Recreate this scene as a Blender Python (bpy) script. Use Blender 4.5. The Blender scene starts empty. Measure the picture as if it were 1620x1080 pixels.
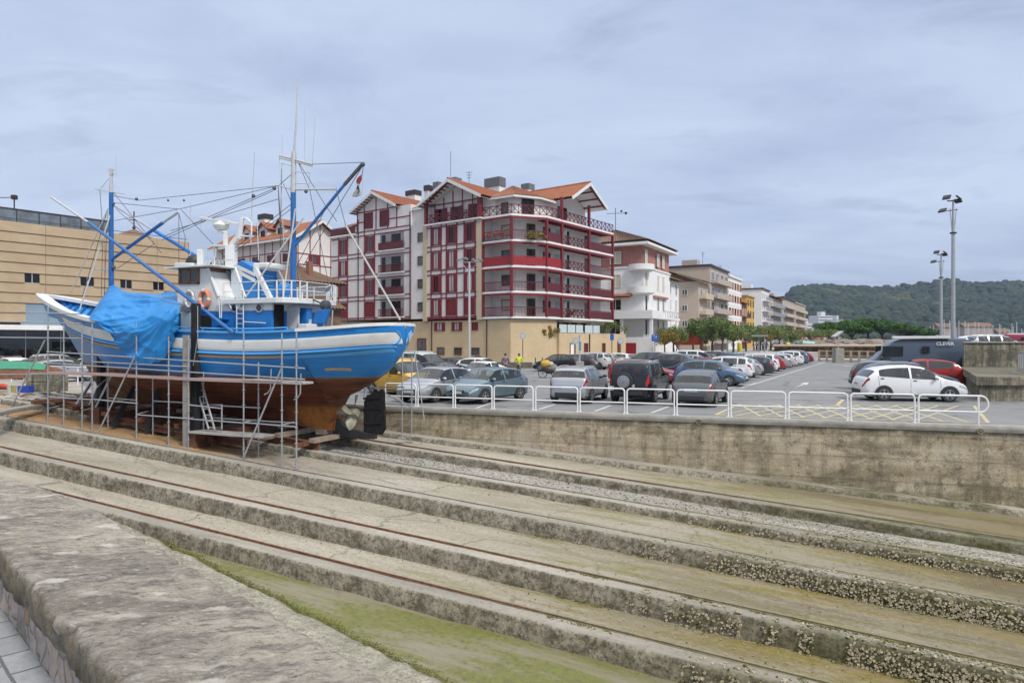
import bpy, math, random
from mathutils import Vector, Matrix, noise
R = math.radians
sin, cos, pi = math.sin, math.cos, math.pi
rnd = random.Random(7)
C = bpy.context.scene.collection
scene = bpy.context.scene
F, H = 1080.0, 2.7            # focal length in pixels of the 1620 px photograph, eye height over the car park

def px(x, y, d):              # point at distance d along the viewing axis
    return Vector(((x-810)/F*d, d, H+(540-y)/F*d))
def gx(x, y, z=0.0):          # point of a level plane
    d = (H-z)*F/(y-540)
    return px(x, y, d)
def fbm(x, y, z, o=4):
    return noise.fractal(Vector((x, y, z)), 1.0, 2.0, o)

# ------------------------------------------------------------------ mesh builder
OFF = {}
class MB:
    def __init__(s): s.v = []; s.f = []; s.m = []
    def add(s, pts, faces, m=0):
        b = len(s.v); s.v += [tuple(p) for p in pts]
        for f in faces: s.f.append([b+i for i in f]); s.m.append(m)
    def face(s, pts, m=0): s.add(pts, [list(range(len(pts)))], m)
    def box(s, x0, x1, y0, y1, z0, z1, fr=None, m=0):
        p = [(x0,y0,z0),(x1,y0,z0),(x1,y1,z0),(x0,y1,z0),(x0,y0,z1),(x1,y0,z1),(x1,y1,z1),(x0,y1,z1)]
        if fr: p = [fr(*q) for q in p]
        s.add(p, [(3,2,1,0),(4,5,6,7),(0,1,5,4),(1,2,6,5),(2,3,7,6),(3,0,4,7)], m)
    def bar(s, a, b, w, h, m=0, up=(0,0,1)):       # rectangular bar between two points
        a = Vector(a); b = Vector(b); d = (b-a).normalized(); u = Vector(up)
        if abs(d.dot(u)) > .97: u = Vector((1,0,0))
        x = d.cross(u).normalized()*w/2; y = x.cross(d).normalized()*h/2
        s.add([a-x-y,a+x-y,a+x+y,a-x+y,b-x-y,b+x-y,b+x+y,b-x+y], [(0,1,2,3),(7,6,5,4),(0,4,5,1),(1,5,6,2),(2,6,7,3),(3,7,4,0)], m)
    def tube(s, pts, r, n=8, m=0, cap=True):
        pts = [Vector(p) for p in pts]; k = len(pts)
        rs = list(r) if isinstance(r, (list, tuple)) else [r]*k
        b = len(s.v); ref = None
        for i, p in enumerate(pts):
            d = (pts[min(i+1,k-1)]-pts[max(i-1,0)])
            if d.length < 1e-9: d = Vector((0,0,1))
            d.normalize()
            if ref is None: ref = Vector((0,0,1)) if abs(d.z) < .9 else Vector((1,0,0))
            x = d.cross(ref)
            if x.length < 1e-4: x = d.cross(Vector((.3,.9,.2)))
            x.normalize(); y = x.cross(d); ref = y
            for j in range(n):
                t = 2*pi*j/n; q = p+(x*cos(t)+y*sin(t))*rs[i]; s.v.append(tuple(q))
        for i in range(k-1):
            for j in range(n):
                a = b+i*n+j; c = b+i*n+(j+1)%n
                s.f.append([a, c, c+n, a+n]); s.m.append(m)
        if cap:
            s.f.append([b+j for j in range(n)][::-1]); s.m.append(m)
            s.f.append([b+(k-1)*n+j for j in range(n)]); s.m.append(m)
    def lathe(s, prof, c=(0,0,0), ax=(0,0,1), n=16, m=0):
        c = Vector(c); z = Vector(ax).normalized(); x = z.orthogonal().normalized(); y = z.cross(x)
        b = len(s.v); k = len(prof)
        for r, h in prof:
            for j in range(n):
                t = 2*pi*j/n; s.v.append(tuple(c+z*h+(x*cos(t)+y*sin(t))*r))
        for i in range(k-1):
            for j in range(n):
                a = b+i*n+j; d = b+i*n+(j+1)%n
                s.f.append([a, d, d+n, a+n]); s.m.append(m)
        s.f.append([b+j for j in range(n)][::-1]); s.m.append(m)
        s.f.append([b+(k-1)*n+j for j in range(n)]); s.m.append(m)
    def ball(s, c, r, nu=10, nv=6, m=0, fr=None, jit=0, rg=None):
        r = r if isinstance(r, (tuple, list)) else (r, r, r); P = []
        for i in range(nv+1):
            a = pi*i/nv
            for j in range(nu):
                t = 2*pi*j/nu; k = 1+(rg.uniform(-jit, jit) if rg and 0 < i < nv else 0)
                q = (c[0]+r[0]*sin(a)*cos(t)*k, c[1]+r[1]*sin(a)*sin(t)*k, c[2]-r[2]*cos(a)*k)
                P.append(fr(*q) if fr else q)
        fs = []
        for i in range(nv):
            for j in range(nu):
                a = i*nu+j; d = i*nu+(j+1)%nu
                if i == 0: fs.append((a, d+nu, a+nu))
                elif i == nv-1: fs.append((a, d, a+nu))
                else: fs.append((a, d, d+nu, a+nu))
        s.add(P, fs, m)
    def grid(s, fn, nu, nv, m=0, flip=False):
        P = [fn(i/nu, j/nv) for i in range(nu+1) for j in range(nv+1)]
        fs = []
        for i in range(nu):
            for j in range(nv):
                a = i*(nv+1)+j; q = [a, a+nv+1, a+nv+2, a+1]
                fs.append(q[::-1] if flip else q)
        s.add(P, fs, m)
    def prism(s, poly, off, m=0):                  # planar polygon swept by a vector
        poly = [Vector(p) for p in poly]; off = Vector(off); n = len(poly)
        s.add(poly+[p+off for p in poly], [list(range(n))[::-1], list(range(n, 2*n))]+[(i, (i+1)%n, (i+1)%n+n, i+n) for i in range(n)], m)
    def build(s, name, mats, parent=None, smooth=None, bevel=0, fix=True, weld=False):
        me = bpy.data.meshes.new(name)
        o = Vector((0,0,0)); p = parent
        while p is not None:
            if p.name in OFF: o = OFF[p.name]; break
            p = p.parent
        base = Vector((0,0,0))
        if parent is None and s.v:
            xs = [q[0] for q in s.v]; ys = [q[1] for q in s.v]; zs = [q[2] for q in s.v]
            base = Vector(((min(xs)+max(xs))/2, (min(ys)+max(ys))/2, min(zs))); o = base
        me.from_pydata([(a-o.x, b-o.y, c-o.z) for a, b, c in s.v], [], s.f)
        mats = mats if isinstance(mats, (list, tuple)) else [mats]
        for q in mats: me.materials.append(q)
        if len(mats) > 1: me.polygons.foreach_set('material_index', s.m)
        if fix or weld:
            import bmesh
            bm = bmesh.new(); bm.from_mesh(me)
            if weld: bmesh.ops.remove_doubles(bm, verts=bm.verts, dist=1e-4)
            if fix: bmesh.ops.recalc_face_normals(bm, faces=bm.faces)
            bm.to_mesh(me); bm.free()
        if smooth is not None:
            me.polygons.foreach_set('use_smooth', [True]*len(me.polygons)); me.set_sharp_from_angle(angle=R(smooth))
        ob = bpy.data.objects.new(name, me); C.objects.link(ob)
        if parent is not None: ob.parent = parent
        else: ob.location = base
        if bevel:
            b = ob.modifiers.new('bevel', 'BEVEL'); b.width = bevel; b.segments = 2; b.limit_method = 'ANGLE'; b.angle_limit = R(40)
        return ob
def tag(o, label=None, cat=None, group=None, kind=None):
    if label: o['label'] = label
    if cat: o['category'] = cat
    if group: o['group'] = group
    if kind: o['kind'] = kind
    return o
def thing(name, label, cat, loc=(0,0,0), group=None, rz=0):
    o = bpy.data.objects.new(name, None); C.objects.link(o); o.location = loc; o.rotation_euler = (0,0,rz); o.empty_display_size = .3
    OFF[o.name] = Vector(loc) if rz == 0 else Vector((0,0,0))
    return tag(o, label, cat, group)
def part(mb, name, m, parent, **k):
    lab = k.pop('label', None); o = mb.build(name, m, parent, **k)
    if lab: o['label'] = lab
    return o
def copy_tree(o, parent=None):
    c = o.copy(); C.objects.link(c)
    if parent is not None: c.parent = parent
    for ch in list(o.children): copy_tree(ch, c)
    return c
def text_mesh(body, size, depth, fr, name, m, parent, align='CENTER', bold=0):   # lettering cut as real geometry
    cu = bpy.data.curves.new(name, 'FONT'); cu.body = body; cu.size = size; cu.extrude = depth; cu.align_x = align; cu.offset = bold
    t = bpy.data.objects.new(name, cu); C.objects.link(t)
    dg = bpy.context.evaluated_depsgraph_get(); me = bpy.data.meshes.new_from_object(t.evaluated_get(dg))
    mb = MB(); mb.add([fr(*v.co) for v in me.vertices], [list(p.vertices) for p in me.polygons])
    bpy.data.objects.remove(t); bpy.data.curves.remove(cu); bpy.data.meshes.remove(me)
    return mb.build(name, m, parent)

# ------------------------------------------------------------------ materials
class NG:
    def __init__(s, name):
        s.mat = bpy.data.materials.new(name); s.mat.use_nodes = True; s.t = s.mat.node_tree
        s.b = s.t.nodes['Principled BSDF']
    def n(s, ty, **k):
        q = s.t.nodes.new(ty)
        for a, b in k.items(): setattr(q, a, b)
        return q
    def put(s, sock, v):
        if isinstance(v, bpy.types.NodeSocket): s.t.links.new(v, sock)
        elif isinstance(v, (tuple, list)) and sock.type == 'RGBA': sock.default_value = (*v[:3], 1)
        else: sock.default_value = v
    def obj(s): return s.n('ShaderNodeTexCoord').outputs['Object']
    def pos(s): return s.n('ShaderNodeNewGeometry').outputs['Position']
    def vm(s, op, a, b):
        q = s.n('ShaderNodeVectorMath', operation=op); s.put(q.inputs[0], a); s.put(q.inputs[1], b)
        return q.outputs['Value' if op == 'DOT_PRODUCT' else 'Vector']
    def ma(s, op, a, b=0.0, clamp=False):
        q = s.n('ShaderNodeMath', operation=op, use_clamp=clamp); s.put(q.inputs[0], a); s.put(q.inputs[1], b); return q.outputs[0]
    def noise(s, v, sc=5., d=5., r=.6, dist=0.):
        q = s.n('ShaderNodeTexNoise'); s.put(q.inputs['Vector'], v); q.inputs['Scale'].default_value = sc; q.inputs['Detail'].default_value = d
        q.inputs['Roughness'].default_value = r; q.inputs['Distortion'].default_value = dist; return q.outputs['Fac']
    def voro(s, v, sc=5., feat='F1', out='Distance', rand=1.):
        q = s.n('ShaderNodeTexVoronoi', feature=feat); s.put(q.inputs['Vector'], v); q.inputs['Scale'].default_value = sc; q.inputs['Randomness'].default_value = rand
        return q.outputs[out]
    def rng(s, v, a, b, c=0., d=1.):
        q = s.n('ShaderNodeMapRange'); s.put(q.inputs[0], v)
        for i, x in enumerate((a, b, c, d)): q.inputs[i+1].default_value = x
        return q.outputs[0]
    def mix(s, f, a, b, blend='MIX'):
        q = s.n('ShaderNodeMix', data_type='RGBA', blend_type=blend); s.put(q.inputs[0], f); s.put(q.inputs[6], a); s.put(q.inputs[7], b); return q.outputs[2]
    def xyz(s, x=0., y=0., z=0.):
        q = s.n('ShaderNodeCombineXYZ')
        for i, a in enumerate((x, y, z)): s.put(q.inputs[i], a)
        return q.outputs[0]
    def sep(s, v):
        q = s.n('ShaderNodeSeparateXYZ'); s.put(q.inputs[0], v); return q.outputs
    def wave(s, v, sc, dist=0., dire='X', prof='SIN', dsc=1.):
        q = s.n('ShaderNodeTexWave', wave_type='BANDS', bands_direction=dire, wave_profile=prof); s.put(q.inputs['Vector'], v)
        q.inputs['Scale'].default_value = sc; q.inputs['Distortion'].default_value = dist; q.inputs['Detail Scale'].default_value = dsc; return q.outputs['Fac']
    def brick(s, v, c1, c2, mo, sc, ms=.02, bw=.5, rh=.25, off=.5):
        q = s.n('ShaderNodeTexBrick'); s.put(q.inputs['Vector'], v); s.put(q.inputs['Color1'], c1); s.put(q.inputs['Color2'], c2); s.put(q.inputs['Mortar'], mo)
        q.inputs['Scale'].default_value = sc; q.inputs['Mortar Size'].default_value = ms; q.inputs['Brick Width'].default_value = bw; q.inputs['Row Height'].default_value = rh; q.offset = off
        return q.outputs
    def bump(s, h, st=.3, dist=.02):
        q = s.n('ShaderNodeBump'); s.put(q.inputs['Height'], h); q.inputs['Strength'].default_value = st; q.inputs['Distance'].default_value = dist
        s.t.links.new(q.outputs[0], s.b.inputs['Normal'])
    def done(s, col, rough=.7, metal=0., spec=None):
        s.put(s.b.inputs['Base Color'], col); s.put(s.b.inputs['Roughness'], rough); s.put(s.b.inputs['Metallic'], metal)
        if spec is not None: s.b.inputs['Specular IOR Level'].default_value = spec
        return s.mat
def mul(c, k): return tuple(min(1, x*k) for x in c)
MC = {}
def M(name, c, c2=None, sc=3., rough=.6, metal=0., bump=0., var=.18, coat=0., spec=None, fine=40.):
    if name in MC: return MC[name]
    g = NG(name); v = g.obj()
    c2 = c2 or mul(c, 1-var*1.6)
    f = g.rng(g.noise(v, sc, 6, .65), .3, .72)
    col = g.mix(f, c, c2)
    f2 = g.noise(v, fine, 3, .6)
    col = g.mix(g.rng(f2, .35, .75, 0, .35), col, mul(c2, .75))
    if bump: g.bump(f2, bump, .01)
    if coat: g.b.inputs['Coat Weight'].default_value = coat; g.b.inputs['Coat Roughness'].default_value = .06
    g.put(g.b.inputs['Roughness'], g.rng(g.noise(v, sc*2.3, 4), .3, .7, max(.02, rough-.08), min(1, rough+.1)))
    g.put(g.b.inputs['Base Color'], col); g.b.inputs['Metallic'].default_value = metal
    if spec is not None: g.b.inputs['Specular IOR Level'].default_value = spec
    MC[name] = g.mat; return g.mat
def glassy(name, c, rough=.05, spec=.8):
    if name in MC: return MC[name]
    g = NG(name); v = g.obj()
    col = g.mix(g.rng(g.noise(v, 1.3, 3), .35, .7), c, mul(c, .5))
    g.b.inputs['Specular IOR Level'].default_value = spec
    MC[name] = g.done(col, rough); return g.mat

# ------------------------------------------------------------------ camera, light
cd = bpy.data.cameras.new('camera'); cam = bpy.data.objects.new('camera', cd); C.objects.link(cam)
cam.location = (0, 0, H); cam.rotation_euler = (R(90), 0, 0); cd.lens = 24; cd.sensor_width = 36; cd.clip_end = 8000; cd.clip_start = .1
scene.camera = cam
scene.view_settings.view_transform = 'Standard'; scene.view_settings.look = 'None'; scene.view_settings.exposure = 0.0; scene.view_settings.gamma = 1
SUN_EL, SUN_AZ = R(48), R(140)     # azimuth clockwise from +Y: behind the camera, to the right
sl = bpy.data.lights.new('sun', 'SUN'); sl.energy = 2.9; sl.angle = R(11); sl.color = (1, .96, .9)
so = bpy.data.objects.new('sun', sl); C.objects.link(so)
sd = Vector((sin(SUN_AZ)*cos(SUN_EL), cos(SUN_AZ)*cos(SUN_EL), sin(SUN_EL)))
so.rotation_euler = sd.to_track_quat('Z', 'Y').to_euler(); so.location = (20, -20, 60)
w = bpy.data.worlds.new('World'); scene.world = w; w.use_nodes = True
wt = w.node_tree; bg = wt.nodes['Background']; bg.inputs['Strength'].default_value = .1
g = NG.__new__(NG); g.t = wt
sky = g.n('ShaderNodeTexSky', sky_type='NISHITA', sun_disc=False, sun_elevation=SUN_EL, sun_rotation=SUN_AZ, air_density=1.2, dust_density=2.5)
dv = g.n('ShaderNodeTexCoord').outputs['Generated']; sx = g.sep(dv)
iz = g.ma('DIVIDE', 1.0, g.ma('ADD', g.ma('MAXIMUM', sx[2], 0.0), .16))
pl = g.xyz(g.ma('MULTIPLY', sx[0], iz), g.ma('MULTIPLY', sx[1], iz), 0.0)       # flat cloud deck seen in perspective
n1 = g.noise(g.vm('MULTIPLY', pl, (1.0, 1.5, 1)), .9, 7, .56, .35)
n2 = g.noise(g.vm('ADD', g.vm('MULTIPLY', pl, (.9, 1.5, 1)), (3.1, 1.7, 0)), 1.7, 7, .6, .5)
n3 = g.noise(g.vm('MULTIPLY', pl, (1.2, 4.5, 1)), .9, 5, .55, .2)
cl = g.mix(g.rng(n1, .35, .62), (5.0, 6.05, 8.3), (6.5, 7.5, 9.5))               # the layer itself: paler and bluer parts
n4 = g.noise(g.vm('ADD', g.vm('MULTIPLY', pl, (1.0, 1.3, 1)), (5.3, 2.2, 0)), .75, 8, .62, .6)
cl = g.mix(g.rng(n4, .52, .66, 0, .5), cl, (3.9, 4.8, 6.9))
cl = g.mix(g.rng(n2, .56, .76, 0, .6), cl, (3.3, 4.05, 5.8))                    # darker undersides of cloud
low = g.rng(sx[2], .03, .17, 1, 0)
cl = g.mix(g.ma('MULTIPLY', low, g.rng(n3, .40, .60, .15, .75)), cl, (3.5, 4.3, 6.1))
cl = g.mix(g.ma('MULTIPLY', g.rng(sx[2], .0, .1, 1, 0), g.rng(n3, .62, .72, 0, .45)), cl, (6.2, 6.9, 8.3))
up = g.rng(sx[2], .47, .85, 0, 1)
cl = g.mix(up, cl, (16.5, 16.8, 17.4))                                              # brighter overhead, out of frame
fin = g.mix(.9, sky.outputs[0], cl)
wt.links.new(fin, bg.inputs['Color'])

# ------------------------------------------------------------------ slipway frame
U = Vector((-.9126, .4089)); Nn = Vector((-.4089, -.9126)); P0 = Vector((6.10, 24.40)); PZ = -2.0; SL = .068
def SW(s, w, dz=0.0):
    q = P0+U*s+Nn*w; return Vector((q.x, q.y, min(PZ+SL*s, 0.0)+dz))
def SA(s, w, z):
    q = P0+U*s+Nn*w; return Vector((q.x, q.y, z))
def s_at(x, w):               # where along the slip the line w = const is seen at column x
    k = (x-810)/F; q = P0+Nn*w
    return (k*q.y-q.x)/(U.x-k*U.y)
def BP(x, y, w):              # point of the upright plane w = const seen at a pixel -> (s, w, z)
    s = s_at(x, w); q = P0+U*s+Nn*w
    return Vector((q.x, q.y, H+(540-y)/F*q.y))
# ------------------------------------------------------------------ ground materials
def sw_sockets(g):
    p = g.pos()
    s = g.ma('SUBTRACT', g.vm('DOT_PRODUCT', p, (U.x, U.y, 0)), P0.dot(U))
    w_ = g.ma('SUBTRACT', g.vm('DOT_PRODUCT', p, (Nn.x, Nn.y, 0)), P0.dot(Nn))
    return p, s, w_
def slip_mat(kind):
    g = NG('slip_'+kind); p, s, w_ = sw_sockets(g); z = g.sep(p)[2]
    sv = g.xyz(g.ma('MULTIPLY', s, .16), w_, g.ma('MULTIPLY', z, 1.0))       # stretched along the slip
    a = g.noise(sv, .9, 8, .66, .4); b = g.noise(p, 9, 6, .72); c = g.noise(p, 55, 3, .6); e = g.noise(g.vm('ADD', sv, (7, 3, 1)), 2.1, 7, .7, .3)
    low = g.rng(s, 9, -9, 0, 1)                                              # lower end lies under water at high tide
    if kind == 'floor':
        col = g.mix(g.rng(a, .3, .68), (.45, .405, .33), (.26, .23, .17))
        k2 = g.noise(p, 24, 7, .82)
        col = g.mix(g.rng(b, .48, .68, 0, .75), col, (.21, .19, .15))
        col = g.mix(g.rng(b, .27, .42, .6, 0), col, (.58, .54, .47))
        col = g.mix(g.rng(k2, .54, .68, 0, .7), col, (.14, .125, .095)); col = g.mix(g.rng(k2, .30, .42, .55, 0), col, (.62, .58, .51))
        crk = g.voro(g.vm('ADD', g.xyz(g.ma('MULTIPLY', s, .3), g.ma('MULTIPLY', w_, .55), 0.0), g.vm('MULTIPLY', g.xyz(a, b, 0.0), (.4, .4, 0))), 1.0, feat='DISTANCE_TO_EDGE'); col = g.mix(g.rng(crk, .012, .004, 0, .6), col, (.09, .08, .06))
        col = g.mix(g.ma('MULTIPLY', g.rng(low, .15, 1, 0, 1), .85), col, (.165, .132, .068))
        rust = g.ma('MULTIPLY', g.rng(s, 12, 15, 0, 1), g.ma('MULTIPLY', g.rng(w_, 5.7, 6.2, 0, 1), g.rng(w_, 8.0, 7.5, 0, 1)))
        col = g.mix(g.ma('MULTIPLY', rust, g.rng(e, .38, .6, .3, .9)), col, (.30, .165, .06))
        gr = None
        for w0, s0, s1 in ((8.2, 3, -5), (11.0, 3, -5), (5.95, -2, -8), (12.85, 12, 4)):
            k = g.ma('MULTIPLY', g.rng(w_, w0+.02, w0+1.15, 1, 0), g.ma('GREATER_THAN', w_, w0))
            k = g.ma('MULTIPLY', k, g.rng(s, s0, s1, 0, 1)); gr = k if gr is None else g.ma('ADD', gr, k)
        gr = g.ma('MULTIPLY', gr, g.rng(e, .36, .56, 0, .9), True)
        col = g.mix(gr, col, g.mix(g.rng(e, .42, .62), (.17, .15, .035), (.235, .125, .02)))
        grn = g.ma('MULTIPLY', g.rng(low, .08, .45), g.rng(e, .49, .61), True)
        col = g.mix(g.ma('MULTIPLY', grn, .8), col, g.mix(g.rng(b, .4, .6), (.20, .175, .04), (.13, .125, .03)))
        br = g.ma('MULTIPLY', g.rng(low, .45, .85), g.rng(g.ma('ADD', a, g.ma('MULTIPLY', b, .3)), .62, .74), True); col = g.mix(g.ma('MULTIPLY', br, .75), col, (.10, .075, .035))
        f0 = g.ma('MULTIPLY', g.rng(w_, 12.8, 12.95), 1.0)                   # the lowest strip is mossy all along
        moss = g.ma('MULTIPLY', f0, g.rng(g.ma('ADD', e, g.ma('MULTIPLY', b, .35)), .58, .72), True)
        dk = g.mix(g.rng(b, .35, .7), (.13, .12, .065), (.25, .225, .15))
        col = g.mix(g.ma('MULTIPLY', f0, .75), col, dk)
        col = g.mix(g.ma('MULTIPLY', moss, .85), col, g.mix(g.rng(b, .35, .65), (.17, .18, .028), (.085, .09, .02)))
        rough = g.rng(g.ma('ADD', a, g.ma('MULTIPLY', low, -.25)), .2, .55, .45, .9)
    elif kind == 'gravel':
        v1 = g.voro(p, 22, out='Color'); q = g.sep(v1)[0]
        col = g.mix(g.rng(q, .1, .9), (.46, .43, .38), (.15, .135, .11))
        col = g.mix(g.rng(a, .42, .65, 0, .6), col, (.26, .235, .18))
        col = g.mix(g.ma('MULTIPLY', g.rng(low, .35, 1), g.rng(e, .42, .6)), col, (.14, .13, .05))
        b = g.voro(p, 22); rough = .9
    else:                                                                    # sides and tops of the plinths
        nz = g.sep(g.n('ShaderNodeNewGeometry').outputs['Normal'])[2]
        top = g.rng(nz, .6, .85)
        d = g.noise(g.xyz(g.ma('MULTIPLY', s, .8), g.ma('MULTIPLY', w_, .8), g.ma('MULTIPLY', z, .8)), 3.2, 8, .75, .2)
        k2 = g.noise(p, 17, 7, .8)
        col = g.mix(g.rng(d, .44, .60), (.35, .31, .235), (.125, .108, .068))
        col = g.mix(g.ma('MULTIPLY', g.rng(b, .46, .58), g.rng(k2, .40, .58), True), col, (.055, .052, .036))
        col = g.mix(g.rng(k2, .53, .66, 0, .75), col, (.085, .08, .06))
        col = g.mix(g.rng(k2, .30, .43, .8, 0), col, (.48, .45, .38))
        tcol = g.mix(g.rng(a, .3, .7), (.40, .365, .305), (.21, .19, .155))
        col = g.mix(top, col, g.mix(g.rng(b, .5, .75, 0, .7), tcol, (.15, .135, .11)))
        col = g.mix(g.ma('MULTIPLY', g.rng(low, .5, .85), g.rng(e, .36, .55)), col, g.mix(g.rng(b, .4, .6), (.105, .10, .028), (.042, .04, .014)))
        rough = .85
    g.bump(g.ma('ADD', b, g.ma('MULTIPLY', c, .5)), .55, .03 if kind != 'gravel' else .05)
    return g.done(col, rough)
m_floor = slip_mat('floor'); m_plinth = slip_mat('plinth'); m_gravel = slip_mat('gravel')
def rail_mat(nm, c1, c2):
    g = NG(nm); p, s, w_ = sw_sockets(g); n = g.noise(p, 6, 6, .7); col = g.mix(g.rng(n, .35, .65), c1, c2); n2 = g.noise(p, 2.3, 5, .65)
    col = g.mix(g.ma('MULTIPLY', g.rng(g.ma('ADD', s, g.ma('MULTIPLY', n2, 7.0)), 7.5, 1.0), .9), col, g.mix(g.rng(n, .4, .6), (.26, .235, .14), (.18, .165, .095))); g.bump(n, .4, .01); return g.done(col, .85)
m_rail_rust = rail_mat('worn_rail', (.24, .115, .06), (.10, .055, .035)); m_rail_dark = rail_mat('dark_groove_rail', (.17, .15, .12), (.10, .09, .072))
m_rust = M('rusty_iron', (.23, .085, .035), (.09, .04, .022), 8, .85, .2, .4)

def quay_mat(name='quay_concrete', tint=(1,1,1), zlow=-2.9, streak=True):
    g = NG(name); p = g.pos(); q = g.sep(p); z = q[2]
    h = g.ma('ADD', q[0], g.ma('MULTIPLY', q[1], .35))
    st = g.noise(g.xyz(g.ma('MULTIPLY', h, 2.2), 0.0, g.ma('MULTIPLY', z, .22)), 1.6, 7, .7, .2)
    bd = g.noise(g.xyz(g.ma('MULTIPLY', h, .10), 3.0, g.ma('MULTIPLY', z, 1.6)), 1.5, 6, .65, .5)
    b = g.noise(p, 3.4, 8, .75); c = g.noise(p, 30, 5, .7)
    t = lambda c_: tuple(x*y for x, y in zip(c_, tint))
    col = g.mix(g.rng(bd, .34, .64), t((.64, .545, .385)), t((.34, .27, .165)))
    pt = g.noise(g.xyz(g.ma('MULTIPLY', h, .5), 1.0, g.ma('MULTIPLY', z, .9)), 1.3, 8, .72, .5)
    col = g.mix(g.rng(st, .47, .68, 0, .7), col, t((.19, .155, .10)))
    col = g.mix(g.rng(pt, .50, .62, 0, .75), col, t((.16, .13, .085)))
    col = g.mix(g.rng(b, .53, .66, 0, .85), col, t((.10, .082, .055)))
    col = g.mix(g.rng(b, .28, .42, .8, 0), col, t((.68, .61, .49)))
    col = g.mix(g.rng(c, .47, .68, 0, .75), col, t((.12, .10, .07)))
    col = g.mix(g.ma('MULTIPLY', g.rng(pt, .34, .44, 1, 0), g.rng(c, .40, .56)), col, t((.40, .36, .30)))
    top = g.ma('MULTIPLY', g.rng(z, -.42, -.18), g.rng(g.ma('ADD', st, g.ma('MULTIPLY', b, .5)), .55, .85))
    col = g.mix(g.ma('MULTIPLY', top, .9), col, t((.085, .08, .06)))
    gx_ = g.rng(z, zlow+1.3, zlow, 0, 1)
    col = g.mix(g.ma('MULTIPLY', gx_, g.rng(g.ma('ADD', g.ma('MULTIPLY', st, .6), g.ma('MULTIPLY', b, .5)), .42, .6)), col, g.mix(g.rng(c, .4, .6), (.13, .115, .03), (.06, .05, .02)))
    jt = g.wave(g.xyz(0.0, 0.0, g.ma('ADD', z, g.ma('MULTIPLY', b, .05))), .42, 0, 'Z')
    col = g.mix(g.rng(jt, .97, 1.0, 0, .35), col, (.09, .075, .05))
    g.bump(g.ma('ADD', g.ma('MULTIPLY', b, .7), c), .7, .03)
    return g.done(col, .9)
m_quay = quay_mat(); m_pier = quay_mat('pier_concrete', (.72, .76, .78), -6)
m_cope = M('grey_concrete', (.36, .34, .30), (.22, .205, .175), 2.5, .88, 0, .5, fine=25)

def asphalt():
    g = NG('asphalt'); p = g.pos()
    a = g.noise(p, .12, 6, .6); b = g.noise(p, .8, 6, .65); c = g.noise(p, 60, 3, .7)
    col = g.mix(g.rng(a, .3, .7), (.20, .20, .20), (.25, .247, .24))
    col = g.mix(g.rng(b, .5, .72, 0, .5), col, (.12, .12, .122))
    col = g.mix(g.rng(c, .4, .7, 0, .5), col, (.09, .09, .09))
    tk = g.noise(g.vm('MULTIPLY', p, (.25, 1.2, 1)), 1.1, 5, .6)
    col = g.mix(g.rng(tk, .56, .66, 0, .45), col, (.115, .113, .11))
    oil = g.noise(p, .55, 3, .5); oil2 = g.noise(p, 5, 5, .7); col = g.mix(g.ma('MULTIPLY', g.rng(oil, .60, .68), g.rng(oil2, .42, .56)), col, (.085, .083, .08))
    sm = g.voro(g.vm('ADD', g.vm('MULTIPLY', p, (.11, .11, 0)), g.vm('MULTIPLY', g.xyz(b, a, 0.0), (.25, .25, 0))), 1.0, feat='DISTANCE_TO_EDGE'); col = g.mix(g.rng(sm, .006, .003, 0, .7), col, (.06, .06, .062))
    pv_ = g.sep(g.voro(g.vm('MULTIPLY', p, (.07, .07, 0)), 1.0, out='Color'))[0]; col = g.mix(g.rng(pv_, .0, 1.0, .0, .28), col, (.12, .12, .122))
    g.bump(c, .25, .01); return g.done(col, .85)
m_asph = asphalt()
def land():
    g = NG('dusty_ground'); p = g.pos(); b = g.noise(p, .35, 7, .65); c = g.noise(p, 7, 6, .7)
    col = g.mix(g.rng(b, .35, .65), (.40, .36, .30), (.25, .23, .20)); col = g.mix(g.rng(c, .5, .75, 0, .6), col, (.14, .12, .095))
    g.bump(c, .4, .03); return g.done(col, .92)
m_land = land()
m_paint = M('white_road_paint', (.62, .62, .60), (.42, .42, .41), 3, .7); m_ypaint = M('yellow_road_paint', (.60, .50, .24), (.36, .31, .19), 3, .7)
m_pave = M('pale_paving', (.40, .385, .36), (.30, .29, .27), 1.2, .85, 0, .3, fine=14)
m_white = M('white_paint', (.80, .80, .79), (.70, .70, .69), 2, .42, var=.05)
m_galv = M('galvanised_steel', (.50, .51, .52), (.36, .37, .385), 6, .42, .55, 0)
m_dark = M('black_paint', (.02, .02, .022), (.035, .033, .032), 4, .5)
m_sand = M('rusty_sand', (.36, .22, .10), (.22, .13, .06), 3, .95, 0, .6)

# ------------------------------------------------------------------ the setting: ground, car park, slip floor
WL = [Vector(p) for p in ((60.0, 7.35), (16.0, 21.33), (6.10, 24.40), (-4.93, 28.17))]
WL += [SW(18, 1.0).to_2d(), SW(29.6, .8).to_2d()]
def wl_at(x):                 # point of the quay wall line seen at column x
    k = (x-810)/F
    for a, b in zip(WL, WL[1:]):
        d = b-a; t = (k*a.y-a.x)/(d.x-k*d.y)
        if -1e-6 <= t <= 1+1e-6 and (a+d*t).y > 0: return a+d*t, d.normalized()
mb = MB()
pl_ = [SW(29.6, 40).to_2d()]+list(reversed(WL))+[Vector((5000, 7.35)), Vector((5000, 6000)), Vector((-5000, 6000)), Vector((-5000, SW(29.6, 40).y))]
mb.face([(p.x, p.y, 0) for p in pl_])
tag(mb.build('ground', m_land), kind='structure')
mb = MB()
lot = [p for p in reversed(WL[1:4])]
lot = [Vector((p.x-.25*.31, p.y+.42)) for p in lot]
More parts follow.
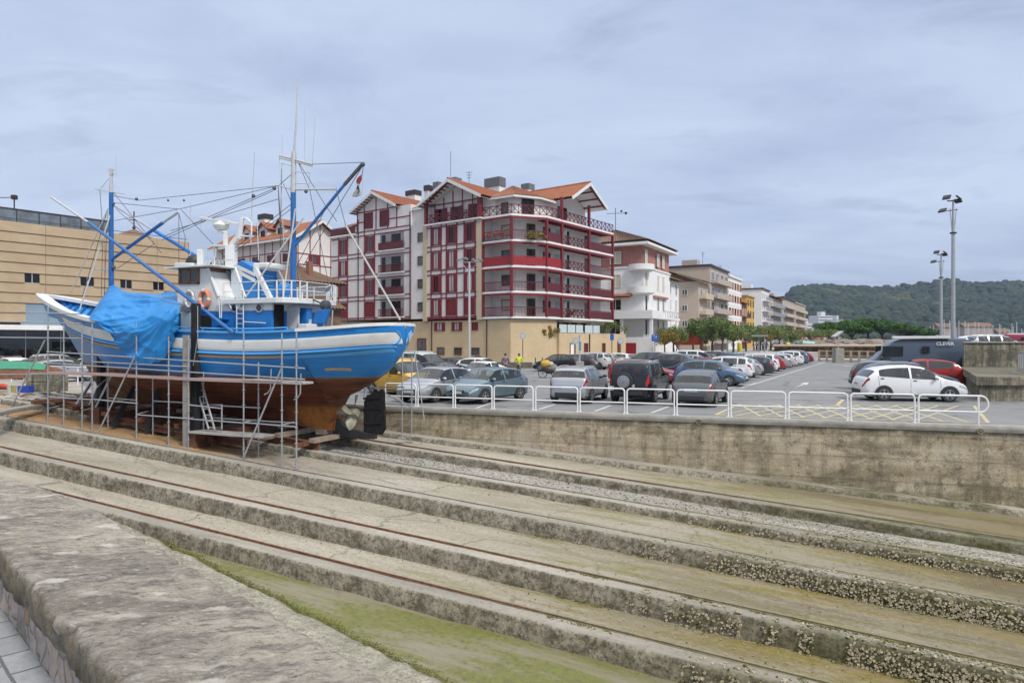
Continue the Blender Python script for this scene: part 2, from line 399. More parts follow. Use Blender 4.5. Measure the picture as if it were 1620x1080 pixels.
poly = [(-20.5, 33.9), (-4.9, 28.6)]+[(p.x, p.y) for p in lot[1:]]+[(34, 15.9), (58, 60), (74, 108), (30, 100), (-2, 74), (-30, 92), (-52, 78), (-40, 60), (-30, 47)]
mb.face([(x, y, .006) for x, y in poly])
tag(mb.build('car_park_asphalt', m_asph), kind='structure')
D2 = Vector((.488, .873)); E2 = Vector((.873, -.488))
def stripe(mb, a, b, wd, z=.012):
    a = Vector(a).to_2d(); b = Vector(b).to_2d(); d = (b-a).normalized(); q = Vector((-d.y, d.x))*wd/2
    mb.face([(*(a-q), z), (*(b-q), z), (*(b+q), z), (*(a+q), z)])
mk = MB()
r0 = Vector((13.4, 40.0))
stripe(mk, gx(1172, 614), r0+D2*60, .12)
for i in range(24): stripe(mk, r0+D2*(2.5*i-1.2), r0+D2*(2.5*i-1.2)-E2*5, .11, .010)
for a, b in (((941,650.5),(966,641.5)), ((1030.6,653),(1058,643)), ((851.6,648),(878,639.5)), ((752,646),(790,633)), ((1204,604.5),(1150,614))): stripe(mk, gx(*a), gx(*b), .11, .010)
for y0, x0, x1 in ((600, 830, 900), (589, 850, 930), (612, 822, 850), (606, 655, 700)): stripe(mk, gx(x0, y0), gx(x1, y0), .12)
stripe(mk, gx(1160, 621), gx(1345, 622.5), .1)
stripe(mk, gx(1333, 578.5), gx(1346, 578.5), .9, .014)                                # worn arrow far down the aisle
ar = [gx(1256, 614), gx(1271, 607), gx(1266, 606), gx(1280, 605), gx(1276, 609), gx(1273, 608)]
mk.face([(p.x, p.y, .012) for p in ar])
tag(mk.build('road_markings', m_paint), kind='structure')
mk = MB()
hz = [gx(1131, 656.5), gx(1170, 639.5), gx(1541, 642), gx(1563, 668.5)]
for a, b in zip(hz, hz[1:]+hz[:1]): stripe(mk, a, b, .12)
for i in range(10):
    f0, f1 = i/12, (i+2.2)/12
    lo = lambda t: hz[0].lerp(hz[3], t); hi = lambda t: hz[1].lerp(hz[2], t)
    stripe(mk, lo(f0), hi(f1), .09, .010); stripe(mk, hi(f0), lo(f1), .09, .0085)
stripe(mk, gx(1325, 640), gx(1334, 632), .15)
tag(mk.build('hatched_markings', m_ypaint), kind='structure')

bands = [(-7.0, 3.3, .02, .3), (3.75, 5.5, -.08, .25), (5.95, 7.72, -.15, .25), (8.2, 10.5, -.54, .25), (11.0, 12.35, -.8, .2), (12.85, 27.0, -1.0, .4)]
SMIN, SMAX = -22.0, 30.0
for i, (w0, w1, dz, st) in enumerate(bands):
    mb = MB(); ns = int((SMAX-SMIN)/.3); nw = max(3, int((w1-w0)/st))
    def fn(a, b, w0=w0, w1=w1, dz=dz):
        s = SMIN+(SMAX-SMIN)*a; w = w0-.06+(w1-w0+.12)*b; p = SW(s, w, dz)
        p.z += fbm(p.x*.6, p.y*.6, 1)*.025+fbm(p.x*3, p.y*3, 4)*.008
        if p.z > -.02: p.z = -.02
        return p
    mb.grid(fn, ns, nw)
    tag(mb.build('slipway_floor', m_gravel if i == 1 else m_floor, smooth=60), kind='structure')
mb = MB()                                                                      # rust coloured sand under the scaffold and the bow
def fn(a, b):
    s = 14.5+13.5*a; w = 6.02+1.66*b; p = SW(s, w, -.15); e = min(1, 4*a*(1-a)*3)*min(1, b*(1-b)*8)
    p.z += -.05+.11*e+fbm(p.x*1.5, p.y*1.5, 3)*.05*e
    return p
mb.grid(fn, 90, 14); tag(mb.build('rusty_sand_bed', m_sand, smooth=70), kind='structure')

# plinths: concrete beams carrying the rails
pl_def = [(3.3, 3.75, .2, -.3, 3.42, 'mossy concrete beam nearest the quay wall with the boat carriage rail'), (5.5, 5.95, .1, -.4, 5.62, 'second concrete beam from the quay wall, in front of the propeller'),
          (7.72, 8.2, -.1, -.75, 7.86, 'concrete beam along the foot of the scaffold with a barnacled lower end'), (10.5, 11.0, -.34, -1.0, 10.64, 'concrete beam second from the promenade parapet with rusty rail'), (12.35, 12.85, -.6, -1.25, 12.45, 'concrete beam closest to the promenade parapet above the green moss')]
for i, (w0, w1, dz, db, wr, lab) in enumerate(pl_def):
    root = thing('slipway_plinth', lab, 'plinth', SW(3, w0, dz), 'slipway plinths')
    mb = MB(); pr = [(w0, db), (w0, dz-.03), (w0+.03, dz), (w0+.2, dz+.004), (w1-.05, dz), (w1-.01, dz-.04), (w1, dz-.12), (w1+.01, dz-.28), (w1, db-.1)]
    K = len(pr)-1; s1 = 29.5 if i < 4 else 16.5
    def fn(a, b, pr=pr, s1=s1):
        j = min(K-1, int(b*K)); f = b*K-j; w = pr[j][0]+(pr[j+1][0]-pr[j][0])*f; dz_ = pr[j][1]+(pr[j+1][1]-pr[j][1])*f
        s = SMIN+(s1-SMIN)*a; p = SW(s, w, dz_); q = fbm(s*1.3, w*3, dz_*3+5)*.022+fbm(s*5, w*8, dz_*8)*.008
        q -= .035*max(0, fbm(s*3.1, i*7.3, 2)-.18)*(1 if 4 <= j <= 6 else 0)*2; joint = abs((s+i*1.7) % 6.2-3.1); q -= .02*max(0, 1-joint/.06)
        return p+Vector((Nn.x, Nn.y, .4))*q
    mb.grid(fn, 420, K*2, flip=True)
    part(mb, 'concrete_beam', m_plinth, root, smooth=55)
    mb = MB()
    rh = .048 if i in (0, 3, 4) else .02
    for (a0, a1, h0, h1) in ((wr-.034, wr+.034, 0, .012), (wr-.01, wr+.01, .012, rh-.016), (wr-.017, wr+.017, rh-.016, rh)):
        n_ = 60; P = []
        for k in range(n_+1):
            s = SMIN+(s1-SMIN)*k/n_
            P += [SW(s, a0, dz+h0+.003), SW(s, a1, dz+h0+.003), SW(s, a1, dz+h1+.003), SW(s, a0, dz+h1+.003)]
        mb.add(P, [(k*4+j, k*4+(j+1) % 4, k*4+4+(j+1) % 4, k*4+4+j) for k in range(n_) for j in range(4)])
    part(mb, 'rail', m_rail_rust if i in (0, 3, 4) else m_rail_dark, root)

# ------------------------------------------------------------------ quay wall
root = thing('quay_wall', 'stained concrete quay wall holding up the car park', 'wall', (6.1, 24.4, -2))
mb = MB(); acc = [0]
for a, b in zip(WL, WL[1:]): acc.append(acc[-1]+(b-a).length)
def wl_s(t):
    for i in range(len(WL)-1):
        if t <= acc[i+1] or i == len(WL)-2:
            d = (WL[i+1]-WL[i]).normalized(); return WL[i]+d*(t-acc[i]), d
def fn(a, b):
    p, d = wl_s(acc[-1]*a); nn = Vector((d.y, -d.x)) if (Vector((d.y, -d.x))).y < 0 else Vector((-d.y, d.x))
    s = (p-P0).dot(U); zb = min(PZ+SL*s, 0)-.35; zt = -.17; z = zb+(zt-zb)*b
    q = fbm(p.x*.7, p.y*.7, z*1.2)*.035+fbm(p.x*4, p.y*4, z*4)*.012
    return (p.x+nn.x*q, p.y+nn.y*q, z)
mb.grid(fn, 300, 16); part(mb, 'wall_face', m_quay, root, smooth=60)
mb = MB(); pr = [(-.03, -.2), (.05, -.17), (.07, -.05), (.03, .03), (-.1, .04), (-.45, .03), (-.47, -.05)]
def fn(a, b):
    p, d = wl_s(acc[-1]*a); nn = Vector((d.y, -d.x)) if d.y*0-d.x > 0 else Vector((-d.y, d.x))
    if nn.y > 0: nn = -nn
    j = min(5, int(b*6)); f = b*6-j; o = pr[j][0]+(pr[j+1][0]-pr[j][0])*f; z = pr[j][1]+(pr[j+1][1]-pr[j][1])*f
    q = fbm(p.x*2, p.y*2, z*3+9)*.03
    return (p.x+nn.x*(o+q), p.y+nn.y*(o+q), z+q*.3)
mb.grid(fn, 420, 12); part(mb, 'coping', m_cope, root, smooth=50)
mb = MB()
def fn(a, b):
    p, d = wl_s(22+acc[-1]*.55*a); nn = -Vector((-d.y, d.x)) if Vector((-d.y, d.x)).y > 0 else Vector((-d.y, d.x))
    o, h = ((.0, .22), (.42, .19), (.5, .1), (.52, -.3))[int(round(b*3))]; q = fbm(p.x*1.2, p.y*1.2, o)*.004
    s = (p-P0).dot(U); return (p.x+nn.x*(o+q), p.y+nn.y*(o+q), PZ+SL*s+h+q*.5)
mb.grid(fn, 200, 3); part(mb, 'footing', m_plinth, root, smooth=40)
for x_ in (1104, 1548):
    p, d = wl_at(x_); mb = MB()
    for k in range(16):
        t0, t1 = 2*pi*k/16, 2*pi*(k+1)/16
        f_ = lambda t: (p.x+d.x*.085*cos(t)-.0, p.y+d.y*.085*cos(t)-.1, -.14+.085*sin(t))
        mb.tube([f_(t0), f_(t1)], .02, 6)
    tag(mb.build('mooring_ring', m_rail_rust), 'rusty iron mooring ring under the '+('kerb below the grey hatchback' if x_ < 1200 else 'curved end of the white railing'), 'mooring ring', 'rusty mooring rings')

# railing panels on the quay
posts = [(607,655.5),(659,715),(718.5,777),(780.5,842.6),(847,914),(918,989),(993,1068.5),(1073,1155),(1159.4,1246.5),(1252,1346),(1351.5,1453.7)]
cars_by = ['in front of the yellow van', 'in front of the silver hatchback', 'in front of the teal hatchback', 'just right of the teal hatchback', 'left of the silver crossover', 'behind the silver crossover and black off-roader', 'behind the black off-roader', 'behind the dark grey hatchback', 'at the left end of the yellow hatching', 'at the middle of the yellow hatching', 'in front of the white hatchback']
for (xa, xb), lab in zip(posts, cars_by):
    a, d = wl_at(xa); b, _ = wl_at(xb); off = Vector((.02, .27)); a = a+off; b = b+off; d = (b-a).normalized(); L = (b-a).length
    mb = MB(); A = lambda t, z: (a.x+d.x*t, a.y+d.y*t, z)
    r = .12; pts = [A(0, .02), A(0, .95-r)]+[A(r-r*cos(q), .95-r+r*sin(q)) for q in (.4, .8, 1.2)]+[A(r, .95), A(L-r, .95)]+[A(L-r+r*sin(q), .95-r+r*cos(q)) for q in (.4, .8, 1.2)]+[A(L, .95-r), A(L, .02)]
    mb.tube(pts, .03, 8); mb.tube([A(.02, .43), A(L-.02, .43)], .025, 8)
    for t in (0, L): mb.box(-.06, .06, -.06, .06, .03, .05, lambda x, y, z, t=t: (a.x+d.x*t+x, a.y+d.y*t+y, z))
    tag(mb.build('railing_panel', m_white, smooth=50), 'white tubular quay railing panel '+lab, 'railing', 'white quay railing panels')
a, d = wl_at(1460); b, _ = wl_at(1556); c_, _ = wl_at(1572); off = Vector((.02, .27)); a += off; b += off; c_ += off
d = (b-a).normalized(); L = (b-a).length; L2 = (c_-a).length; mb = MB(); A = lambda t, z: (a.x+d.x*t, a.y+d.y*t, z)
r = .12
mb.tube([A(0, .02), A(0, .83), A(.03, .92), A(.12, .95), A(L2-.2, .95)]+[A(L2-.2+.2*sin(q), .69+.26*cos(q)) for q in [k*pi/8 for k in range(1, 9)]]+[A(.02, .43)], .03, 8)
mb.tube([A(L, .02), A(L, .95)], .03, 8)
tag(mb.build('railing_panel', m_white, smooth=50), 'last white quay railing panel with a rounded open end, by the pier block', 'railing', 'white quay railing panels')

# ------------------------------------------------------------------ promenade in front: paving, parapet, rubble apron
d0 = Vector((-.717, .697)); n0 = Vector((.697, .717))
def TN(t, n, z):
    bend = -.042*max(0, t-5.2)**2
    q = d0*t+n0*(n+bend); return Vector((q.x, q.y, z))
def paving():
    g = NG('promenade_setts'); p = g.pos(); a = g.vm('DOT_PRODUCT', p, (d0.x, d0.y, 0)); b = g.vm('DOT_PRODUCT', p, (n0.x, n0.y, 0))
    v = g.xyz(a, b, 0.0); wv = g.vm('ADD', v, g.vm('MULTIPLY', g.xyz(g.noise(p, 8, 2), g.noise(p, 7, 2), 0.0), (.02, .02, 0)))
    br = g.brick(wv, (.33, .34, .345), (.26, .27, .275), (.10, .10, .10), 1.0, .008, .26, .17, .5)
    n = g.noise(p, 26, 6, .75); m_ = g.noise(p, 3, 4)
    col = g.mix(g.rng(n, .42, .75, 0, .65), br[0], (.15, .15, .15)); col = g.mix(g.rng(n, .25, .4, .5, 0), col, (.45, .45, .44))
    col = g.mix(g.rng(m_, .5, .7, 0, .3), col, (.2, .19, .17))
    g.bump(g.ma('SUBTRACT', g.ma('MULTIPLY', n, .4), br[1]), .6, .012); return g.done(col, .85)
mb = MB(); P = [TN(t, .80, 1.1) for t in (-6, -3, 0, 3, 5.2, 6, 7, 8, 9, 10, 12)]
mb.face(P+[(-30, 6, 1.1), (-30, -14, 1.1), (10, -14, 1.1)]); tag(mb.build('promenade_paving', paving()), kind='structure')

def coping_mat():
    g = NG('weathered_sandstone'); p = g.pos(); t = g.vm('DOT_PRODUCT', p, (.99, .14, 0)); n = g.vm('DOT_PRODUCT', p, (-.14, .99, 0)); z = g.sep(p)[2]
    v = g.xyz(g.ma('MULTIPLY', t, .42), n, z)
    a = g.noise(v, 3.2, 8, .68, .6); b = g.noise(v, 9, 7, .75, .3); c = g.noise(p, 95, 5, .8); e = g.noise(p, 1.3, 4, .6); h = g.noise(v, 30, 7, .85, .4)
    col = g.mix(g.rng(e, .35, .65), (.335, .30, .245), (.425, .38, .30))
    col = g.mix(g.rng(a, .45, .60, 0, .85), col, (.19, .162, .128))
    col = g.mix(g.rng(b, .52, .64, 0, .75), col, (.12, .108, .095))
    col = g.mix(g.rng(h, .52, .61, 0, .9), col, (.085, .075, .062)); col = g.mix(g.rng(h, .36, .46, .8, 0), col, (.55, .51, .44))
    lv = g.voro(g.vm('ADD', v, g.vm('MULTIPLY', g.xyz(b, a, 0.0), (.12, .12, 0))), 7.5); lr = g.noise(v, 2.2, 3)
    li = g.ma('MULTIPLY', g.rng(g.ma('ADD', lv, g.ma('MULTIPLY', h, .25)), .42, .30), g.rng(lr, .42, .54), True)
    col = g.mix(g.ma('MULTIPLY', li, .85), col, (.58, .545, .47))
    col = g.mix(g.rng(b, .27, .40, .75, 0), col, (.50, .475, .42))
    ov = g.voro(p, 2.6, rand=1.); col = g.mix(g.ma('MULTIPLY', g.rng(g.ma('ADD', ov, g.ma('MULTIPLY', b, .05)), .085, .07), .7), col, (.50, .30, .10))
    col = g.mix(g.rng(c, .45, .8, 0, .55), col, (.12, .11, .10)); col = g.mix(g.rng(c, .2, .36, .45, 0), col, (.55, .52, .47))
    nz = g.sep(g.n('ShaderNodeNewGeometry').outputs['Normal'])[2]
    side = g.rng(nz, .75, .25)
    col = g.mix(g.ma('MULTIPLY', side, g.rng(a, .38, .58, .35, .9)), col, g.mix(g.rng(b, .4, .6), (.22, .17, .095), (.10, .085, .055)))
    g.bump(g.ma('ADD', g.ma('ADD', b, g.ma('MULTIPLY', h, .7)), g.ma('MULTIPLY', c, .4)), .9, .022)
    return g.done(col, .9)
def rubble_mat():
    g = NG('pink_rubble_masonry'); p = g.pos(); v = g.vm('MULTIPLY', p, (1, 1, .8)); n = g.noise(p, 18, 6, .7)
    k = g.voro(v, 5.2, out='Color'); q = g.sep(k)
    col = g.mix(q[0], (.42, .345, .30), (.34, .315, .295)); col = g.mix(g.rng(q[1], .6, .9), col, (.48, .38, .30)); col = g.mix(g.rng(q[2], .8, .95, 0, .8), col, (.40, .22, .10))
    col = g.mix(g.rng(n, .45, .7, 0, .6), col, (.18, .14, .12)); col = g.mix(g.rng(n, .25, .4, .5, 0), col, (.58, .5, .45))
    ed = g.voro(v, 5.2, feat='DISTANCE_TO_EDGE'); col = g.mix(g.rng(ed, .05, .015), col, (.20, .185, .15))
    g.bump(g.ma('ADD', n, g.rng(ed, 0, .1)), .6, .02); return g.done(col, .9)
par = thing('stone_parapet', 'low promenade parapet with broad weathered sandstone coping', 'wall', TN(3, 1.1, 1.1))
m_cop = coping_mat(); prof = [(.80, -.2), (.768, -.175), (.760, -.12), (.762, -.045), (.768, -.018), (.784, -.004), (.82, 0)]+[(.84+.56*k/34, 0) for k in range(1, 34)]+[(1.40, 0), (1.425, -.012), (1.44, -.04), (1.445, -.1), (1.44, -.2)]
joints = [-1.9, -1.2, -.5, .3, 1.1, 1.8, 2.5, 3.15, 3.9, 4.65, 5.4, 6.15, 6.9, 7.7, 8.5, 9.3]
for j, (t0, t1) in enumerate(zip(joints, joints[1:])):
    mb = MB(); NU = 64 if t0 > .2 else 24; K = len(prof)-1; tilt = rnd.uniform(-.003, .003); sh = 0.0
    def fn(a, b, t0=t0, t1=t1, j=j):
        k = min(K, int(round(b*K))); n, z = prof[k]; e = min(a, 1-a)*(t1-t0)
        t = t0+.001+(t1-t0-.002)*a; rd = max(0, 1-e/.02); z -= .007*rd*rd
        q = fbm(t*1.7, n*1.7, 1)*.010+fbm(t*6, n*6, 2)*.010+fbm(t*17, n*17, 7)*.0065
        c1 = fbm(t*2.2+4, n*.9, 11); q -= .004*max(0, 1-abs(c1)/.03)*(1 if z > -.03 else .3); q += fbm(t*40, n*40, 3)*.0028   # natural cracks and bedding
        inn = 1 if .80 < n < 1.40 else 0
        if not inn: q2 = fbm(t*5, z*7, 3+n)*.022+fbm(t*14, z*18, 3)*.010
        else: q2 = 0
        return TN(t, n+sh+(-q2 if n < 1 else q2), 1.5+z+tilt*(n-1.1)+(q if z > -.1 else q*.4))
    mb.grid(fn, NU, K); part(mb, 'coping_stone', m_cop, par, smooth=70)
mb = MB()
def fn(a, b):
    t = -2+11.3*a; z = 1.06+.26*b
    dd, _ = noise.voronoi(Vector((t*5.2, z*5.2, 1))); g_ = min(1, (dd[1]-dd[0])*3)
    return TN(t, .812-.012*g_-fbm(t*9, z*9, 3)*.006, z)
mb.grid(fn, 420, 14); part(mb, 'rubble_base', rubble_mat(), par, smooth=60)
mb = MB(); mb.grid(lambda a, b: TN(-2+11.3*a, 1.43+.12*(1-b)+fbm(a*50, b*12, 3)*.03, -3.4+4.7*b), 90, 30); part(mb, 'retaining_face', m_quay, par, smooth=60)
# rubble apron at the foot of the parapet
ap = MB(); ed = []
for s in [k*.12 for k in range(-60, 110)]:
    w0_ = 13.9+(5.9-s)*.232; ed.append((s, w0_+.12*fbm(s*1.1, 3, 1)+.05*fbm(s*5, 3, 1)))
def fn(a, b):
    i = int(round(a*(len(ed)-1))); s, w0_ = ed[i]; w = w0_+2.6*b
    p = SW(s, w, -1.0); p.z += (0, .05, .11, .15)[min(3, int(b*24))]+.30*b+fbm(p.x*3, p.y*3, 2)*.045+fbm(p.x*11, p.y*11, 5)*.022
    return p
ap.grid(fn, len(ed)-1, 24)
def apron_mat():
    g = NG('lichen_rubble'); p, s, w_ = sw_sockets(g); a = g.noise(p, 2.5, 7, .7); b = g.noise(p, 14, 7, .8); v1 = g.voro(p, 26)
    col = g.mix(g.rng(a, .38, .6), (.40, .37, .29), (.24, .225, .165)); col = g.mix(g.rng(b, .5, .64), col, (.11, .10, .075)); col = g.mix(g.rng(b, .32, .42, .9, 0), col, (.62, .60, .55))
    g.bump(g.ma('ADD', b, v1), .8, .03)
    ln = g.ma('ADD', w_, g.ma('MULTIPLY', s, .232)); fr = g.rng(g.ma('ADD', ln, g.ma('MULTIPLY', a, .3)), 15.66, 15.40)
    col = g.mix(fr, col, g.mix(g.rng(b, .4, .6), (.075, .075, .016), (.17, .165, .03))); return g.done(col, .92)
tag(ap.build('rubble_apron', apron_mat(), smooth=80), kind='structure')

# barnacles and oysters, weed, loose stones on the slip: uncountable
m_barn = M('oyster_shell', (.46, .405, .29), (.25, .21, .13), 9, .85, 0, .5, fine=60); m_weed = M('dark_weed', (.13, .13, .035), (.05, .05, .015), 7, .9, 0, .5)
bs = MB()
def shell(p, nrm, r):
    z = Vector(nrm).normalized(); x = z.orthogonal().normalized(); y = z.cross(x); a0 = rnd.uniform(0, 6.3); el = rnd.uniform(.6, 1.0)
    b = len(bs.v); n_ = 6
    for rr, hh in ((1, 0), (.8, .45)):
        for k in range(n_):
            t = a0+2*pi*k/n_; q = r*rr*rnd.uniform(.75, 1.2); bs.v.append(tuple(Vector(p)+x*cos(t)*q+y*sin(t)*q*el+z*hh*r))
    bs.v.append(tuple(Vector(p)+z*r*.32)); m_ = 0 if rnd.random() < .8 else 1
    for k in range(n_):
        bs.f.append([b+k, b+(k+1) % n_, b+n_+(k+1) % n_, b+n_+k]); bs.f.append([b+n_+k, b+n_+(k+1) % n_, b+2*n_]); bs.m += [m_, m_]
for (w0, w1, dz, db, wr, lab), s0, dens in zip(pl_def, (-99, 1.0, 1.5, 0.0, 0.5), (0, 1500, 4600, 5000, 2800)):
    for k in range(dens):
        f = rnd.random(); s = s0-(s0+13)*math.sqrt(f)
        if fbm(s*.9, dz*4, w0) < .42-.16*(s0-s): continue
        v = rnd.random()**.8; z = dz-.05-(dz-db-.22)*v; q = .02 if v > .3 else 0
        p = SW(s, w1+.012+q, z) if rnd.random() < .86 else SW(s, w1-.02-rnd.random()*.22, dz+.01)
        nr = Vector((Nn.x, Nn.y, .25)) if p.z < PZ+SL*s+dz-.03 else Vector((0, 0, 1))
        shell(p, nr+Vector((rnd.uniform(-.4, .4), rnd.uniform(-.4, .4), rnd.uniform(-.4, .4))), rnd.uniform(.014, .038))
for k in range(2600):
    s = 3-14*math.sqrt(rnd.random()) if k < 800 else rnd.uniform(-11, 18); w0, w1, dz, _ = rnd.choice(bands[2:5]); w = w0+.05+(w1-w0)*rnd.random()**2.5
    shell(SW(s, w, dz+.012), (rnd.uniform(-.3, .3), rnd.uniform(-.3, .3), 1), rnd.uniform(.008, .022))
tag(bs.build('barnacles', [m_barn, m_weed], fix=False), 'pale barnacles and oysters crusting the lower ends of the slipway plinths', 'barnacles', kind='stuff')
ws = MB()
for k in range(5200):                                                          # tufts of weed on the plinth tops and feet
    i = rnd.choice((1, 2, 3, 3, 4, 4)); w0, w1, dz, db = pl_def[i][:4]; s = 2.5-15*rnd.random()
    if fbm(s*.7, i*3.1, 8) < -.12+.05*(s-(-6)): continue
    top = rnd.random() < .6
    p = SW(s, w0+.14+rnd.random()*.1 if top else w1+.02+.1*rnd.random()**2, dz if top else db+.21)
    for q in range(2):
        a0 = rnd.uniform(0, 6.3); l = rnd.uniform(.02, .055); x = Vector((cos(a0), sin(a0), 0)); y = Vector((-sin(a0), cos(a0), 0))*.4
        ws.face([p-y*l, p+x*l*.7+Vector((0, 0, l*.5)), p+x*l*1.2+Vector((0, 0, l*.15)), p+y*l])
for k in range(6500):                                                           # moss fringe at the apron's edge
    s, w0_ = rnd.choice(ed); p = SW(s+rnd.uniform(-.06, .06), w0_+rnd.gauss(.0, .05), -.99+rnd.uniform(0, .09))
    a0 = rnd.uniform(0, 6.3); l = rnd.uniform(.012, .04); x = Vector((cos(a0), sin(a0), 0)); y = Vector((-sin(a0), cos(a0), 0))*.4
    ws.face([p-y*l, p+x*l*.7+Vector((0, 0, l*.6)), p+x*l*1.1+Vector((0, 0, l*.2)), p+y*l])
m_moss = M('green_moss', (.20, .20, .04), (.07, .07, .018), 5, .9)
tag(ws.build('seaweed', m_moss, fix=False), 'green weed and moss along the slipway beams and apron edge', 'seaweed', kind='stuff')
gs = MB()
for k in range(2600):
    s = 11-21*rnd.random(); w = 3.8+1.65*rnd.random(); p = SW(s, w, -.07); r = rnd.uniform(.012, .035)
    gs.ball((p.x, p.y, p.z), (r, r*rnd.uniform(.6, 1), r*.6), 5, 3, m=0 if rnd.random() < .6 else 1, jit=.3, rg=rnd)
tag(gs.build('gravel', [M('pale_stone', (.45, .43, .39), (.3, .28, .25), 9, .9), M('dark_stone', (.16, .15, .13), (.1, .09, .08), 9, .9)], fix=False), 'loose gravel between the two carriage beams', 'gravel', kind='stuff')
# ------------------------------------------------------------------ fishing boat
def lerp(a, b, t): return a+(b-a)*t
def curve(keys, x):                          # monotone-ish smooth interpolation of (x, value or list)
    if x <= keys[0][0]: return keys[0][1]
    for (x0, a), (x1, b) in zip(keys, keys[1:]):
        if x <= x1:
            t = (x-x0)/(x1-x0)
            if isinstance(a, (list, tuple)): return [lerp(p, q, t) for p, q in zip(a, b)]
            return lerp(a, b, t)
    return keys[-1][1]
def scurve(keys, x, h=.35):                  # smoothed by averaging
    a = [curve(keys, x+d) for d in (-h, -h/2, 0, h/2, h)]
    return sum(a)/5
CW = 4.5
SHEER = [(8.6,3.30),(10,3.15),(12,3.02),(14,2.99),(16,3.05),(18,3.14),(20,3.3),(22,3.52),(24,3.86),(26,4.27),(28,4.68),(29.1,4.88)]
HB = [(8.75,.06),(8.8,.45),(8.9,.8),(9.1,1.15),(9.6,1.6),(10.5,2.02),(12,2.38),(14,2.6),(17,2.72),(20,2.68),(22,2.5),(24,2.12),(26,1.5),(27.5,.92),(28.4,.5),(28.85,.22),(29,.05)]
ZK = [(8.75,2.85),(8.8,2.7),(8.95,2.36),(9.15,2.02),(9.5,1.66),(10.0,1.33),(10.5,1.06),(11.0,.8),(11.62,.62),(11.74,-.58),(24.1,.24),(24.5,.4),(25.1,1.0),(26,2.28),(27.1,3.57),(28.2,4.35),(29,4.8)]
TT = [0,.12,.25,.38,.5,.65,.82,1.0]
PR = [(8.75,[.3,.4,.5,.6,.7,.83,.94,1]),(9.1,[.12,.28,.42,.55,.68,.82,.94,1]),(9.7,[.10,.30,.46,.60,.73,.86,.95,1]),(11.6,[.05,.42,.62,.75,.85,.93,.98,1]),(11.74,[.04,.045,.05,.12,.42,.78,.95,1]),(13,[.04,.05,.12,.40,.68,.88,.97,1]),(15,[.04,.14,.42,.70,.86,.95,.99,1]),(18,[.05,.34,.64,.84,.93,.98,1,1]),(21,[.05,.30,.54,.72,.84,.92,.97,1]),(23,[.04,.2,.37,.52,.65,.78,.9,1]),(24.5,[.05,.17,.29,.41,.52,.66,.82,1]),(26,[.05,.18,.31,.44,.55,.68,.83,1]),(29,[.2,.3,.4,.5,.6,.72,.86,1])]
def sheer(s): return scurve(SHEER, s, .8)
def hb(s): return curve(HB, s) if s < 10 or s > 28.3 else scurve(HB, s, .45)
def sec(s, t):
    p = curve(PR, s); k = 0
    while k < len(TT)-2 and t > TT[k+1]: k += 1
    f = (t-TT[k])/(TT[k+1]-TT[k])
    m0 = (p[k+1]-p[k-1])/(TT[k+1]-TT[k-1]) if k > 0 else (p[1]-p[0])/(TT[1]-TT[0])
    m1 = (p[k+2]-p[k])/(TT[k+2]-TT[k]) if k < len(TT)-2 else (p[k+1]-p[k])/(TT[k+1]-TT[k])
    d = TT[k+1]-TT[k]; f2, f3 = f*f, f*f*f
    return (2*f3-3*f2+1)*p[k]+(f3-2*f2+f)*m0*d+(-2*f3+3*f2)*p[k+1]+(f3-f2)*m1*d
def hw(s, z):                                # half breadth of the hull at height z
    zk = curve(ZK, s); zs = sheer(s); t = max(0, min(1, (z-zk)/(zs-zk)))
    return max(.03, sec(s, t)*hb(s))
SS = [8.75,8.77,8.8,8.85,8.9,8.97,9.05,9.15,9.27,9.4,9.6,9.85,10.1,10.4,10.8,11.2,11.45,11.62,11.68,11.74]+[11.95+.25*i for i in range(66)]+[28.3,28.5,28.65,28.8,28.9,29.0]
KEELM = None
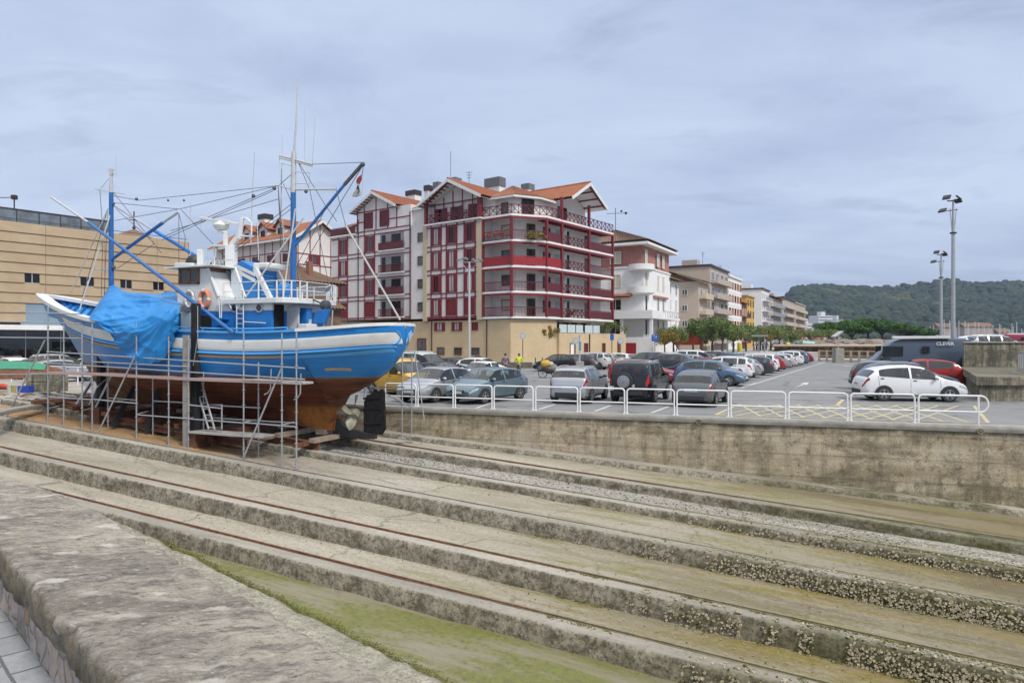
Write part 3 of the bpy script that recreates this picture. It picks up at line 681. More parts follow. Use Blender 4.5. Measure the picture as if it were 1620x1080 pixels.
def hull_mat():
    g = NG('boat_paint'); p, s, w_ = sw_sockets(g); z = g.sep(p)[2]
    wl = g.ma('ADD', g.ma('ADD', 1.44, g.ma('MULTIPLY', g.ma('MAXIMUM', g.ma('SUBTRACT', s, 15.0), 0.0), .034)), g.ma('MULTIPLY', g.noise(p, 5, 4), .02))
    n = g.noise(p, 2.2, 6, .65); n2 = g.noise(p, 11, 6, .75)
    blue = g.mix(g.rng(n, .35, .7), (.008, .175, .50), (.012, .21, .54)); blue = g.mix(g.rng(n2, .62, .74, 0, .3), blue, (.10, .28, .56))
    fade = g.rng(s, 20.5, 25.5); blue = g.mix(g.ma('MULTIPLY', fade, .5), blue, (.16, .27, .42))
    scr = g.ma('MULTIPLY', g.rng(g.noise(g.xyz(g.ma('MULTIPLY', s, .7), 0.0, g.ma('MULTIPLY', z, 5.0)), 1.7, 5, .7), .70, .73), g.rng(n, .5, .56))
    blue = g.mix(scr, blue, (.5, .46, .4))
    pv = g.xyz(g.ma('MULTIPLY', s, .18), 0.0, g.ma('MULTIPLY', z, 1.0))
    pk = g.noise(pv, 4.5, 6, .7, .15); seam = g.wave(g.xyz(0.0, 0.0, g.ma('ADD', z, g.ma('MULTIPLY', n, .08))), 2.1, 0, 'Z')
    wood = g.mix(g.rng(pk, .35, .66), (.235, .062, .022), (.060, .018, .010)); wood = g.mix(g.rng(n2, .52, .66, 0, .75), wood, (.020, .011, .008))
    dead = g.ma('MULTIPLY', g.rng(z, .42, .18), g.rng(s, 14.3, 12.9)); wood = g.mix(g.ma('MULTIPLY', dead, g.rng(n, .36, .56, .1, .95)), wood, (.44, .165, .022))
    bowo = g.ma('MULTIPLY', g.rng(s, 19.0, 22.5), g.rng(n, .36, .56)); wood = g.mix(g.ma('MULTIPLY', bowo, .85), wood, (.36, .18, .075))
    k3 = g.noise(p, 26, 7, .8); wood = g.mix(g.rng(k3, .52, .64, 0, .7), wood, (.018, .009, .006)); wood = g.mix(g.ma('MULTIPLY', g.rng(k3, .30, .42, .6, 0), g.rng(pk, .4, .6)), wood, (.40, .15, .055)); wood = g.mix(g.ma('MULTIPLY', g.rng(seam, .93, 1.0, 0, .7), g.ma('SUBTRACT', 1.0, dead)), wood, (.012, .007, .005))
    edge = g.rng(g.ma('SUBTRACT', wl, z), .10, .0, 0, .5); wood = g.mix(edge, wood, (.32, .19, .11))
    stv = g.noise(g.xyz(g.ma('MULTIPLY', s, 3.5), 0.0, g.ma('MULTIPLY', z, .35)), 1.6, 6, .7); blue = g.mix(g.ma('MULTIPLY', g.rng(stv, .60, .74, 0, .45), g.rng(n, .38, .6)), blue, (.16, .20, .24))
    bs_ = g.wave(g.xyz(0.0, 0.0, g.ma('ADD', z, g.ma('MULTIPLY', s, -.004))), 1.55, 0, 'Z'); blue = g.mix(g.rng(bs_, .96, 1.0, 0, .35), blue, (.004, .06, .22))
    col = g.mix(g.ma('GREATER_THAN', z, wl), wood, blue)
    g.bump(g.ma('ADD', g.ma('MULTIPLY', g.ma('GREATER_THAN', wl, z), g.ma('ADD', pk, g.ma('MULTIPLY', seam, -.4))), g.ma('MULTIPLY', n2, .15)), .35, .02)
    g.b.inputs['Coat Weight'].default_value = .0
    return g.done(col, g.ma('ADD', g.ma('MULTIPLY', g.ma('GREATER_THAN', wl, z), .3), .38))
m_hull = hull_mat()
m_bw = M('boat_white', (.74, .74, .72), (.60, .60, .575), 1.6, .45, fine=22)
m_bb = M('boat_blue', (.010, .150, .47), (.02, .20, .52), 1.5, .4)
m_lb = M('boat_light_blue', (.055, .30, .66), (.10, .36, .66), 2, .45)
m_mb = M('mast_blue', (.008, .10, .33), (.03, .14, .37), 3, .4)
m_tan = M('bare_wood_strake', (.52, .36, .20), (.36, .24, .13), 7, .8)
m_deck = M('boat_deck_planks', (.22, .13, .08), (.12, .08, .055), 5, .85)
m_brown = M('varnished_wood', (.20, .085, .03), (.11, .045, .018), 9, .4)
m_glass = glassy('dark_window_glass', (.025, .03, .035))
m_rope = M('rope', (.50, .49, .46), (.33, .32, .30), 20, .9); m_wire = M('rigging_wire', (.10, .105, .115), (.06, .06, .07), 20, .6)
m_alu = M('pale_metal', (.62, .62, .61), (.45, .45, .45), 7, .4, .3)
m_orange = M('faded_orange', (.72, .20, .10), (.62, .27, .16), 6, .6); m_bronze = M('propeller_metal', (.40, .37, .27), (.27, .25, .18), 6, .45, .3)

boat = thing('fishing_boat', 'blue and white wooden fishing boat propped up on the slipway cradle', 'boat', SA(18.5, CW, .2))
mb = MB(); NT = 34
def ring(s, sg):
    zk = curve(ZK, s); zs = sheer(s); P = []
    for k in range(NT+1):
        t = k/NT; P.append(SA(s, CW+sg*max(.02, sec(s, t)*hb(s)), lerp(zk, zs, t)))
    return P
for sg in (1, -1):
    b0 = []; 
    for s in SS: b0 += ring(s, sg)
    mb.add(b0, [(i*(NT+1)+k, (i+1)*(NT+1)+k, (i+1)*(NT+1)+k+1, i*(NT+1)+k+1) for i in range(len(SS)-1) for k in range(NT)])
for i in range(len(SS)-1):                    # keel bottom strip and stem closing
    a, b = SS[i], SS[i+1]; P = []
    for s in (a, b): zk = curve(ZK, s); q = max(.02, sec(s, 0)*hb(s)); P += [SA(s, CW+q, zk), SA(s, CW-q, zk)]
    mb.face([P[0], P[1], P[3], P[2]])
hull = part(mb, 'hull', m_hull, boat, smooth=38, weld=True)
def strip(name, m, s0, s1, prof, label=None, both=True, n=70, zf=None):        # strake following the hull: prof = [(offset out, dz below sheer)]
    mb = MB()
    for sg in ((1, -1) if both else (1,)):
        P = []; k = len(prof)
        s0, s1 = min(s0, s1), max(s0, s1); sl = sorted(set([s0, s1]+[s for s in SS if s0 < s < s1])); n = len(sl)-1
        for s in sl:
            for o, dz in prof:
                z = (zf(s) if zf else sheer(s))+dz; P.append(SA(s, CW+sg*(hw(s, z)+o), z))
        mb.add(P, [(i*k+j, (i+1)*k+j, (i+1)*k+(j+1) % k, i*k+(j+1) % k) for i in range(n) for j in range(k)]+[tuple(range(k)), tuple(range(n*k, n*k+k))])
    return part(mb, name, m, boat, smooth=45, label=label)
strip('bulwark_stripe', m_bw, 8.79, 24.6, [(.004, -.64), (.02, -.6), (.02, -.53), (.02, -.46), (.02, -.39), (.02, -.33), (.018, -.29), (.004, -.25)], 'broad white stripe along the bulwark')
strip('rubbing_strake', m_lb, 8.92, 25.6, [(-.02, -.68), (.06, -.69), (.09, -.73), (.06, -.77), (-.02, -.79)])
strip('bare_strake', m_tan, 12.2, 25.2, [(-.01, -.80), (.04, -.81), (.04, -.885), (-.01, -.895)], 'strake stripped to bare tan wood')
strip('sponson_strake', m_lb, 9.0, 12.2, [(-.02, -.80), (.05, -.82), (.05, -.88), (-.02, -.95)])
for a, b, m in ((8.76, 11.6, m_bw), (11.6, 21.3, m_lb), (21.3, 28.97, m_bw)):
    mb = MB(); n = 60; tk = .06 if m is m_lb else (.085 if a < 15 else .13)
    for sg in (1, -1):
        P = []
        for i in range(n+1):
            s = lerp(a, b, i/n); z = sheer(s); q = hb(s); inn = max(-.0, q-(.30+.05*min(3, max(0, s-24)) if s > 21.3 else .24)); ex = .07 if q > .3 else .05
            for o, dz in ((q+ex, -.02), (q+ex, tk), (inn, tk), (inn, -.02)): P.append(SA(s, CW+sg*o, z+dz))
        mb.add(P, [(i*4+j, i*4+4+j, i*4+4+(j+1) % 4, i*4+(j+1) % 4) for i in range(n) for j in range(4)]+[(0,1,2,3), (n*4,n*4+1,n*4+2,n*4+3)])
    part(mb, 'cap_rail', m, boat, smooth=40)
strip('bare_patch', m_tan, s_at(521, 6.7), s_at(494, 6.7), [(.003, -.04), (.012, -.03), (.012, .02), (.003, .05)], 'scraped patch of bare wood on the blue topside', both=False, zf=lambda s: 1.74+.02*math.sin(s*9))
mb = MB()                                      # inside of the bulwarks with ribs, and the deck
def dz_(s): return sheer(s)-(.82 if s < 22 else .82-.0*s)
for sg in (1, -1):
    P = []; n = 80
    for i in range(n+1):
        s = lerp(9.3, 28.4, i/n)
        for z in (sheer(s), dz_(s)-.05): P.append(SA(s, CW+sg*max(.02, hw(s, z)-.12), z))
    mb.add(P, [(i*2, i*2+2, i*2+3, i*2+1) for i in range(n)])
part(mb, 'inner_bulwark', m_lb, boat, fix=False)
mb = MB()
for i in range(60):
    s = 9.6+.31*i; z0, z1 = dz_(s), sheer(s)-.02
    for sg in (1, -1): mb.bar(SA(s, CW+sg*(hw(s, z0)-.16), z0), SA(s, CW+sg*(hw(s, z1)-.16), z1), .09, .12, up=(U.x, U.y, 0))
part(mb, 'bulwark_frames', m_bb, boat)
mb = MB(); mb.grid(lambda a, b: SA(lerp(9.2, 28.5, a), CW+(2*b-1)*max(.02, hw(lerp(9.2, 28.5, a), dz_(lerp(9.2, 28.5, a)))-.1), dz_(lerp(9.2, 28.5, a))+.06*(1-(2*b-1)**2)), 60, 8)
part(mb, 'deck', m_deck, boat, fix=False)
mb = MB()                                      # stern fairlead: the white hourglass on the counter
for sg in (1, -1):
    for k in range(10):
        s0, s1 = 8.93, 9.35
        pass
def stern_x(v):                                # half width of the hourglass
    return .045+.055*abs(2*v-1)**2
def stern_pt(x, z):
    a, b = 8.751, 11.0
    for _ in range(30):
        m = (a+b)/2
        if hw(m, z) < abs(x): a = m
        else: b = m
    return SA(a-.02, CW+x, z)
for c_, sg in ((.34, 1), (-.34, -1)):
    mb = MB(); P = []
    for k in range(11):
        v = k/10; z = sheer(8.8)-.66+.46*v; P.append(stern_pt(c_+sg*(.22*(2*v-1)**2-.1), z))
    mb.tube(P, .035, 6); part(mb, 'stern_scroll', m_lb, boat, smooth=60)

# deckhouse, wheelhouse and casing: upright profiles seen from port, swept across the boat
def wprism(mb, pts, w0, w1, m=0):
    P = [BP(x, y, w0) for x, y in pts]; mb.prism(P, Vector((Nn.x, Nn.y, 0))*(w1-w0), m)
def sbox(mb, s0, s1, w0, w1, z0, z1, m=0): mb.box(s0, s1, w0, w1, z0, z1, SA, m)
PW = 6.0
zdk = 2.2
z_band = BP(330, 493.5, PW).z; z_plat = BP(400, 473, 6.0).z; z_roof = BP(300, 424, PW).z; z_top = BP(380, 412, 5.2).z
sA, sB = s_at(430, PW), s_at(280, PW)
house = MB(); sbox(house, sA, sB, 3.0, 6.0, zdk, z_band); part(house, 'deckhouse', m_bb, boat, bevel=.02, label='blue lower deckhouse')
mb = MB(); sbox(mb, sA, s_at(345, PW), 3.0, 6.0, z_band+.002, z_plat-.12); part(mb, 'upper_house', m_bw, boat, bevel=.03)
mb = MB(); wprism(mb, [(279, 493), (283, 424), (329, 424), (345, 468), (345, 493)], PW, 3.0); wh = part(mb, 'wheelhouse', m_bw, boat, bevel=.03)
mb = MB(); s0, s1 = s_at(338, PW), s_at(276, PW)
mb.grid(lambda a, b: SA(lerp(s0-.25, s1+.2, a), lerp(2.75, 6.3, b), z_roof+.05+.09*math.sin(pi*a)**.5*math.sin(pi*b)**.5), 12, 10)
mb.box(s0-.25, s1+.2, 2.75, 6.3, z_roof, z_roof+.05, SA); part(mb, 'wheelhouse_roof', m_bw, boat, smooth=40)
def pane(mb, x0, y0, x1, y1, w, t, m=0): mb.prism([BP(x, y, w) for x, y in ((x0, y0), (x1, y0), (x1, y1), (x0, y1))], Vector((Nn.x, Nn.y, 0))*t, m)
mb = MB()
for a in ((283.5, 425, 316, 428), (283.5, 446, 316, 449.5), (283.5, 425, 287, 449.5), (298, 425, 302, 449.5), (312.5, 425, 316, 449.5)): pane(mb, *a, PW+.002, .04)
wf = part(mb, 'wheelhouse_window', m_brown, boat); mb = MB(); pane(mb, 286, 427, 313.5, 447, PW+.003, .02); part(mb, 'pane', m_glass, wf)
mb = MB(); sx_ = s_at(330, PW)                  # aft face of the wheelhouse: brown door post, door and porthole
sf = s_at(329, PW)-.0
mb.box(sf-.06, sf-.005, 5.2, 5.95, z_band+.7, z_roof-.05, SA); part(mb, 'wheelhouse_door', m_brown, boat)
def porthole(c, ax, r=.15, parent=boat):
    mb = MB(); mb.lathe([(r*1.35, 0), (r*1.35, .03), (r*1.2, .05), (r, .05), (r, .02)], c, ax, 18); f_ = part(mb, 'porthole', m_alu, parent, smooth=40)
    mb = MB(); mb.lathe([(r*.98, .0), (r*.98, .026), (0.001, .026)], c, ax, 18); part(mb, 'porthole_glass', m_glass, f_)
ax_p = Vector((Nn.x, Nn.y, 0)); ax_a = Vector((-U.x, -U.y, 0))
for x_ in (372, 411): porthole(BP(x_, 487, PW), ax_p, .13)
porthole(SA(s_at(338, PW)-.12, 5.0, z_roof-.25), ax_a+Vector((0,0,.0)), .13)
mb = MB(); mb.tube([BP(372, 423, PW), BP(388, 470, PW)], .045, 6); mb.tube([BP(329, 424, PW), BP(346, 469, PW)], .05, 6)
for a, b in (((346, 470), (348, 505)), ((348, 470), (351, 475)), ((351, 475), (350, 507)), ((358, 470), (366, 488))): mb.tube([BP(*a, PW+.12), BP(*b, PW+.12)], .022, 6)
part(mb, 'handrail', m_bw, boat, smooth=50)
mb = MB()                                        # platform (boat deck) over the aft part, with rounded after end
pw0, pw1 = 3.1, 6.15; sE = s_at(438, 6.15)-.55; sF = s_at(352, 6.15); P = []
arc = [(sF, pw1), (sE+.6, pw1)]+[(sE+.6-.6*sin(q), pw1-.9+.9*cos(q)) for q in (.4, .8, 1.2)]+[(sE, pw1-.9), (sE, pw0+.9)]+[(sE+.6-.6*cos(q), pw0+.9-.9*sin(q)) for q in (.4, .8, 1.2)]+[(sE+.6, pw0), (sF, pw0)]
mb.prism([SA(a, b, z_plat-.17) for a, b in arc], (0, 0, .19)); part(mb, 'boat_deck', m_bw, boat, bevel=.02)
mb = MB()
rail_pts = [(a, lerp(b, CW, .03)) for a, b in arc]
for zz_ in (.30, .62): mb.tube([SA(a, b, z_plat+zz_) for a, b in rail_pts], .015, 6)
for t in range(len(rail_pts)-1):
    a, b = Vector(rail_pts[t]), Vector(rail_pts[t+1]); n = max(1, int((b-a).length/.75))
    for k in range(n): q = a.lerp(b, k/n); mb.tube([SA(q.x, q.y, z_plat), SA(q.x, q.y, z_plat+.62)], .018 if k % 2 else .03, 6)
part(mb, 'boat_deck_railing', m_bw, boat, smooth=50)
mb = MB(); wprism(mb, [(366, 472), (366, 424), (381, 411.5), (404, 424), (404, 472)], 5.2, 4.0); cas = part(mb, 'engine_casing', m_bb, boat, bevel=.03)
mb = MB(); pane(mb, 366.2, 426, 383, 471, 5.2+.003, .02); part(mb, 'casing_panel', M('off_white_paint', (.66, .71, .74), (.58, .64, .68), 3, .5), cas)
mb = MB()
for (xa, ya, xb, yb, h) in ((371, 417, 404, 432, 5.5), (383, 430, 404, 441, 6)): mb.prism([BP(x, y, 5.204) for x, y in ((xa, ya), (xb, yb), (xb, yb+h), (xa, ya+h))], ax_p*.025)
part(mb, 'casing_stripe', m_bw, cas)
mb = MB(); s0 = s_at(404, 5.2)
for k in range(7): mb.box(s0-.03, s0-.003, 4.3, 4.95, BP(404, 466-5*k, 5.2).z, BP(404, 463.4-5*k, 5.2).z, SA)
part(mb, 'louvre', m_lb, cas)
mb = MB(); mb.bar(SA(s0+.05, 5.16, BP(404, 424, 5.2).z), SA(s0-.75, 5.16, z_plat), .12, .2); mb.bar(SA(s0+.05, 4.04, BP(404, 424, 5.2).z), SA(s0-.75, 4.04, z_plat), .12, .2); mb.bar(SA(s0+.02, 4, BP(404, 423, 5.2).z), SA(s0+.02, 5.2, BP(404, 423, 5.2).z), .2, .12); part(mb, 'casing_frame', m_bw, boat, bevel=.02)
mb = MB(); sbox(mb, s0-.5, s0+.25, 4.1, 5.1, BP(404, 424, 5.2).z, BP(404, 415, 5.2).z); part(mb, 'roof_locker', m_bw, boat, bevel=.06)
# things on the aft face of the deckhouse
mb = MB(); mb.box(sA-.03, sA-.004, 5.42, 5.9, 2.35, z_plat-.2, SA); part(mb, 'doorway', M('dark_interior', (.012, .010, .010), None, 3, .9), boat)
mb = MB(); pane(mb, 453.5, 485.5, 474, 521, 5.2, .05); dr = part(mb, 'white_door', m_bw, boat, bevel=.015, label='white door standing open')
mb = MB(); mb.ball(BP(472, 513, 5.27), .035); part(mb, 'door_handle', m_dark, dr)
mb = MB(); pane(mb, 475, 487, 485, 524, 5.0, -.3); part(mb, 'blue_screen', m_bb, boat)
mb = MB(); mb.prism([BP(x, y, 5.0) for x, y in ((497, 511), (503, 491), (524, 489), (517, 512))], ax_p*.12); part(mb, 'hatch_lid', m_bb, boat, bevel=.02)
mb = MB(); p0 = BP(512, 528, 4.9); mb.tube([p0, BP(513, 490, 4.9)], .045, 8); p1 = BP(524, 528, 4.6); mb.tube([p1, BP(526, 490, 4.6)], .03, 8); mb.tube([BP(489, 526, 5.2), BP(491, 505, 5.2)], .06, 8, cap=True); part(mb, 'deck_post', m_alu, boat, smooth=50)
mb = MB(); sbox(mb, s_at(486, 5.6), s_at(471, 5.6), 5.0, 5.6, 2.2, BP(480, 512, 5.6).z); part(mb, 'white_locker', m_bw, boat, bevel=.03)
mb = MB(); sbox(mb, 9.7, 10.9, 3.7, 5.4, 2.3, 3.28); part(mb, 'stern_hatch', m_lb, boat, bevel=.08)
mb = MB(); c = BP(515, 483, 4.9)
for k in range(3): mb.lathe([(.16, -.02), (.19, 0), (.16, .02)], c+ax_p*(.09*k-.09), ax_p, 14)
mb.tube([c-ax_p*.16, c+ax_p*.16], .05, 8); mb.bar(c, SA(sE, 4.9, z_plat), .05, .05); part(mb, 'hauler_wheel', m_wire, boat, smooth=40)
lad = MB(); q0 = [BP(x, y, PW+.1) for x, y in ((374.5, 460), (374.5, 524), (385, 460), (385, 524))]
lad.tube(q0[:2], .022, 6); lad.tube(q0[2:], .022, 6)
for k in range(8): t = (k+.5)/8; lad.tube([q0[0].lerp(q0[1], t), q0[2].lerp(q0[3], t)], .015, 6)
part(lad, 'boarding_ladder', m_bw, boat, smooth=50)
mb = MB(); mb.tube([BP(386, 509, PW+.07), BP(420, 511, PW+.07)], .022, 6); part(mb, 'grab_rail', m_bw, boat)
mb = MB()
for k, y in enumerate((503, 512)): pane(mb, 349, y, 363, y+2.2, PW+.002, .25)
part(mb, 'side_step', m_bb, boat)
mb = MB(); pane(mb, 287, 494, 303, 527, PW+.002, .03); part(mb, 'pale_side_door', M('pale_blue_paint', (.52, .66, .74), (.45, .58, .68), 3, .5), boat)
mb = MB(); pane(mb, 317, 499, 335, 527, PW+.002, .02); part(mb, 'side_doorway', MC['dark_interior'], boat)
mb = MB(); n = 20
for sg in (1, -1): mb.tube([SA(lerp(12, 17.6, i/n), CW+sg*(hb(lerp(12, 17.6, i/n))-.1), sheer(lerp(12, 17.6, i/n))+.14) for i in range(n+1)], .03, 6); [mb.tube([SA(s, CW+sg*(hb(s)-.1), sheer(s)), SA(s, CW+sg*(hb(s)-.1), sheer(s)+.14)], .025, 6) for s in (12, 13.8, 15.6, 17.6)]
part(mb, 'bulwark_rail', m_lb, boat, smooth=50)
for x_, w_, big in ((478, 4.9, 1), (517, 4.3, 1), (383, 5.9, 0), (450, 5.0, 2)):
    c = BP(x_, {1: 460, 0: 483, 2: 458}[big], w_)
    mb = MB()
    if big == 1:
        mb.tube([Vector((c.x, c.y, z_plat)), c], .03, 6); f_ = part(mb, 'floodlight', m_bw, boat); mb = MB()
        mb.bar(c+Vector((0,0,-.02)), c+Vector((.08,-.1,.17)), .32, .07, up=(U.x, U.y, 0)); part(mb, 'floodlight_head', m_galv, f_, bevel=.02)
    elif big == 0: mb.lathe([(.05, 0), (.1, .08), (.12, .2), (.02, .21)], c, ax_p, 12); part(mb, 'deck_lamp', m_alu, boat, smooth=40)
    else:
        mb.lathe([(.16, 0), (.17, .4), (.2, .5)], Vector((c.x, c.y, z_plat)), (0,0,1), 14); mb.ball((c.x, c.y, c.z+.02), (.3, .3, .26), 14, 8); part(mb, 'ventilator_cowl', m_bb, boat, smooth=60)
# masts, gantry, booms
fm = BP(176, 470, CW); z_f = BP(176, 305, CW).z; z_ft = BP(176, 274, CW).z
mb = MB(); mb.tube([(fm.x, fm.y, 2.6), (fm.x, fm.y, z_f)], [.12, .09], 12); fmast = part(mb, 'foremast', m_mb, boat, smooth=50)
mb = MB(); mb.tube([(fm.x, fm.y, z_f), (fm.x, fm.y, z_ft)], [.085, .06], 10); mb.box(-.07, .07, -.07, .07, z_ft-.1, z_ft+.18, lambda x, y, z: (fm.x+x, fm.y+y, z)); part(mb, 'masthead', m_alu, fmast)
mm = BP(464, 473, CW); z_m = BP(464, 305, CW).z; z_mt = BP(467, 240, CW).z
mb = MB(); mb.tube([(mm.x, mm.y, 2.3), (mm.x, mm.y, z_m)], [.125, .10], 12); mmast = part(mb, 'mainmast', m_mb, boat, smooth=50)
mb = MB(); mb.tube([(mm.x, mm.y, z_m), (mm.x+.02, mm.y, z_mt)], [.105, .09], 10); part(mb, 'masthead', m_alu, mmast, smooth=50)
mb = MB()
for pts, r in (([(449, 386), (442, 246)], .012), ([(455, 470), (467, 300)], .016), ([(442, 246), (494, 260)], .045), ([(442, 250), (494, 263)], .03), ([(440, 293), (466, 301)], .03), ([(466, 300), (532, 299)], .04), ([(468, 272), (490, 273), (490, 291), (468, 290)], .02), ([(445, 258), (464, 263)], .02), ([(446, 258), (446, 267)], .02)):
    mb.tube([BP(x, y, CW) for x, y in pts], r, 6)
part(mb, 'mainmast_yard', m_alu, mmast)
mb = MB(); mb.tube([BP(150, 299, CW), BP(196, 307, CW)], .02, 6); mb.tube([BP(158, 300, CW), BP(172, 283, CW)], .012, 6); mb.tube([BP(180, 281, CW), BP(193, 305, CW)], .016, 6); mb.tube([BP(170, 268, CW), BP(183, 276, CW)], .02, 6); part(mb, 'foremast_yard', m_alu, fmast); mb = MB(); mb.tube([BP(145, 425, 5.3), BP(175, 427, CW)], .025, 6); part(mb, 'shroud_spreader', m_alu, fmast)
for pts, r, par_ in (([(465, 242), (469, 190), (471, 122)], [.045, .035, .02], mmast), ([(482, 258), (482.5, 167)], [.014, .01], mmast), ([(494, 260), (499, 186)], [.016, .01], mmast), ([(446.5, 246), (446.5, 213)], [.016, .012], mmast), ([(183, 280), (183.5, 244)], [.016, .01], fmast), ([(397, 385), (399, 310), (403, 241)], [.022, .018, .012], boat), ([(302, 415), (301, 340), (302, 320)], [.016, .014, .01], boat), ([(317, 410), (318.5, 345)], [.01, .01], boat), ([(409, 412), (407, 352)], [.02, .02], boat)):
    mb = MB(); mb.tube([BP(x, y, CW) for x, y in pts], r, 6); part(mb, 'whip_antenna', m_alu, par_)
for nm, pts, ws, r, m in (('derrick_boom', [(140, 352), (258, 441), (370, 527)], [4.9, 6.3, 7.2], .068, m_mb), ('derrick_extension', [(81, 312), (140, 352)], [4.5, 4.9], .05, m_alu), ('cargo_boom', [(176, 411), (258, 352)], [4.5, 5.2], .07, m_mb), ('boom_extension', [(258, 352), (283, 335)], [5.2, 5.3], .055, m_alu), ('steadying_boom', [(243, 364), (312, 406)], [4.3, 4.3], .08, m_bb), ('boom_extension', [(180, 325), (243, 364)], [4.4, 4.3], .04, m_alu), ('aft_boom', [(467, 388), (545, 292)], [4.5, 4.0], .06, m_bb), ('boom_extension', [(545, 292), (575, 258)], [4.0, 3.9], .07, m_wire)):
    mb = MB(); mb.tube([BP(x, y, w_) for (x, y), w_ in zip(pts, ws)], r, 8); part(mb, nm, m, boat, smooth=50)
mb = MB()
for pts, ws, r in (([(171, 330), (112, 462)], [4.5, 5.2], .022), ([(176, 335), (126, 490)], [4.5, 6.2], .03), ([(480, 345), (386, 473)], [4.5, 6.0], .035), ([(467, 330), (448, 470)], [4.5, 5.6], .03), ([(547, 357), (633, 506)], [4.2, 4.9], .035), ([(432, 399), (461, 401)], [4.5, 4.5], .02)):
    mb = MB(); mb.tube([BP(x, y, w_) for (x, y), w_ in zip(pts, ws)], r, 6); part(mb, 'stay', m_rope, boat)
mb = MB()
def rope(pts, w_=CW, r=.013, sag=0.):
    P = [BP(x, y, w_) for x, y in pts]; Q = []
    for a, b in zip(P, P[1:]):
        for k in range(8): t = k/8; q = a.lerp(b, t); q.z -= sag*4*t*(1-t); Q.append(q)
    mb.tube(Q+[P[-1]], r, 5)
for a in ([(180, 310), (220, 317), (440, 294)], [(182, 321), (283, 331)], [(283, 331), (440, 294)], [(181, 349), (283, 331)], [(283, 335), (283, 420)], [(287, 332), (357, 408)], [(434, 298), (260, 374)], [(432, 302), (256, 380)], [(440, 315), (270, 365)], [(352, 408), (462, 322)], [(356, 410), (465, 327)], [(440, 294), (466, 272)], [(440, 293), (448, 400)], [(468, 250), (515, 325), (533, 350)], [(471, 255), (490, 300), (510, 400), (524, 470)], [(494, 260), (574, 257)], [(532, 300), (547, 357)], [(570, 262), (515, 330), (470, 420)], [(572, 265), (524, 345), (480, 420)], [(572, 262), (467, 385)], [(448, 290), (466, 330)], [(158, 300), (163, 370), (160, 470)], [(170, 330), (165, 470)], [(180, 305), (255, 400)], [(183, 330), (245, 385), (185, 425)], [(283, 338), (293, 375), (292, 395)], [(440, 294), (445, 400)], [(446, 260), (443, 400)], [(168, 340), (130, 470)], [(575, 262), (572, 280)]): rope(a)
for x, y, r in ((216, 315, .07), (266, 317, .05), (291, 317, .05), (434, 298, .08), (401, 310, .08), (484, 303, .07), (574, 260, .09), (318, 398, .06), (180, 423, .09), (180, 322, .06)): mb.ball(BP(x, y, CW), r, 8, 6)
part(mb, 'rigging', m_wire, boat, fix=False)
mb = MB()
g0 = BP(366, 420, CW); g1 = BP(366, 388, CW)
mb.bar(BP(366, 473, CW), g1, .36, .36); mb.bar(g1, BP(379, 372, CW), .14, .2); mb.bar(BP(379, 378, CW), BP(383, 345, CW), .14, .14); mb.tube([BP(383, 345, CW), BP(389, 345, CW), BP(398, 352, CW), BP(398, 374, CW), BP(381, 373, CW)], .04, 6)
mb.bar(BP(340, 389, CW), BP(366, 389, CW), .4, .06); mb.tube([BP(339, 389, CW), BP(339, 420, CW)], .04, 6); mb.bar(BP(357, 388, CW), BP(357, 365, CW), .12, .16); mb.bar(BP(349, 367, CW), BP(357, 367, CW), .3, .06)
gan = part(mb, 'radar_gantry', m_bw, boat, bevel=.01)
mb = MB(); c = BP(350, 365, CW); mb.lathe([(.1, -.02), (.24, .06), (.32, .2), (.3, .26), (.15, .34), (.12, .4)], c, (0,0,1), 16); part(mb, 'radar_pedestal', m_bw, gan, smooth=40)
mb = MB(); mb.bar(BP(318, 345, CW), BP(378, 355, CW), .1, .12); mb.bar(BP(340, 349, CW), BP(362, 352, CW), .18, .18); part(mb, 'radar_scanner', m_bw, gan, bevel=.02)
mb = MB(); c = BP(307, 419, 4.9); mb.ball((c.x, c.y, c.z+.12), (.3, .26, .3), 12, 8); mb.lathe([(.32, -.3), (.33, .05), (.28, .25)], c+Vector((0,0,.0)), (0,0,1), 14); part(mb, 'covered_searchlight', m_dark, boat, smooth=60)
mb = MB(); mb.bar(BP(317.5, 421, 5.2), BP(317, 395, 5.2), .22, .22); mb.bar(BP(284, 421, 5.1), BP(312, 421, 5.1), .5, .22); part(mb, 'roof_box', m_bw, boat, bevel=.03)
mb = MB()
for i in range(9): s = lerp(s_at(365, 6.2), s_at(322, 6.2), i/8); mb.tube([SA(s, 6.1, z_roof+.08), SA(s, 6.1, z_roof+.2)], .015, 5)
mb.tube([SA(s_at(365, 6.2), 6.1, z_roof+.2), SA(s_at(322, 6.2), 6.1, z_roof+.2)], .015, 5); part(mb, 'roof_rail', m_bw, boat)
# propeller, rudder, shoe
mb = MB(); mb.prism([SA(s, CW-.09, z) for s, z in ((11.75, -.60), (11.75, -.12), (11.55, -.15), (11.35, -.40), (10.0, -.62), (10.0, -.78), (11.75, -.80))], ax_p*.18); part(mb, 'rudder_shoe', m_dark, boat, bevel=.01)
mb = MB(); rp = [(10.5, -.55), (10.48, .55), (10.35, .78), (10.05, .86), (9.72, 1.0), (9.62, .92), (9.58, -.40), (9.75, -.62)]
mb.prism([SA(s, CW-.05, z) for s, z in rp], ax_p*.10)
for z in (-.28, .25, .62): mb.prism([SA(s, CW-.08, zz_) for s, zz_ in ((10.5, z), (9.72, z+.05), (9.72, z+.11), (10.5, z+.07))], ax_p*.16)
for s in (10.33, 9.98): mb.box(s-.015, s+.015, CW+.05, CW+.065, -.5, .75, SA)
m_matte = M('matte_black', (.012, .012, .013), (.028, .027, .026), 6, .9, spec=.15); rud = part(mb, 'rudder', m_matte, boat, bevel=.012)
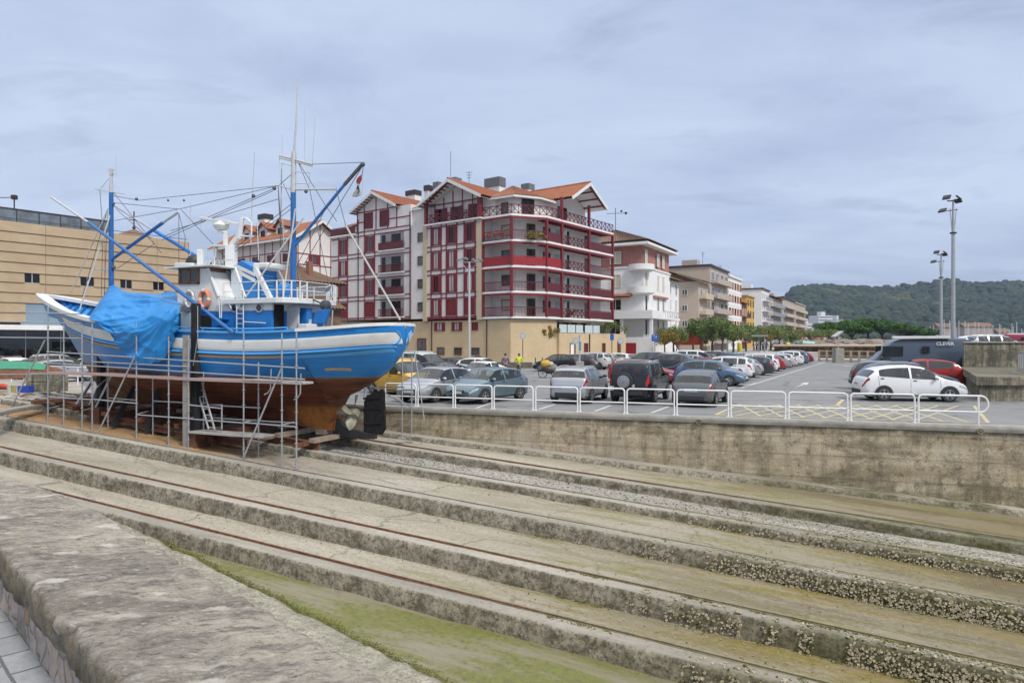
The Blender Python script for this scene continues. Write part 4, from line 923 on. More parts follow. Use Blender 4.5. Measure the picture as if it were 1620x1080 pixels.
mb = MB(); mb.tube([SA(10.45, CW, .6), SA(10.45, CW, 1.05)], .06, 8); part(mb, 'rudder_stock', m_alu, rud)
mb = MB(); pc = SA(10.98, CW, .12); sh = Vector((U.x, U.y, 0)); si = ax_p
mb.lathe([(.09, -.25), (.15, -.12), (.16, .1), (.13, .2)], pc, -sh, 14); mb.lathe([(.13, -.75), (.15, -.2)], pc, -sh, 12)
prop = part(mb, 'propeller', m_bronze, boat, smooth=50)
for k in range(4):
    a = k*pi/2+.35; rad = si*cos(a)+Vector((0,0,1))*sin(a); tan_ = si*-sin(a)+Vector((0,0,1))*cos(a)
    def fn(u_, v_):
        r = .12+.55*u_; wd = .30*math.sin(pi*min(1, .18+.82*u_))**.7+.03; tw = lerp(.95, .45, u_)
        q = (v_-.5)*2*wd*.62; return pc+rad*r+tan_*(q*cos(tw))+sh*(q*sin(tw)+.03*cos(v_*pi))
    mb = MB(); mb.grid(fn, 8, 6); mb.grid(lambda a_, b_: fn(a_, b_)+sh*.025, 8, 6, flip=True); part(mb, 'propeller_blade', m_bronze, prop, smooth=60, fix=False)

# life rings on the wheelhouse side
for x_, m, lab in ((323, m_orange, 'faded orange and white lifebuoy on the wheelhouse wall'), (299.5, m_alu, 'grey hoop lifebuoy half behind the blue derrick boom')):
    c = BP(x_, 473, PW+.09); t = thing('lifebuoy', lab, 'lifebuoy', c, 'lifebuoys on the wheelhouse'); mb = MB()
    ra, rb = (.26, .075) if x_ > 310 else (.25, .055)
    sv = Vector((U.x, U.y, 0))
    mb.tube([c+(sv*cos(q)*.86+Vector((0,0,1.2))*sin(q))*ra for q in [2*pi*k/28 for k in range(29)]], rb, 8, cap=False); part(mb, 'buoy_ring', m, t, smooth=60)
    for q in (0, pi/2, pi, 3*pi/2):
        mb = MB(); p = c+(sv*cos(q)*.86+Vector((0,0,1.2))*sin(q))*ra; tg = (sv*-sin(q)+Vector((0,0,1))*cos(q)); mb.tube([p-tg*.045, p+tg*.045], rb+.008, 8); part(mb, 'buoy_band', m_bw, t, smooth=60)
# flag drooping from the aft boom
t = thing('flag', 'limp red, green and white flag hanging from the aft boom', 'flag', BP(574, 276, 3.9)); m_f = [M('flag_red', (.42, .05, .05)), M('flag_green', (.06, .16, .08)), M('flag_white', (.55, .55, .53))]
mb = MB(); f0 = BP(574, 276, 3.9)
mb.grid(lambda a, b: f0+Vector((-.10-.23*a*b+.05*sin(b*9+a*3)-.03*a, .07*sin(a*9+b*4), -.80*b-.05*a)), 6, 14)
mb.m = [0 if (j < 5) else (2 if j % 3 == 0 or j > 9 else 1) for i in range(6) for j in range(14)]
o = part(mb, 'flag_cloth', m_f, t, smooth=60, fix=False); sm = o.modifiers.new('thick', 'SOLIDIFY'); sm.thickness = .008
mb = MB(); mb.tube([f0+Vector((0, 0, .28)), f0+Vector((-.02, 0, -.75))], .008, 5); part(mb, 'flag_halyard', m_rope, t)
# blue tarpaulin over the foredeck
rows = [([(150, 497), (176, 462), (200, 468), (235, 470), (258, 470), (277, 466)], 3.6), ([(149, 500), (179, 454), (201, 463), (235, 465.5), (257, 466), (279, 462)], 4.6), ([(148, 504), (173, 478), (200, 478), (235, 477), (262, 477), (286, 480)], 6.0),
        ([(150, 507), (172, 500), (200, 502), (235, 505), (264, 500), (287, 489)], 7.22), ([(158, 511), (176, 522), (200, 535), (235, 540), (264, 530), (284, 506)], 7.38), ([(166, 515), (183, 538), (200, 562), (234, 578), (264, 566), (281, 523)], 7.32)]
def cr(P, t):
    n = len(P)-1; i = min(n-1, int(t*n)); f = t*n-i
    a, b = P[i], P[i+1]; p = P[i-1] if i > 0 else a*2-b; q = P[i+2] if i < n-1 else b*2-a
    return (a*2+(b-p)*f+(p*2-a*5+b*4-q)*f*f+(a*3-p-b*3+q)*f*f*f)*.5
TR = [[BP(x, y, w_) for x, y in r] for r, w_ in rows]
def tarp(a, b):
    col = [cr(r, a) for r in TR]; p = cr(col, b)
    kx, ky = 1-a, b-.42; an = math.atan2(ky, kx+.05); rr = math.hypot(kx, ky)
    rid = (1-abs(noise.noise(Vector((an*6.5, rr*.9, 2)))))**3
    rid2 = (1-abs(noise.noise(Vector((an*11+3, rr*1.6, 7)))))**4; rid3 = (1-abs(noise.noise(Vector((a*3.2+b*2.0, b*7.5-a*2.5, 4)))))**4
    f = (.20*(rid-.35)+.08*(rid2-.3))*min(1, rr*2.0)*(1.0 if b > .3 else .6)+.05*(rid3-.3)+.03*noise.noise(Vector((a*7, b*6, 5)))+.010*(1-abs(noise.noise(Vector((a*16+b*5, b*12, 8)))))**3
    sc = .06*math.sin(a*26)*max(0, .35-b)
    return p+ax_p*(f+.03)+Vector((0, 0, f*.4-sc))+Vector((U.x, U.y, 0))*(.05*noise.noise(Vector((a*5, b*14, 1))) if b > .8 else 0)
mb = MB(); mb.grid(tarp, 110, 90)
m_tarp = M('blue_tarpaulin', (.008, .19, .52), (.02, .25, .58), 2.2, .42, bump=.15, fine=90)
o = tag(mb.build('tarpaulin', m_tarp, smooth=180, fix=False), 'crumpled bright blue tarpaulin tied over the foredeck', 'tarpaulin'); sm = o.modifiers.new('thick', 'SOLIDIFY'); sm.thickness = .012

# ------------------------------------------------------------------ cradle, props, scaffold
m_beam = M('rusty_beam', (.22, .085, .04), (.075, .035, .02), 5, .85, 0, .4); m_timber = M('weathered_timber', (.38, .30, .23), (.20, .15, .11), 7, .9, 0, .3)
m_post = M('tarred_post', (.016, .017, .02), (.035, .035, .036), 3, .85, spec=.2)
crd = thing('boat_cradle', 'rusty steel slipway carriage under the keel of the fishing boat', 'cradle', SW(17, CW, .2))
def ibeam(mb, s0, s1, w, z0, h=.26, b=.2):
    for (a0, a1, h0, h1) in ((w-b/2, w+b/2, 0, .03), (w-.02, w+.02, .03, h-.03), (w-b/2, w+b/2, h-.03, h)):
        P = []
        for s in (s0, s1): P += [SW(s, a0, z0+h0), SW(s, a1, z0+h0), SW(s, a1, z0+h1), SW(s, a0, z0+h1)]
        mb.add(P, [(0,1,2,3), (7,6,5,4), (0,4,5,1), (1,5,6,2), (2,6,7,3), (3,7,4,0)])
for w_, lab in ((3.5, 0), (5.68, 0)): mb = MB(); ibeam(mb, 11.55, 26, w_, .215 if w_ < 4 else .12); part(mb, 'side_beam', m_beam, crd)
for s in (11.65, 13.2, 15.0, 17, 19, 21, 23, 25.4): mb = MB(); P = [SW(s+a, w_, .38+h) for a, h in ((-.12, 0), (.12, 0), (.12, .14), (-.12, .14)) for w_ in (3.3, 5.95 if s < 14.9 else 7.0)]; mb.add([P[0], P[2], P[4], P[6], P[1], P[3], P[5], P[7]], [(0,1,2,3), (7,6,5,4), (0,4,5,1), (1,5,6,2), (2,6,7,3), (3,7,4,0)]); part(mb, 'cross_beam', m_timber if s < 15 else m_beam, crd)
for k in range(9):
    s = 12+1.5*k; mb = MB(); w1 = 3.2+rnd.uniform(0, .5); w2 = 6.1+rnd.uniform(0, .8); mb.bar(SW(s, w1, .36), SW(s+rnd.uniform(-.4, .5), w2, .33), .2, .12); part(mb, 'loose_timber', m_timber if k % 2 else m_beam, crd)
for k, (s, w_) in enumerate(((15, 6.5), (16.2, 6.9), (18.5, 6.7), (20.5, 6.6), (22.6, 6.3), (24.6, 5.6))):
    mb = MB(); ibeam(mb, s-.9, s+.9, w_, .02+.03*k, .22); part(mb, 'bilge_beam', m_beam, crd)
for s in (16.3, 18.7, 20.6): mb = MB(); mb.bar(SW(s, 6.9, .0), SA(s-.3, CW+hw(s, 1.0)+.05, .9), .16, .16); part(mb, 'bilge_prop', m_post, crd)
for s in (23.6, 24.5): mb = MB(); mb.bar(SW(s, 5.9, .1), SA(s-.1, CW+hw(s, 1.2)+.03, 1.1), .1, .1); part(mb, 'bow_prop', m_galv, crd)
for k in range(7): mb = MB(); s = 12.3+1.8*k; z0 = PZ+SL*s+.5; zk = curve(ZK, s); mb.box(s-.2, s+.2, CW-.25, CW+.25, z0-.05, max(z0+.02, zk), SA); part(mb, 'keel_block', m_timber, crd)
for x_, yt, yb, w_, lab in ((160, 505, 648, 6.35, 'tall tarred post guiding the boat, under the left edge of the tarpaulin'), (310, 480, 690, 7.15, 'tall tarred post guiding the boat, in front of the wheelhouse')):
    s = s_at(x_, w_); t = thing('guide_post', lab, 'post', SW(s, w_, 0), 'tarred guide posts'); zt = BP(x_, yt, w_).z; zb = BP(x_, yb, w_).z
    mb = MB(); mb.box(s-.12, s+.12, w_-.12, w_+.12, zb, zt, SA); part(mb, 'post_timber', m_post, t, bevel=.02)
    mb = MB(); mb.box(s-.3, s+.3, w_-.4, w_+.3, PZ+SL*s-.13, zb+.12, SA); part(mb, 'post_shoe', m_beam, t)
    mb = MB(); mb.bar(SA(s+.05, w_+.2, zb+.1), SA(s-.65, w_-.3, zb+2.0), .07, .07) if x_ < 200 else mb.tube([SA(s-.2, w_+.1, zt-.1), SA(s-.32, w_+.2, zt-1.2), SA(s-.1, w_+.2, zt-2.2)], .012, 5); part(mb, 'post_stay', m_galv, t)
s = s_at(295, 7.42); mb = MB(); mb.box(s-.12, s+.12, 7.38, 7.48, PZ+SL*s-.14, BP(295, 530, 7.42).z, SA)
tag(mb.build('timber_plank', M('grey_timber', (.33, .31, .28), (.24, .22, .19), 5, .9)), 'grey upright plank standing against the scaffold', 'plank')

sc = thing('scaffold', 'galvanised tube scaffold with plank walkway along the hull', 'scaffold', SW(17, 7.3, -.15)); WF, WB = 7.5, 6.95
def gz(s): return PZ+SL*s-.13
def stand(x, yt, w_, yb=None):
    s = s_at(x, w_); zt = BP(x, yt, w_).z; zb = gz(s) if yb is None else BP(x, yb, w_).z; mb = MB()
    mb.tube([SA(s, w_, zb), SA(s, w_, zt)], .027, 8); z = zb+.3
    while z < zt-.1: mb.lathe([(.03, -.012), (.06, -.008), (.06, .008), (.03, .012)], SA(s, w_, z), (0,0,1), 8); z += .5
    if yb is None: mb.box(-.07, .07, -.07, .07, zb-.02, zb+.012, lambda a, b, c: (SA(s, w_, 0).x+a, SA(s, w_, 0).y+b, c))
    return part(mb, 'standard', m_galv, sc, smooth=50), s
for x, yt in ((76, 485), (101, 513), (130, 513), (146, 511), (216, 511), (267, 530), (298, 530), (385.5, 527), (446, 527), (469, 525)): stand(x, yt, WF)
for x, yt in ((171, 573), (242, 580), (322, 577), (409, 573)): stand(x, yt, WB)
stand(351, 640, WF, 679)
zl = lambda x, y, w_=WF: BP(x, y, w_).z
def led(x0, x1, y0, y1, w_=WF, r=.024, w1=None):
    mb = MB(); mb.tube([BP(x0, y0, w_), BP(x1, y1, w1 or w_)], r, 7); part(mb, 'ledger', m_galv, sc, smooth=50)
for a in ((74, 482, 556, 582.5), (74, 482, 574, 600), (145, 300, 572, 580)): led(a[0], a[1], a[2], a[3])
for a in ((0, 130, 533.5, 535), (30, 130, 493, 497), (76, 146, 628, 632), (145, 218, 631, 638), (218, 300, 656, 662), (296, 352, 640, 646), (296, 388, 662, 669), (385, 469, 668, 675), (0, 76, 592, 591)): led(a[0], a[1], a[2], a[3])
for a in ((0, 130, 508.5, 511.5), (242, 300, 634, 637), (300, 352, 639, 640), (320, 412, 640, 645), (322, 470, 660, 669), (170, 218, 629, 633)): led(a[0], a[1], a[2], a[3], WB)
for x, y in ((76, 646), (130, 649), (216, 655), (298, 662), (446, 672), (385, 668)): led(x, x+19, y, y-4.5, WF, .022, WB)
led(215, 140, 560, 716, WF, .03, 7.95); led(71, 10, 538, 660, WF, .03, 7.9); led(445, 386, 583, 722, WF, .03, 7.75); led(151, 171, 614, 597, WF, .02, WB)
for (x0, x1, y0, y1, m) in ((76, 147, 588, 591, 'p'), (148, 300, 590, 598, 'p'), (300, 446, 598, 603, 'p'), (385, 474, 600, 605, 'g'), (297, 412, 682, 690, 'g')):
    mb = MB(); a = BP(x0, y0, WF+.05); b = BP(x1, y1, WF+.05); dd = Vector((-Nn.x, -Nn.y, 0))
    for j in range(2): o_ = dd*(.34*j); mb.prism([a+o_, b+o_, b+o_+dd*.32, a+o_+dd*.32], (0, 0, -.09 if m == 'p' else -.07))
    part(mb, 'walkway_plank', M('reddish_plank', (.44, .29, .26), (.36, .28, .255), 4, .8) if m == 'p' else M('grey_plank', (.42, .40, .37), (.30, .29, .27), 5, .85), sc, bevel=.005)
for x, y in ((428, 597), (475, 605)):
    mb = MB(); a = BP(x-10, y+27, WF); mb.tube([a, BP(x-5, y+25, WF), BP(x, y+18, WF), BP(x+1, y-14, WF)], .02, 6); part(mb, 'guard_hook', m_galv, sc)
sc2 = thing('scaffold', 'pair of bare scaffold tubes with a slanting brace beyond the stern and rudder', 'scaffold', SW(s_at(640, 2.4), 2.4, 0))
for (x0, y0, x1, y1, w_) in ((636.5, 558, 636, 693, 2.3), (651.5, 562, 651, 690, 1.9), (656, 556, 671, 664, 1.7), (600, 612, 640, 612, 2.3), (600, 638, 651, 640, 2.3), (586, 610, 652, 644, 2.1)):
    mb = MB(); mb.tube([BP(x0, y0, w_), BP(x1, y1, w_)], .026, 7); part(mb, 'standard' if abs(x1-x0) < 3 else 'brace', m_galv, sc2, smooth=50)
for x, y, w_ in ((636, 693, 2.3), (651, 690, 1.9)): p = BP(x, y, w_); mb = MB(); mb.box(-.14, .14, -.14, .14, -.02, .02, lambda a, b, c: (p.x+a, p.y+b, p.z+c)); part(mb, 'base_plate', m_galv, sc2)
t = thing('ladder', 'light aluminium ladder leaning from the low scaffold bay up to the hull', 'ladder', BP(335, 679, 7.3))
q0 = [BP(x, y, w_) for x, y, w_ in ((330, 679, 7.35), (308, 604, 6.95), (340, 681, 7.35), (318, 601, 6.95))]
for k in (0, 2): mb = MB(); mb.bar(q0[k], q0[k+1], .035, .07); part(mb, 'stile', m_alu, t)
for k in range(8): f_ = (k+.4)/8; mb = MB(); mb.tube([q0[0].lerp(q0[1], f_), q0[2].lerp(q0[3], f_)], .015, 6); part(mb, 'rung', m_alu, t)
# ------------------------------------------------------------------ building materials
m_cream = M('cream_render', (.72, .68, .645), (.61, .57, .54), .5, .9, var=.1, fine=6)
m_wht = M('white_render', (.80, .79, .77), (.69, .68, .66), .6, .9, fine=5)
m_yel = M('ochre_stone_base', (.60, .465, .285), (.48, .36, .215), .45, .9, 0, .2, fine=5)
m_red = M('dark_red_timber', (.215, .018, .028), (.15, .016, .022), 2, .55); m_red2 = M('bright_red_panel', (.33, .016, .020), (.25, .014, .018), 2, .55)
m_rail = M('wine_railing', (.125, .014, .020), (.085, .014, .018), 3, .5); m_gut = M('dark_drainpipe', (.06, .035, .03), (.04, .03, .03), 3, .5)
m_gpane = glassy('window_pane', (.10, .115, .12), .06, .5); m_dpane = glassy('dark_pane', (.014, .015, .016), .08, .35)
m_curt = M('window_curtain', (.52, .51, .49), (.38, .37, .36), 6, .8); m_blind = M('roller_blind', (.55, .50, .38), (.47, .43, .33), 3, .7); m_int = M('shaded_interior', (.05, .045, .045), None, 3, .9)
def tile_mat(name, c1, c2):
    g = NG(name); p = g.obj(); uv = p
    n = g.noise(p, 1.1, 6, .6); n2 = g.noise(p, 9, 4, .7); n3 = g.noise(p, .35, 3)
    col = g.mix(g.rng(n2, .3, .7), c1, c2); col = g.mix(g.rng(n, .5, .72, 0, .6), col, mul(c2, .6)); col = g.mix(g.rng(n3, .5, .65, 0, .35), col, (.20, .13, .09))
    return g.done(col, .85)
m_tile = tile_mat('orange_clay_tiles', (.35, .12, .055), (.21, .075, .04)); m_otile = tile_mat('old_brown_tiles', (.21, .125, .075), (.12, .075, .05))
def tiled(mb, p0, p1, p2, p3, m=0, pitch=.36):        # roof plane p0-p1 eave, p3-p2 ridge: real rolls running down the slope
    p0, p1, p2, p3 = map(Vector, (p0, p1, p2, p3)); nrm = (p1-p0).cross(p3-p0).normalized()
    if nrm.z < 0: nrm = -nrm
    n = max(2, int((p1-p0).length/pitch)); P = []; k = 0
    for i in range(n*3+1):
        t = i/(n*3); h = (0, .15, .10)[i % 3]
        P += [p0.lerp(p1, t)+nrm*h, p3.lerp(p2, t)+nrm*h]
    mb.add(P, [(2*i, 2*i+2, 2*i+3, 2*i+1) for i in range(n*3)], m)
    mb.add([p0-nrm*.12, p1-nrm*.12, p2-nrm*.12, p3-nrm*.12], [(0,1,2,3)], m)
def frm(o, x, y):
    o = Vector(o); x = Vector(x); y = Vector(y)
    return lambda a, b, z: Vector((o.x+x.x*a+y.x*b, o.y+x.y*a+y.y*b, z))
def window(root, fr, a, z, w, h, fm, pm, shut=None, open_=.5, out=-1, dep=.0, name='window', bars=1, mw=.07):
    """window on the plane b = dep; out = sign of the outward b direction; shut = shutter material, open_ = leaf width"""
    o = lambda d: (min(dep+out*d, dep), max(dep+out*d, dep))
    mb = MB(); b0, b1 = o(.09)
    mb.box(a-w/2, a-w/2+mw, b0, b1, z, z+h, fr); mb.box(a+w/2-mw, a+w/2, b0, b1, z, z+h, fr); mb.box(a-w/2+mw, a+w/2-mw, b0, b1, z+h-mw, z+h, fr); mb.box(a-w/2+mw, a+w/2-mw, b0, b1, z, z+mw, fr)
    for k in range(bars): x = a-w/2+w*(k+1)/(bars+1); mb.box(x-.035, x+.035, *o(.07), z+mw, z+h-mw, fr)
    f = part(mb, name, fm, root); mb = MB(); mb.box(a-w/2+mw, a+w/2-mw, *o(.03), z+mw, z+h-mw, fr); part(mb, 'pane', pm, f)
    if shut:
        for sg in (-1, 1):
            mb = MB(); x0, x1 = (a+sg*w/2, a+sg*(w/2+open_)); 
            if sg < 0: x0, x1 = x1, x0
            mb.box(x0, x1, *o(.07), z-.05, z+h+.05, fr)
            for k in range(3): q = x0+(x1-x0)*(k+.5)/3; mb.box(q-.03, q+.03, *o(.085), z, z+h, fr)
            part(mb, 'shutter', shut, f)
    return f
def railing(root, p, q, z, h, kind, m=None, name='balcony_railing'):
    p = Vector(p); q = Vector(q); L = (q-p).length; d = (q-p)/L; mb = MB(); m = m or m_rail
    A = lambda t, zz: (p.x+d.x*t, p.y+d.y*t, zz)
    mb.bar(A(0, z+h), A(L, z+h), .09, .08); mb.bar(A(0, z+.1), A(L, z+.1), .06, .06)
    if kind == 'bars':
        n = int(L/.17)
        for k in range(n+1): mb.bar(A(L*k/n, z+.1), A(L*k/n, z+h), .05, .05)
    elif kind == 'x':
        n = max(1, round(L/.95))
        for k in range(n):
            t0, t1 = L*k/n, L*(k+1)/n
            mb.bar(A(t0, z+.12), A(t1, z+h), .07, .05); mb.bar(A(t1, z+.12), A(t0, z+h), .05, .07); mb.bar(A(t1, z), A(t1, z+h), .08, .08)
    else:
        mb.bar(A(0, z+.12+(h-.2)/2), A(L, z+.12+(h-.2)/2), .03, h-.2)
        n = int(L/.34)
        for k in range(n+1): mb.bar(A(L*k/n, z+.1), A(L*k/n, z+h), .05, .04)
    return part(mb, name, m, root)
def antenna(p, h, lab):
    mb = MB(); p = Vector(p); mb.tube([p, p+Vector((0, 0, h))], .04, 6)
    for k in range(3): z = h-.15-.35*k; mb.tube([p+Vector((-.45+.1*k, .1, z)), p+Vector((.45-.1*k, -.1, z))], .03, 5)
    mb.tube([p+Vector((0, -.5, h-.5)), p+Vector((0, .5, h-.5))], .025, 5)
    tag(mb.build('roof_antenna', m_wire), lab, 'antenna', 'television antennas')
def plant(p, r, h, m, lab, seed, n=700, flat=.8):
    rg = random.Random(seed); mb = MB(); p = Vector(p)
    cl = [(Vector((rg.uniform(-1, 1)*r, rg.uniform(-1, 1)*r*flat, h*rg.uniform(.3, 1))), r*rg.uniform(.3, .6)) for _ in range(9)]
    for k in range(n):
        c, q = rg.choice(cl); d = Vector((rg.gauss(0, 1), rg.gauss(0, 1), rg.gauss(0, .8))).normalized()*q*rg.uniform(.4, 1)
        leafq(mb, p+c+d, .12, rg)
    t = thing('terrace_shrub', lab, 'shrub', p); part(mb, 'foliage', m, t, fix=False); mb = MB()
    for k in range(4): mb.tube([p+Vector((0, 0, 0)), p+cl[k][0]], [.03, .015], 5)
    part(mb, 'stem', m_bark, t)
def leafq(mb, p, l, rg, m=0):
    a = Vector((rg.gauss(0, 1), rg.gauss(0, 1), rg.gauss(0, 1))).normalized(); b = a.cross(Vector((rg.gauss(0, 1), rg.gauss(0, 1), rg.gauss(0, 1)))).normalized()
    mb.add([p-a*l, p+b*l*.5, p+a*l, p-b*l*.5], [(0, 1, 2, 3)], m)
m_bark = M('tree_bark', (.17, .14, .11), (.05, .04, .03), 5, .95)
def leafmat(name, c, c2):
    g = NG(name); v = g.obj(); n = g.noise(v, .8, 4, .6); n2 = g.noise(v, 7, 3, .6)
    col = g.mix(g.rng(n, .35, .65), c, c2); col = g.mix(g.rng(n2, .4, .7, 0, .6), col, mul(c, 1.5))
    g.b.inputs['Specular IOR Level'].default_value = .25; return g.done(col, .75)
m_lf = leafmat('tamarisk_leaves', (.13, .18, .055), (.075, .11, .04)); m_lf2 = leafmat('olive_leaves', (.17, .20, .07), (.10, .12, .045)); m_lfy = leafmat('yellowing_leaves', (.22, .15, .03), (.11, .11, .03)); m_pine = leafmat('pine_needles', (.075, .16, .032), (.032, .08, .02)); m_flow = M('pink_flowers', (.45, .10, .12), (.2, .1, .06), 20, .8)

# ------------------------------------------------------------------ the red half-timbered block of flats
A3 = Vector((-.798, .603)); B3 = Vector((.603, .798)); O3 = Vector((1.765, 74.61)); fr = frm(O3, A3, B3); ZB = lambda k: (5.5, 8.35, 11.2, 14.1, 16.95)[k]
blk = thing('apartment_block', 'half-timbered block of flats with dark red shutters and wraparound corner balconies', 'building', fr(10, 5, 0))
def ppoly(mb, pts, z0, z1, m=0, f=None): mb.prism([(f or fr)(a, b, z0) for a, b in pts], (0, 0, z1-z0), m)
mb = MB(); ppoly(mb, [(33.6, .0), (15.7, .0), (15.7, .02), (6.5, .02), (6.5, 1.8), (3.1, 1.8), (1.8, 4.4), (1.8, 19.1), (14, 19.1), (14, 14), (33.6, 14)], 5.5, 17.0); part(mb, 'wall', m_cream, blk, label='cream rendered upper walls')
mb = MB(); ppoly(mb, [(33.6, .25), (6.4, .25), (2.6, .25), (.35, 3.75), (.35, 6.2), (3.2, 6.2), (3.2, 19.1), (14, 19.1), (14, 14), (33.6, 14)], -.1, 5.2); part(mb, 'base_wall', m_yel, blk, label='ochre stone base')
mb = MB(); ppoly(mb, [(.35, 6.2), (.0, 6.2), (.0, 22.7), (.4, 22.7), (.4, 19.2), (3.2, 19.1), (3.2, 6.2)], -.1, 3.7); part(mb, 'terrace_wall', m_yel, blk)
mb = MB(); ppoly(mb, [(15.2, .9), (5.6, 1.2), (5.6, 1.8), (3.1, 1.8), (1.8, 4.4), (1.8, 15), (14, 15), (14, 9), (15.2, 9)], 17.0, 19.5); ppoly(mb, [(28.3, .0), (18.1, .0), (18.1, 9), (28.3, 9)], 17.0, 19.9); ppoly(mb, [(33.0, 3), (28.3, 3), (28.3, 9), (33, 9)], 17, 19); ppoly(mb, [(18.1, .3), (15.2, .3), (15.2, 9), (18.1, 9)], 17, 19.4); part(mb, 'attic_wall', m_cream, blk)
def gab(a0, a1, am, b, z0, z1, m, nm='gable', th=.25):
    mb = MB(); mb.prism([fr(a0, b, z0), fr(a1, b, z0), fr(am, b, z1)], fr(0, th, 0)-fr(0, 0, 0)); part(mb, nm, m, blk)
gab(15.2, 6.6, 11, .9, 19.5, 21.5, m_cream); gab(28.3, 20.6, 24.5, 0, 19.9, 21.8, m_cream)
mb = MB(); mb.prism([fr(1.8, 7.6, 19.5), fr(1.8, 15.1, 19.5), fr(1.8, 11.3, 21.5)], fr(.25, 0, 0)-fr(0, 0, 0)); part(mb, 'gable', m_cream, blk)
# column strips of ochre
for a0, a1 in ((6.5, 7.25), (15.25, 15.9)): mb = MB(); mb.box(a0, a1, -.12, .03, 5.2, 16.9, fr); part(mb, 'pilaster', M('pale_ochre', (.56, .47, .31), (.48, .39, .26), .8, .9), blk)
# roofs
def roof2(a0, a1, am, b0, b1, ze, zr, name='roof'):
    mb = MB(); tiled(mb, fr(a0, b1, ze), fr(a0, b0, ze), fr(am, b0, zr), fr(am, b1, zr)); tiled(mb, fr(a1, b0, ze), fr(a1, b1, ze), fr(am, b1, zr), fr(am, b0, zr))
    mb.tube([fr(am, b0, zr+.08), fr(am, b1, zr+.08)], .14, 6)
    r = part(mb, name, m_tile, blk, fix=False); mb = MB()
    for a in (a0, a1): mb.bar(fr(a, b0-.04, ze-.16), fr(am, b0-.04, zr-.16), .07, .34)
    part(mb, 'bargeboard', m_bw, r)
    mb = MB()
    for k in range(9):
        for a in (a0, a1): t = (k+.5)/9; q = fr(a+(am-a)*t, b0+.02, ze+(zr-ze)*t-.30); mb.bar(q, q+(fr(0, 1.1, 0)-fr(0, 0, 0)), .09, .12)
    part(mb, 'rafters', m_red, r); mb = MB()
    for a in (a0, a1): mb.add([fr(a, b0, ze-.24), fr(a, b1, ze-.24), fr(am, b1, zr-.24), fr(am, b0, zr-.24)], [(0, 1, 2, 3)])
    part(mb, 'soffit', m_wht, r, fix=False)
    return r
roof2(16.1, 5.9, 11, -1.0, 9, 19.35, 21.85); roof2(29.0, 20.0, 24.5, -.8, 9, 20.0, 22.2)
mb = MB(); z0, z1 = 19.55, 21.95                                   # roof over the right face, gable end overhanging the terrace
tiled(mb, fr(-1.2, 7.1, z0), fr(11, 7.1, z0), fr(11, 11.3, z1), fr(-1.2, 11.3, z1)); tiled(mb, fr(11, 15.5, z0), fr(-1.2, 15.5, z0), fr(-1.2, 11.3, z1), fr(11, 11.3, z1)); mb.tube([fr(-1.2, 11.3, z1+.08), fr(11, 11.3, z1+.08)], .14, 6)
r = part(mb, 'roof', m_tile, blk, fix=False); mb = MB()
for b in (7.1, 15.5): mb.add([fr(-1.2, b, z0-.24), fr(11, b, z0-.24), fr(11, 11.3, z1-.24), fr(-1.2, 11.3, z1-.24)], [(0, 1, 2, 3)])
part(mb, 'soffit', m_wht, r, fix=False); mb = MB()
for b in (7.1, 15.5): mb.bar(fr(-1.24, b, z0-.16), fr(-1.24, 11.3, z1-.16), .07, .34)
part(mb, 'bargeboard', m_bw, r); mb = MB()
for b in (7.9, 9.2, 10.4, 11.3, 12.3, 13.5, 14.7): zz_ = z0+(z1-z0)*(1-abs(b-11.3)/4.2)-.32; mb.bar(fr(-1.1, b, zz_), fr(1.8, b, zz_), .14, .16)
mb.bar(fr(-1.0, 7.4, z0-.1), fr(-1.0, 11.3, z1-.4), .14, .14); mb.bar(fr(-1.0, 15.2, z0-.1), fr(-1.0, 11.3, z1-.4), .14, .14); part(mb, 'rafters', m_red, r)
mb = MB()                                                          # corner hip between the two gables
ap_ = (7.5, 7.2, 21.9); ev = [(6.4, .9), (2.7, 1.0), (1.1, 4.1), (1.1, 7.6)]
for (a, b), (c, d) in zip(ev, ev[1:]): tiled(mb, fr(a, b, 19.25), fr(c, d, 19.25), fr(*ap_)+Vector((.02, 0, 0)), fr(*ap_))
part(mb, 'corner_roof', m_tile, blk, fix=False)
mb = MB(); tiled(mb, fr(20.5, .2, 19.3), fr(15.0, .2, 19.3), fr(15.0, 7, 21.4), fr(20.5, 7, 21.4)); tiled(mb, fr(33.4, 2.2, 18.9), fr(28, 2.2, 18.9), fr(28, 7, 20.6), fr(33.4, 7, 20.6)); part(mb, 'lower_roof', m_tile, blk, fix=False)
mb = MB()
for (a, b), (c, d) in zip(ev, ev[1:]): mb.bar(fr(a, b, 19.16), fr(c, d, 19.16), .12, .22)
mb.bar(fr(20.2, .15, 19.2), fr(15.2, .15, 19.2), .1, .22); part(mb, 'fascia', m_bw, blk)
for k, (x, y, w_, h, dd, m) in enumerate(((654, 310, 1.8, .7, 98, m_wht), (679, 303, .8, .8, 99, m_wht), (694, 299, .9, .9, 98, m_wht), (720, 290, 1.2, .7, 97, m_wht), (783, 297, 2.4, 1.2, 90, m_wht), (835, 301, 1.2, .8, 94, m_wht))):
    c = px(x, y, dd); f2 = frm((c.x, c.y), A3, B3); mb = MB(); mb.box(-w_/2, w_/2, -.6, .6, c.z-3.0, c.z, f2); ch = part(mb, 'chimney', m, blk)
    mb = MB(); mb.box(-w_/2-.08, w_/2+.08, -.68, .68, c.z, c.z+h, f2); part(mb, 'chimney_cowl', m_gut if k in (0, 1) else M('grey_metal', (.16, .165, .17), (.11, .11, .115), 4, .5), ch)
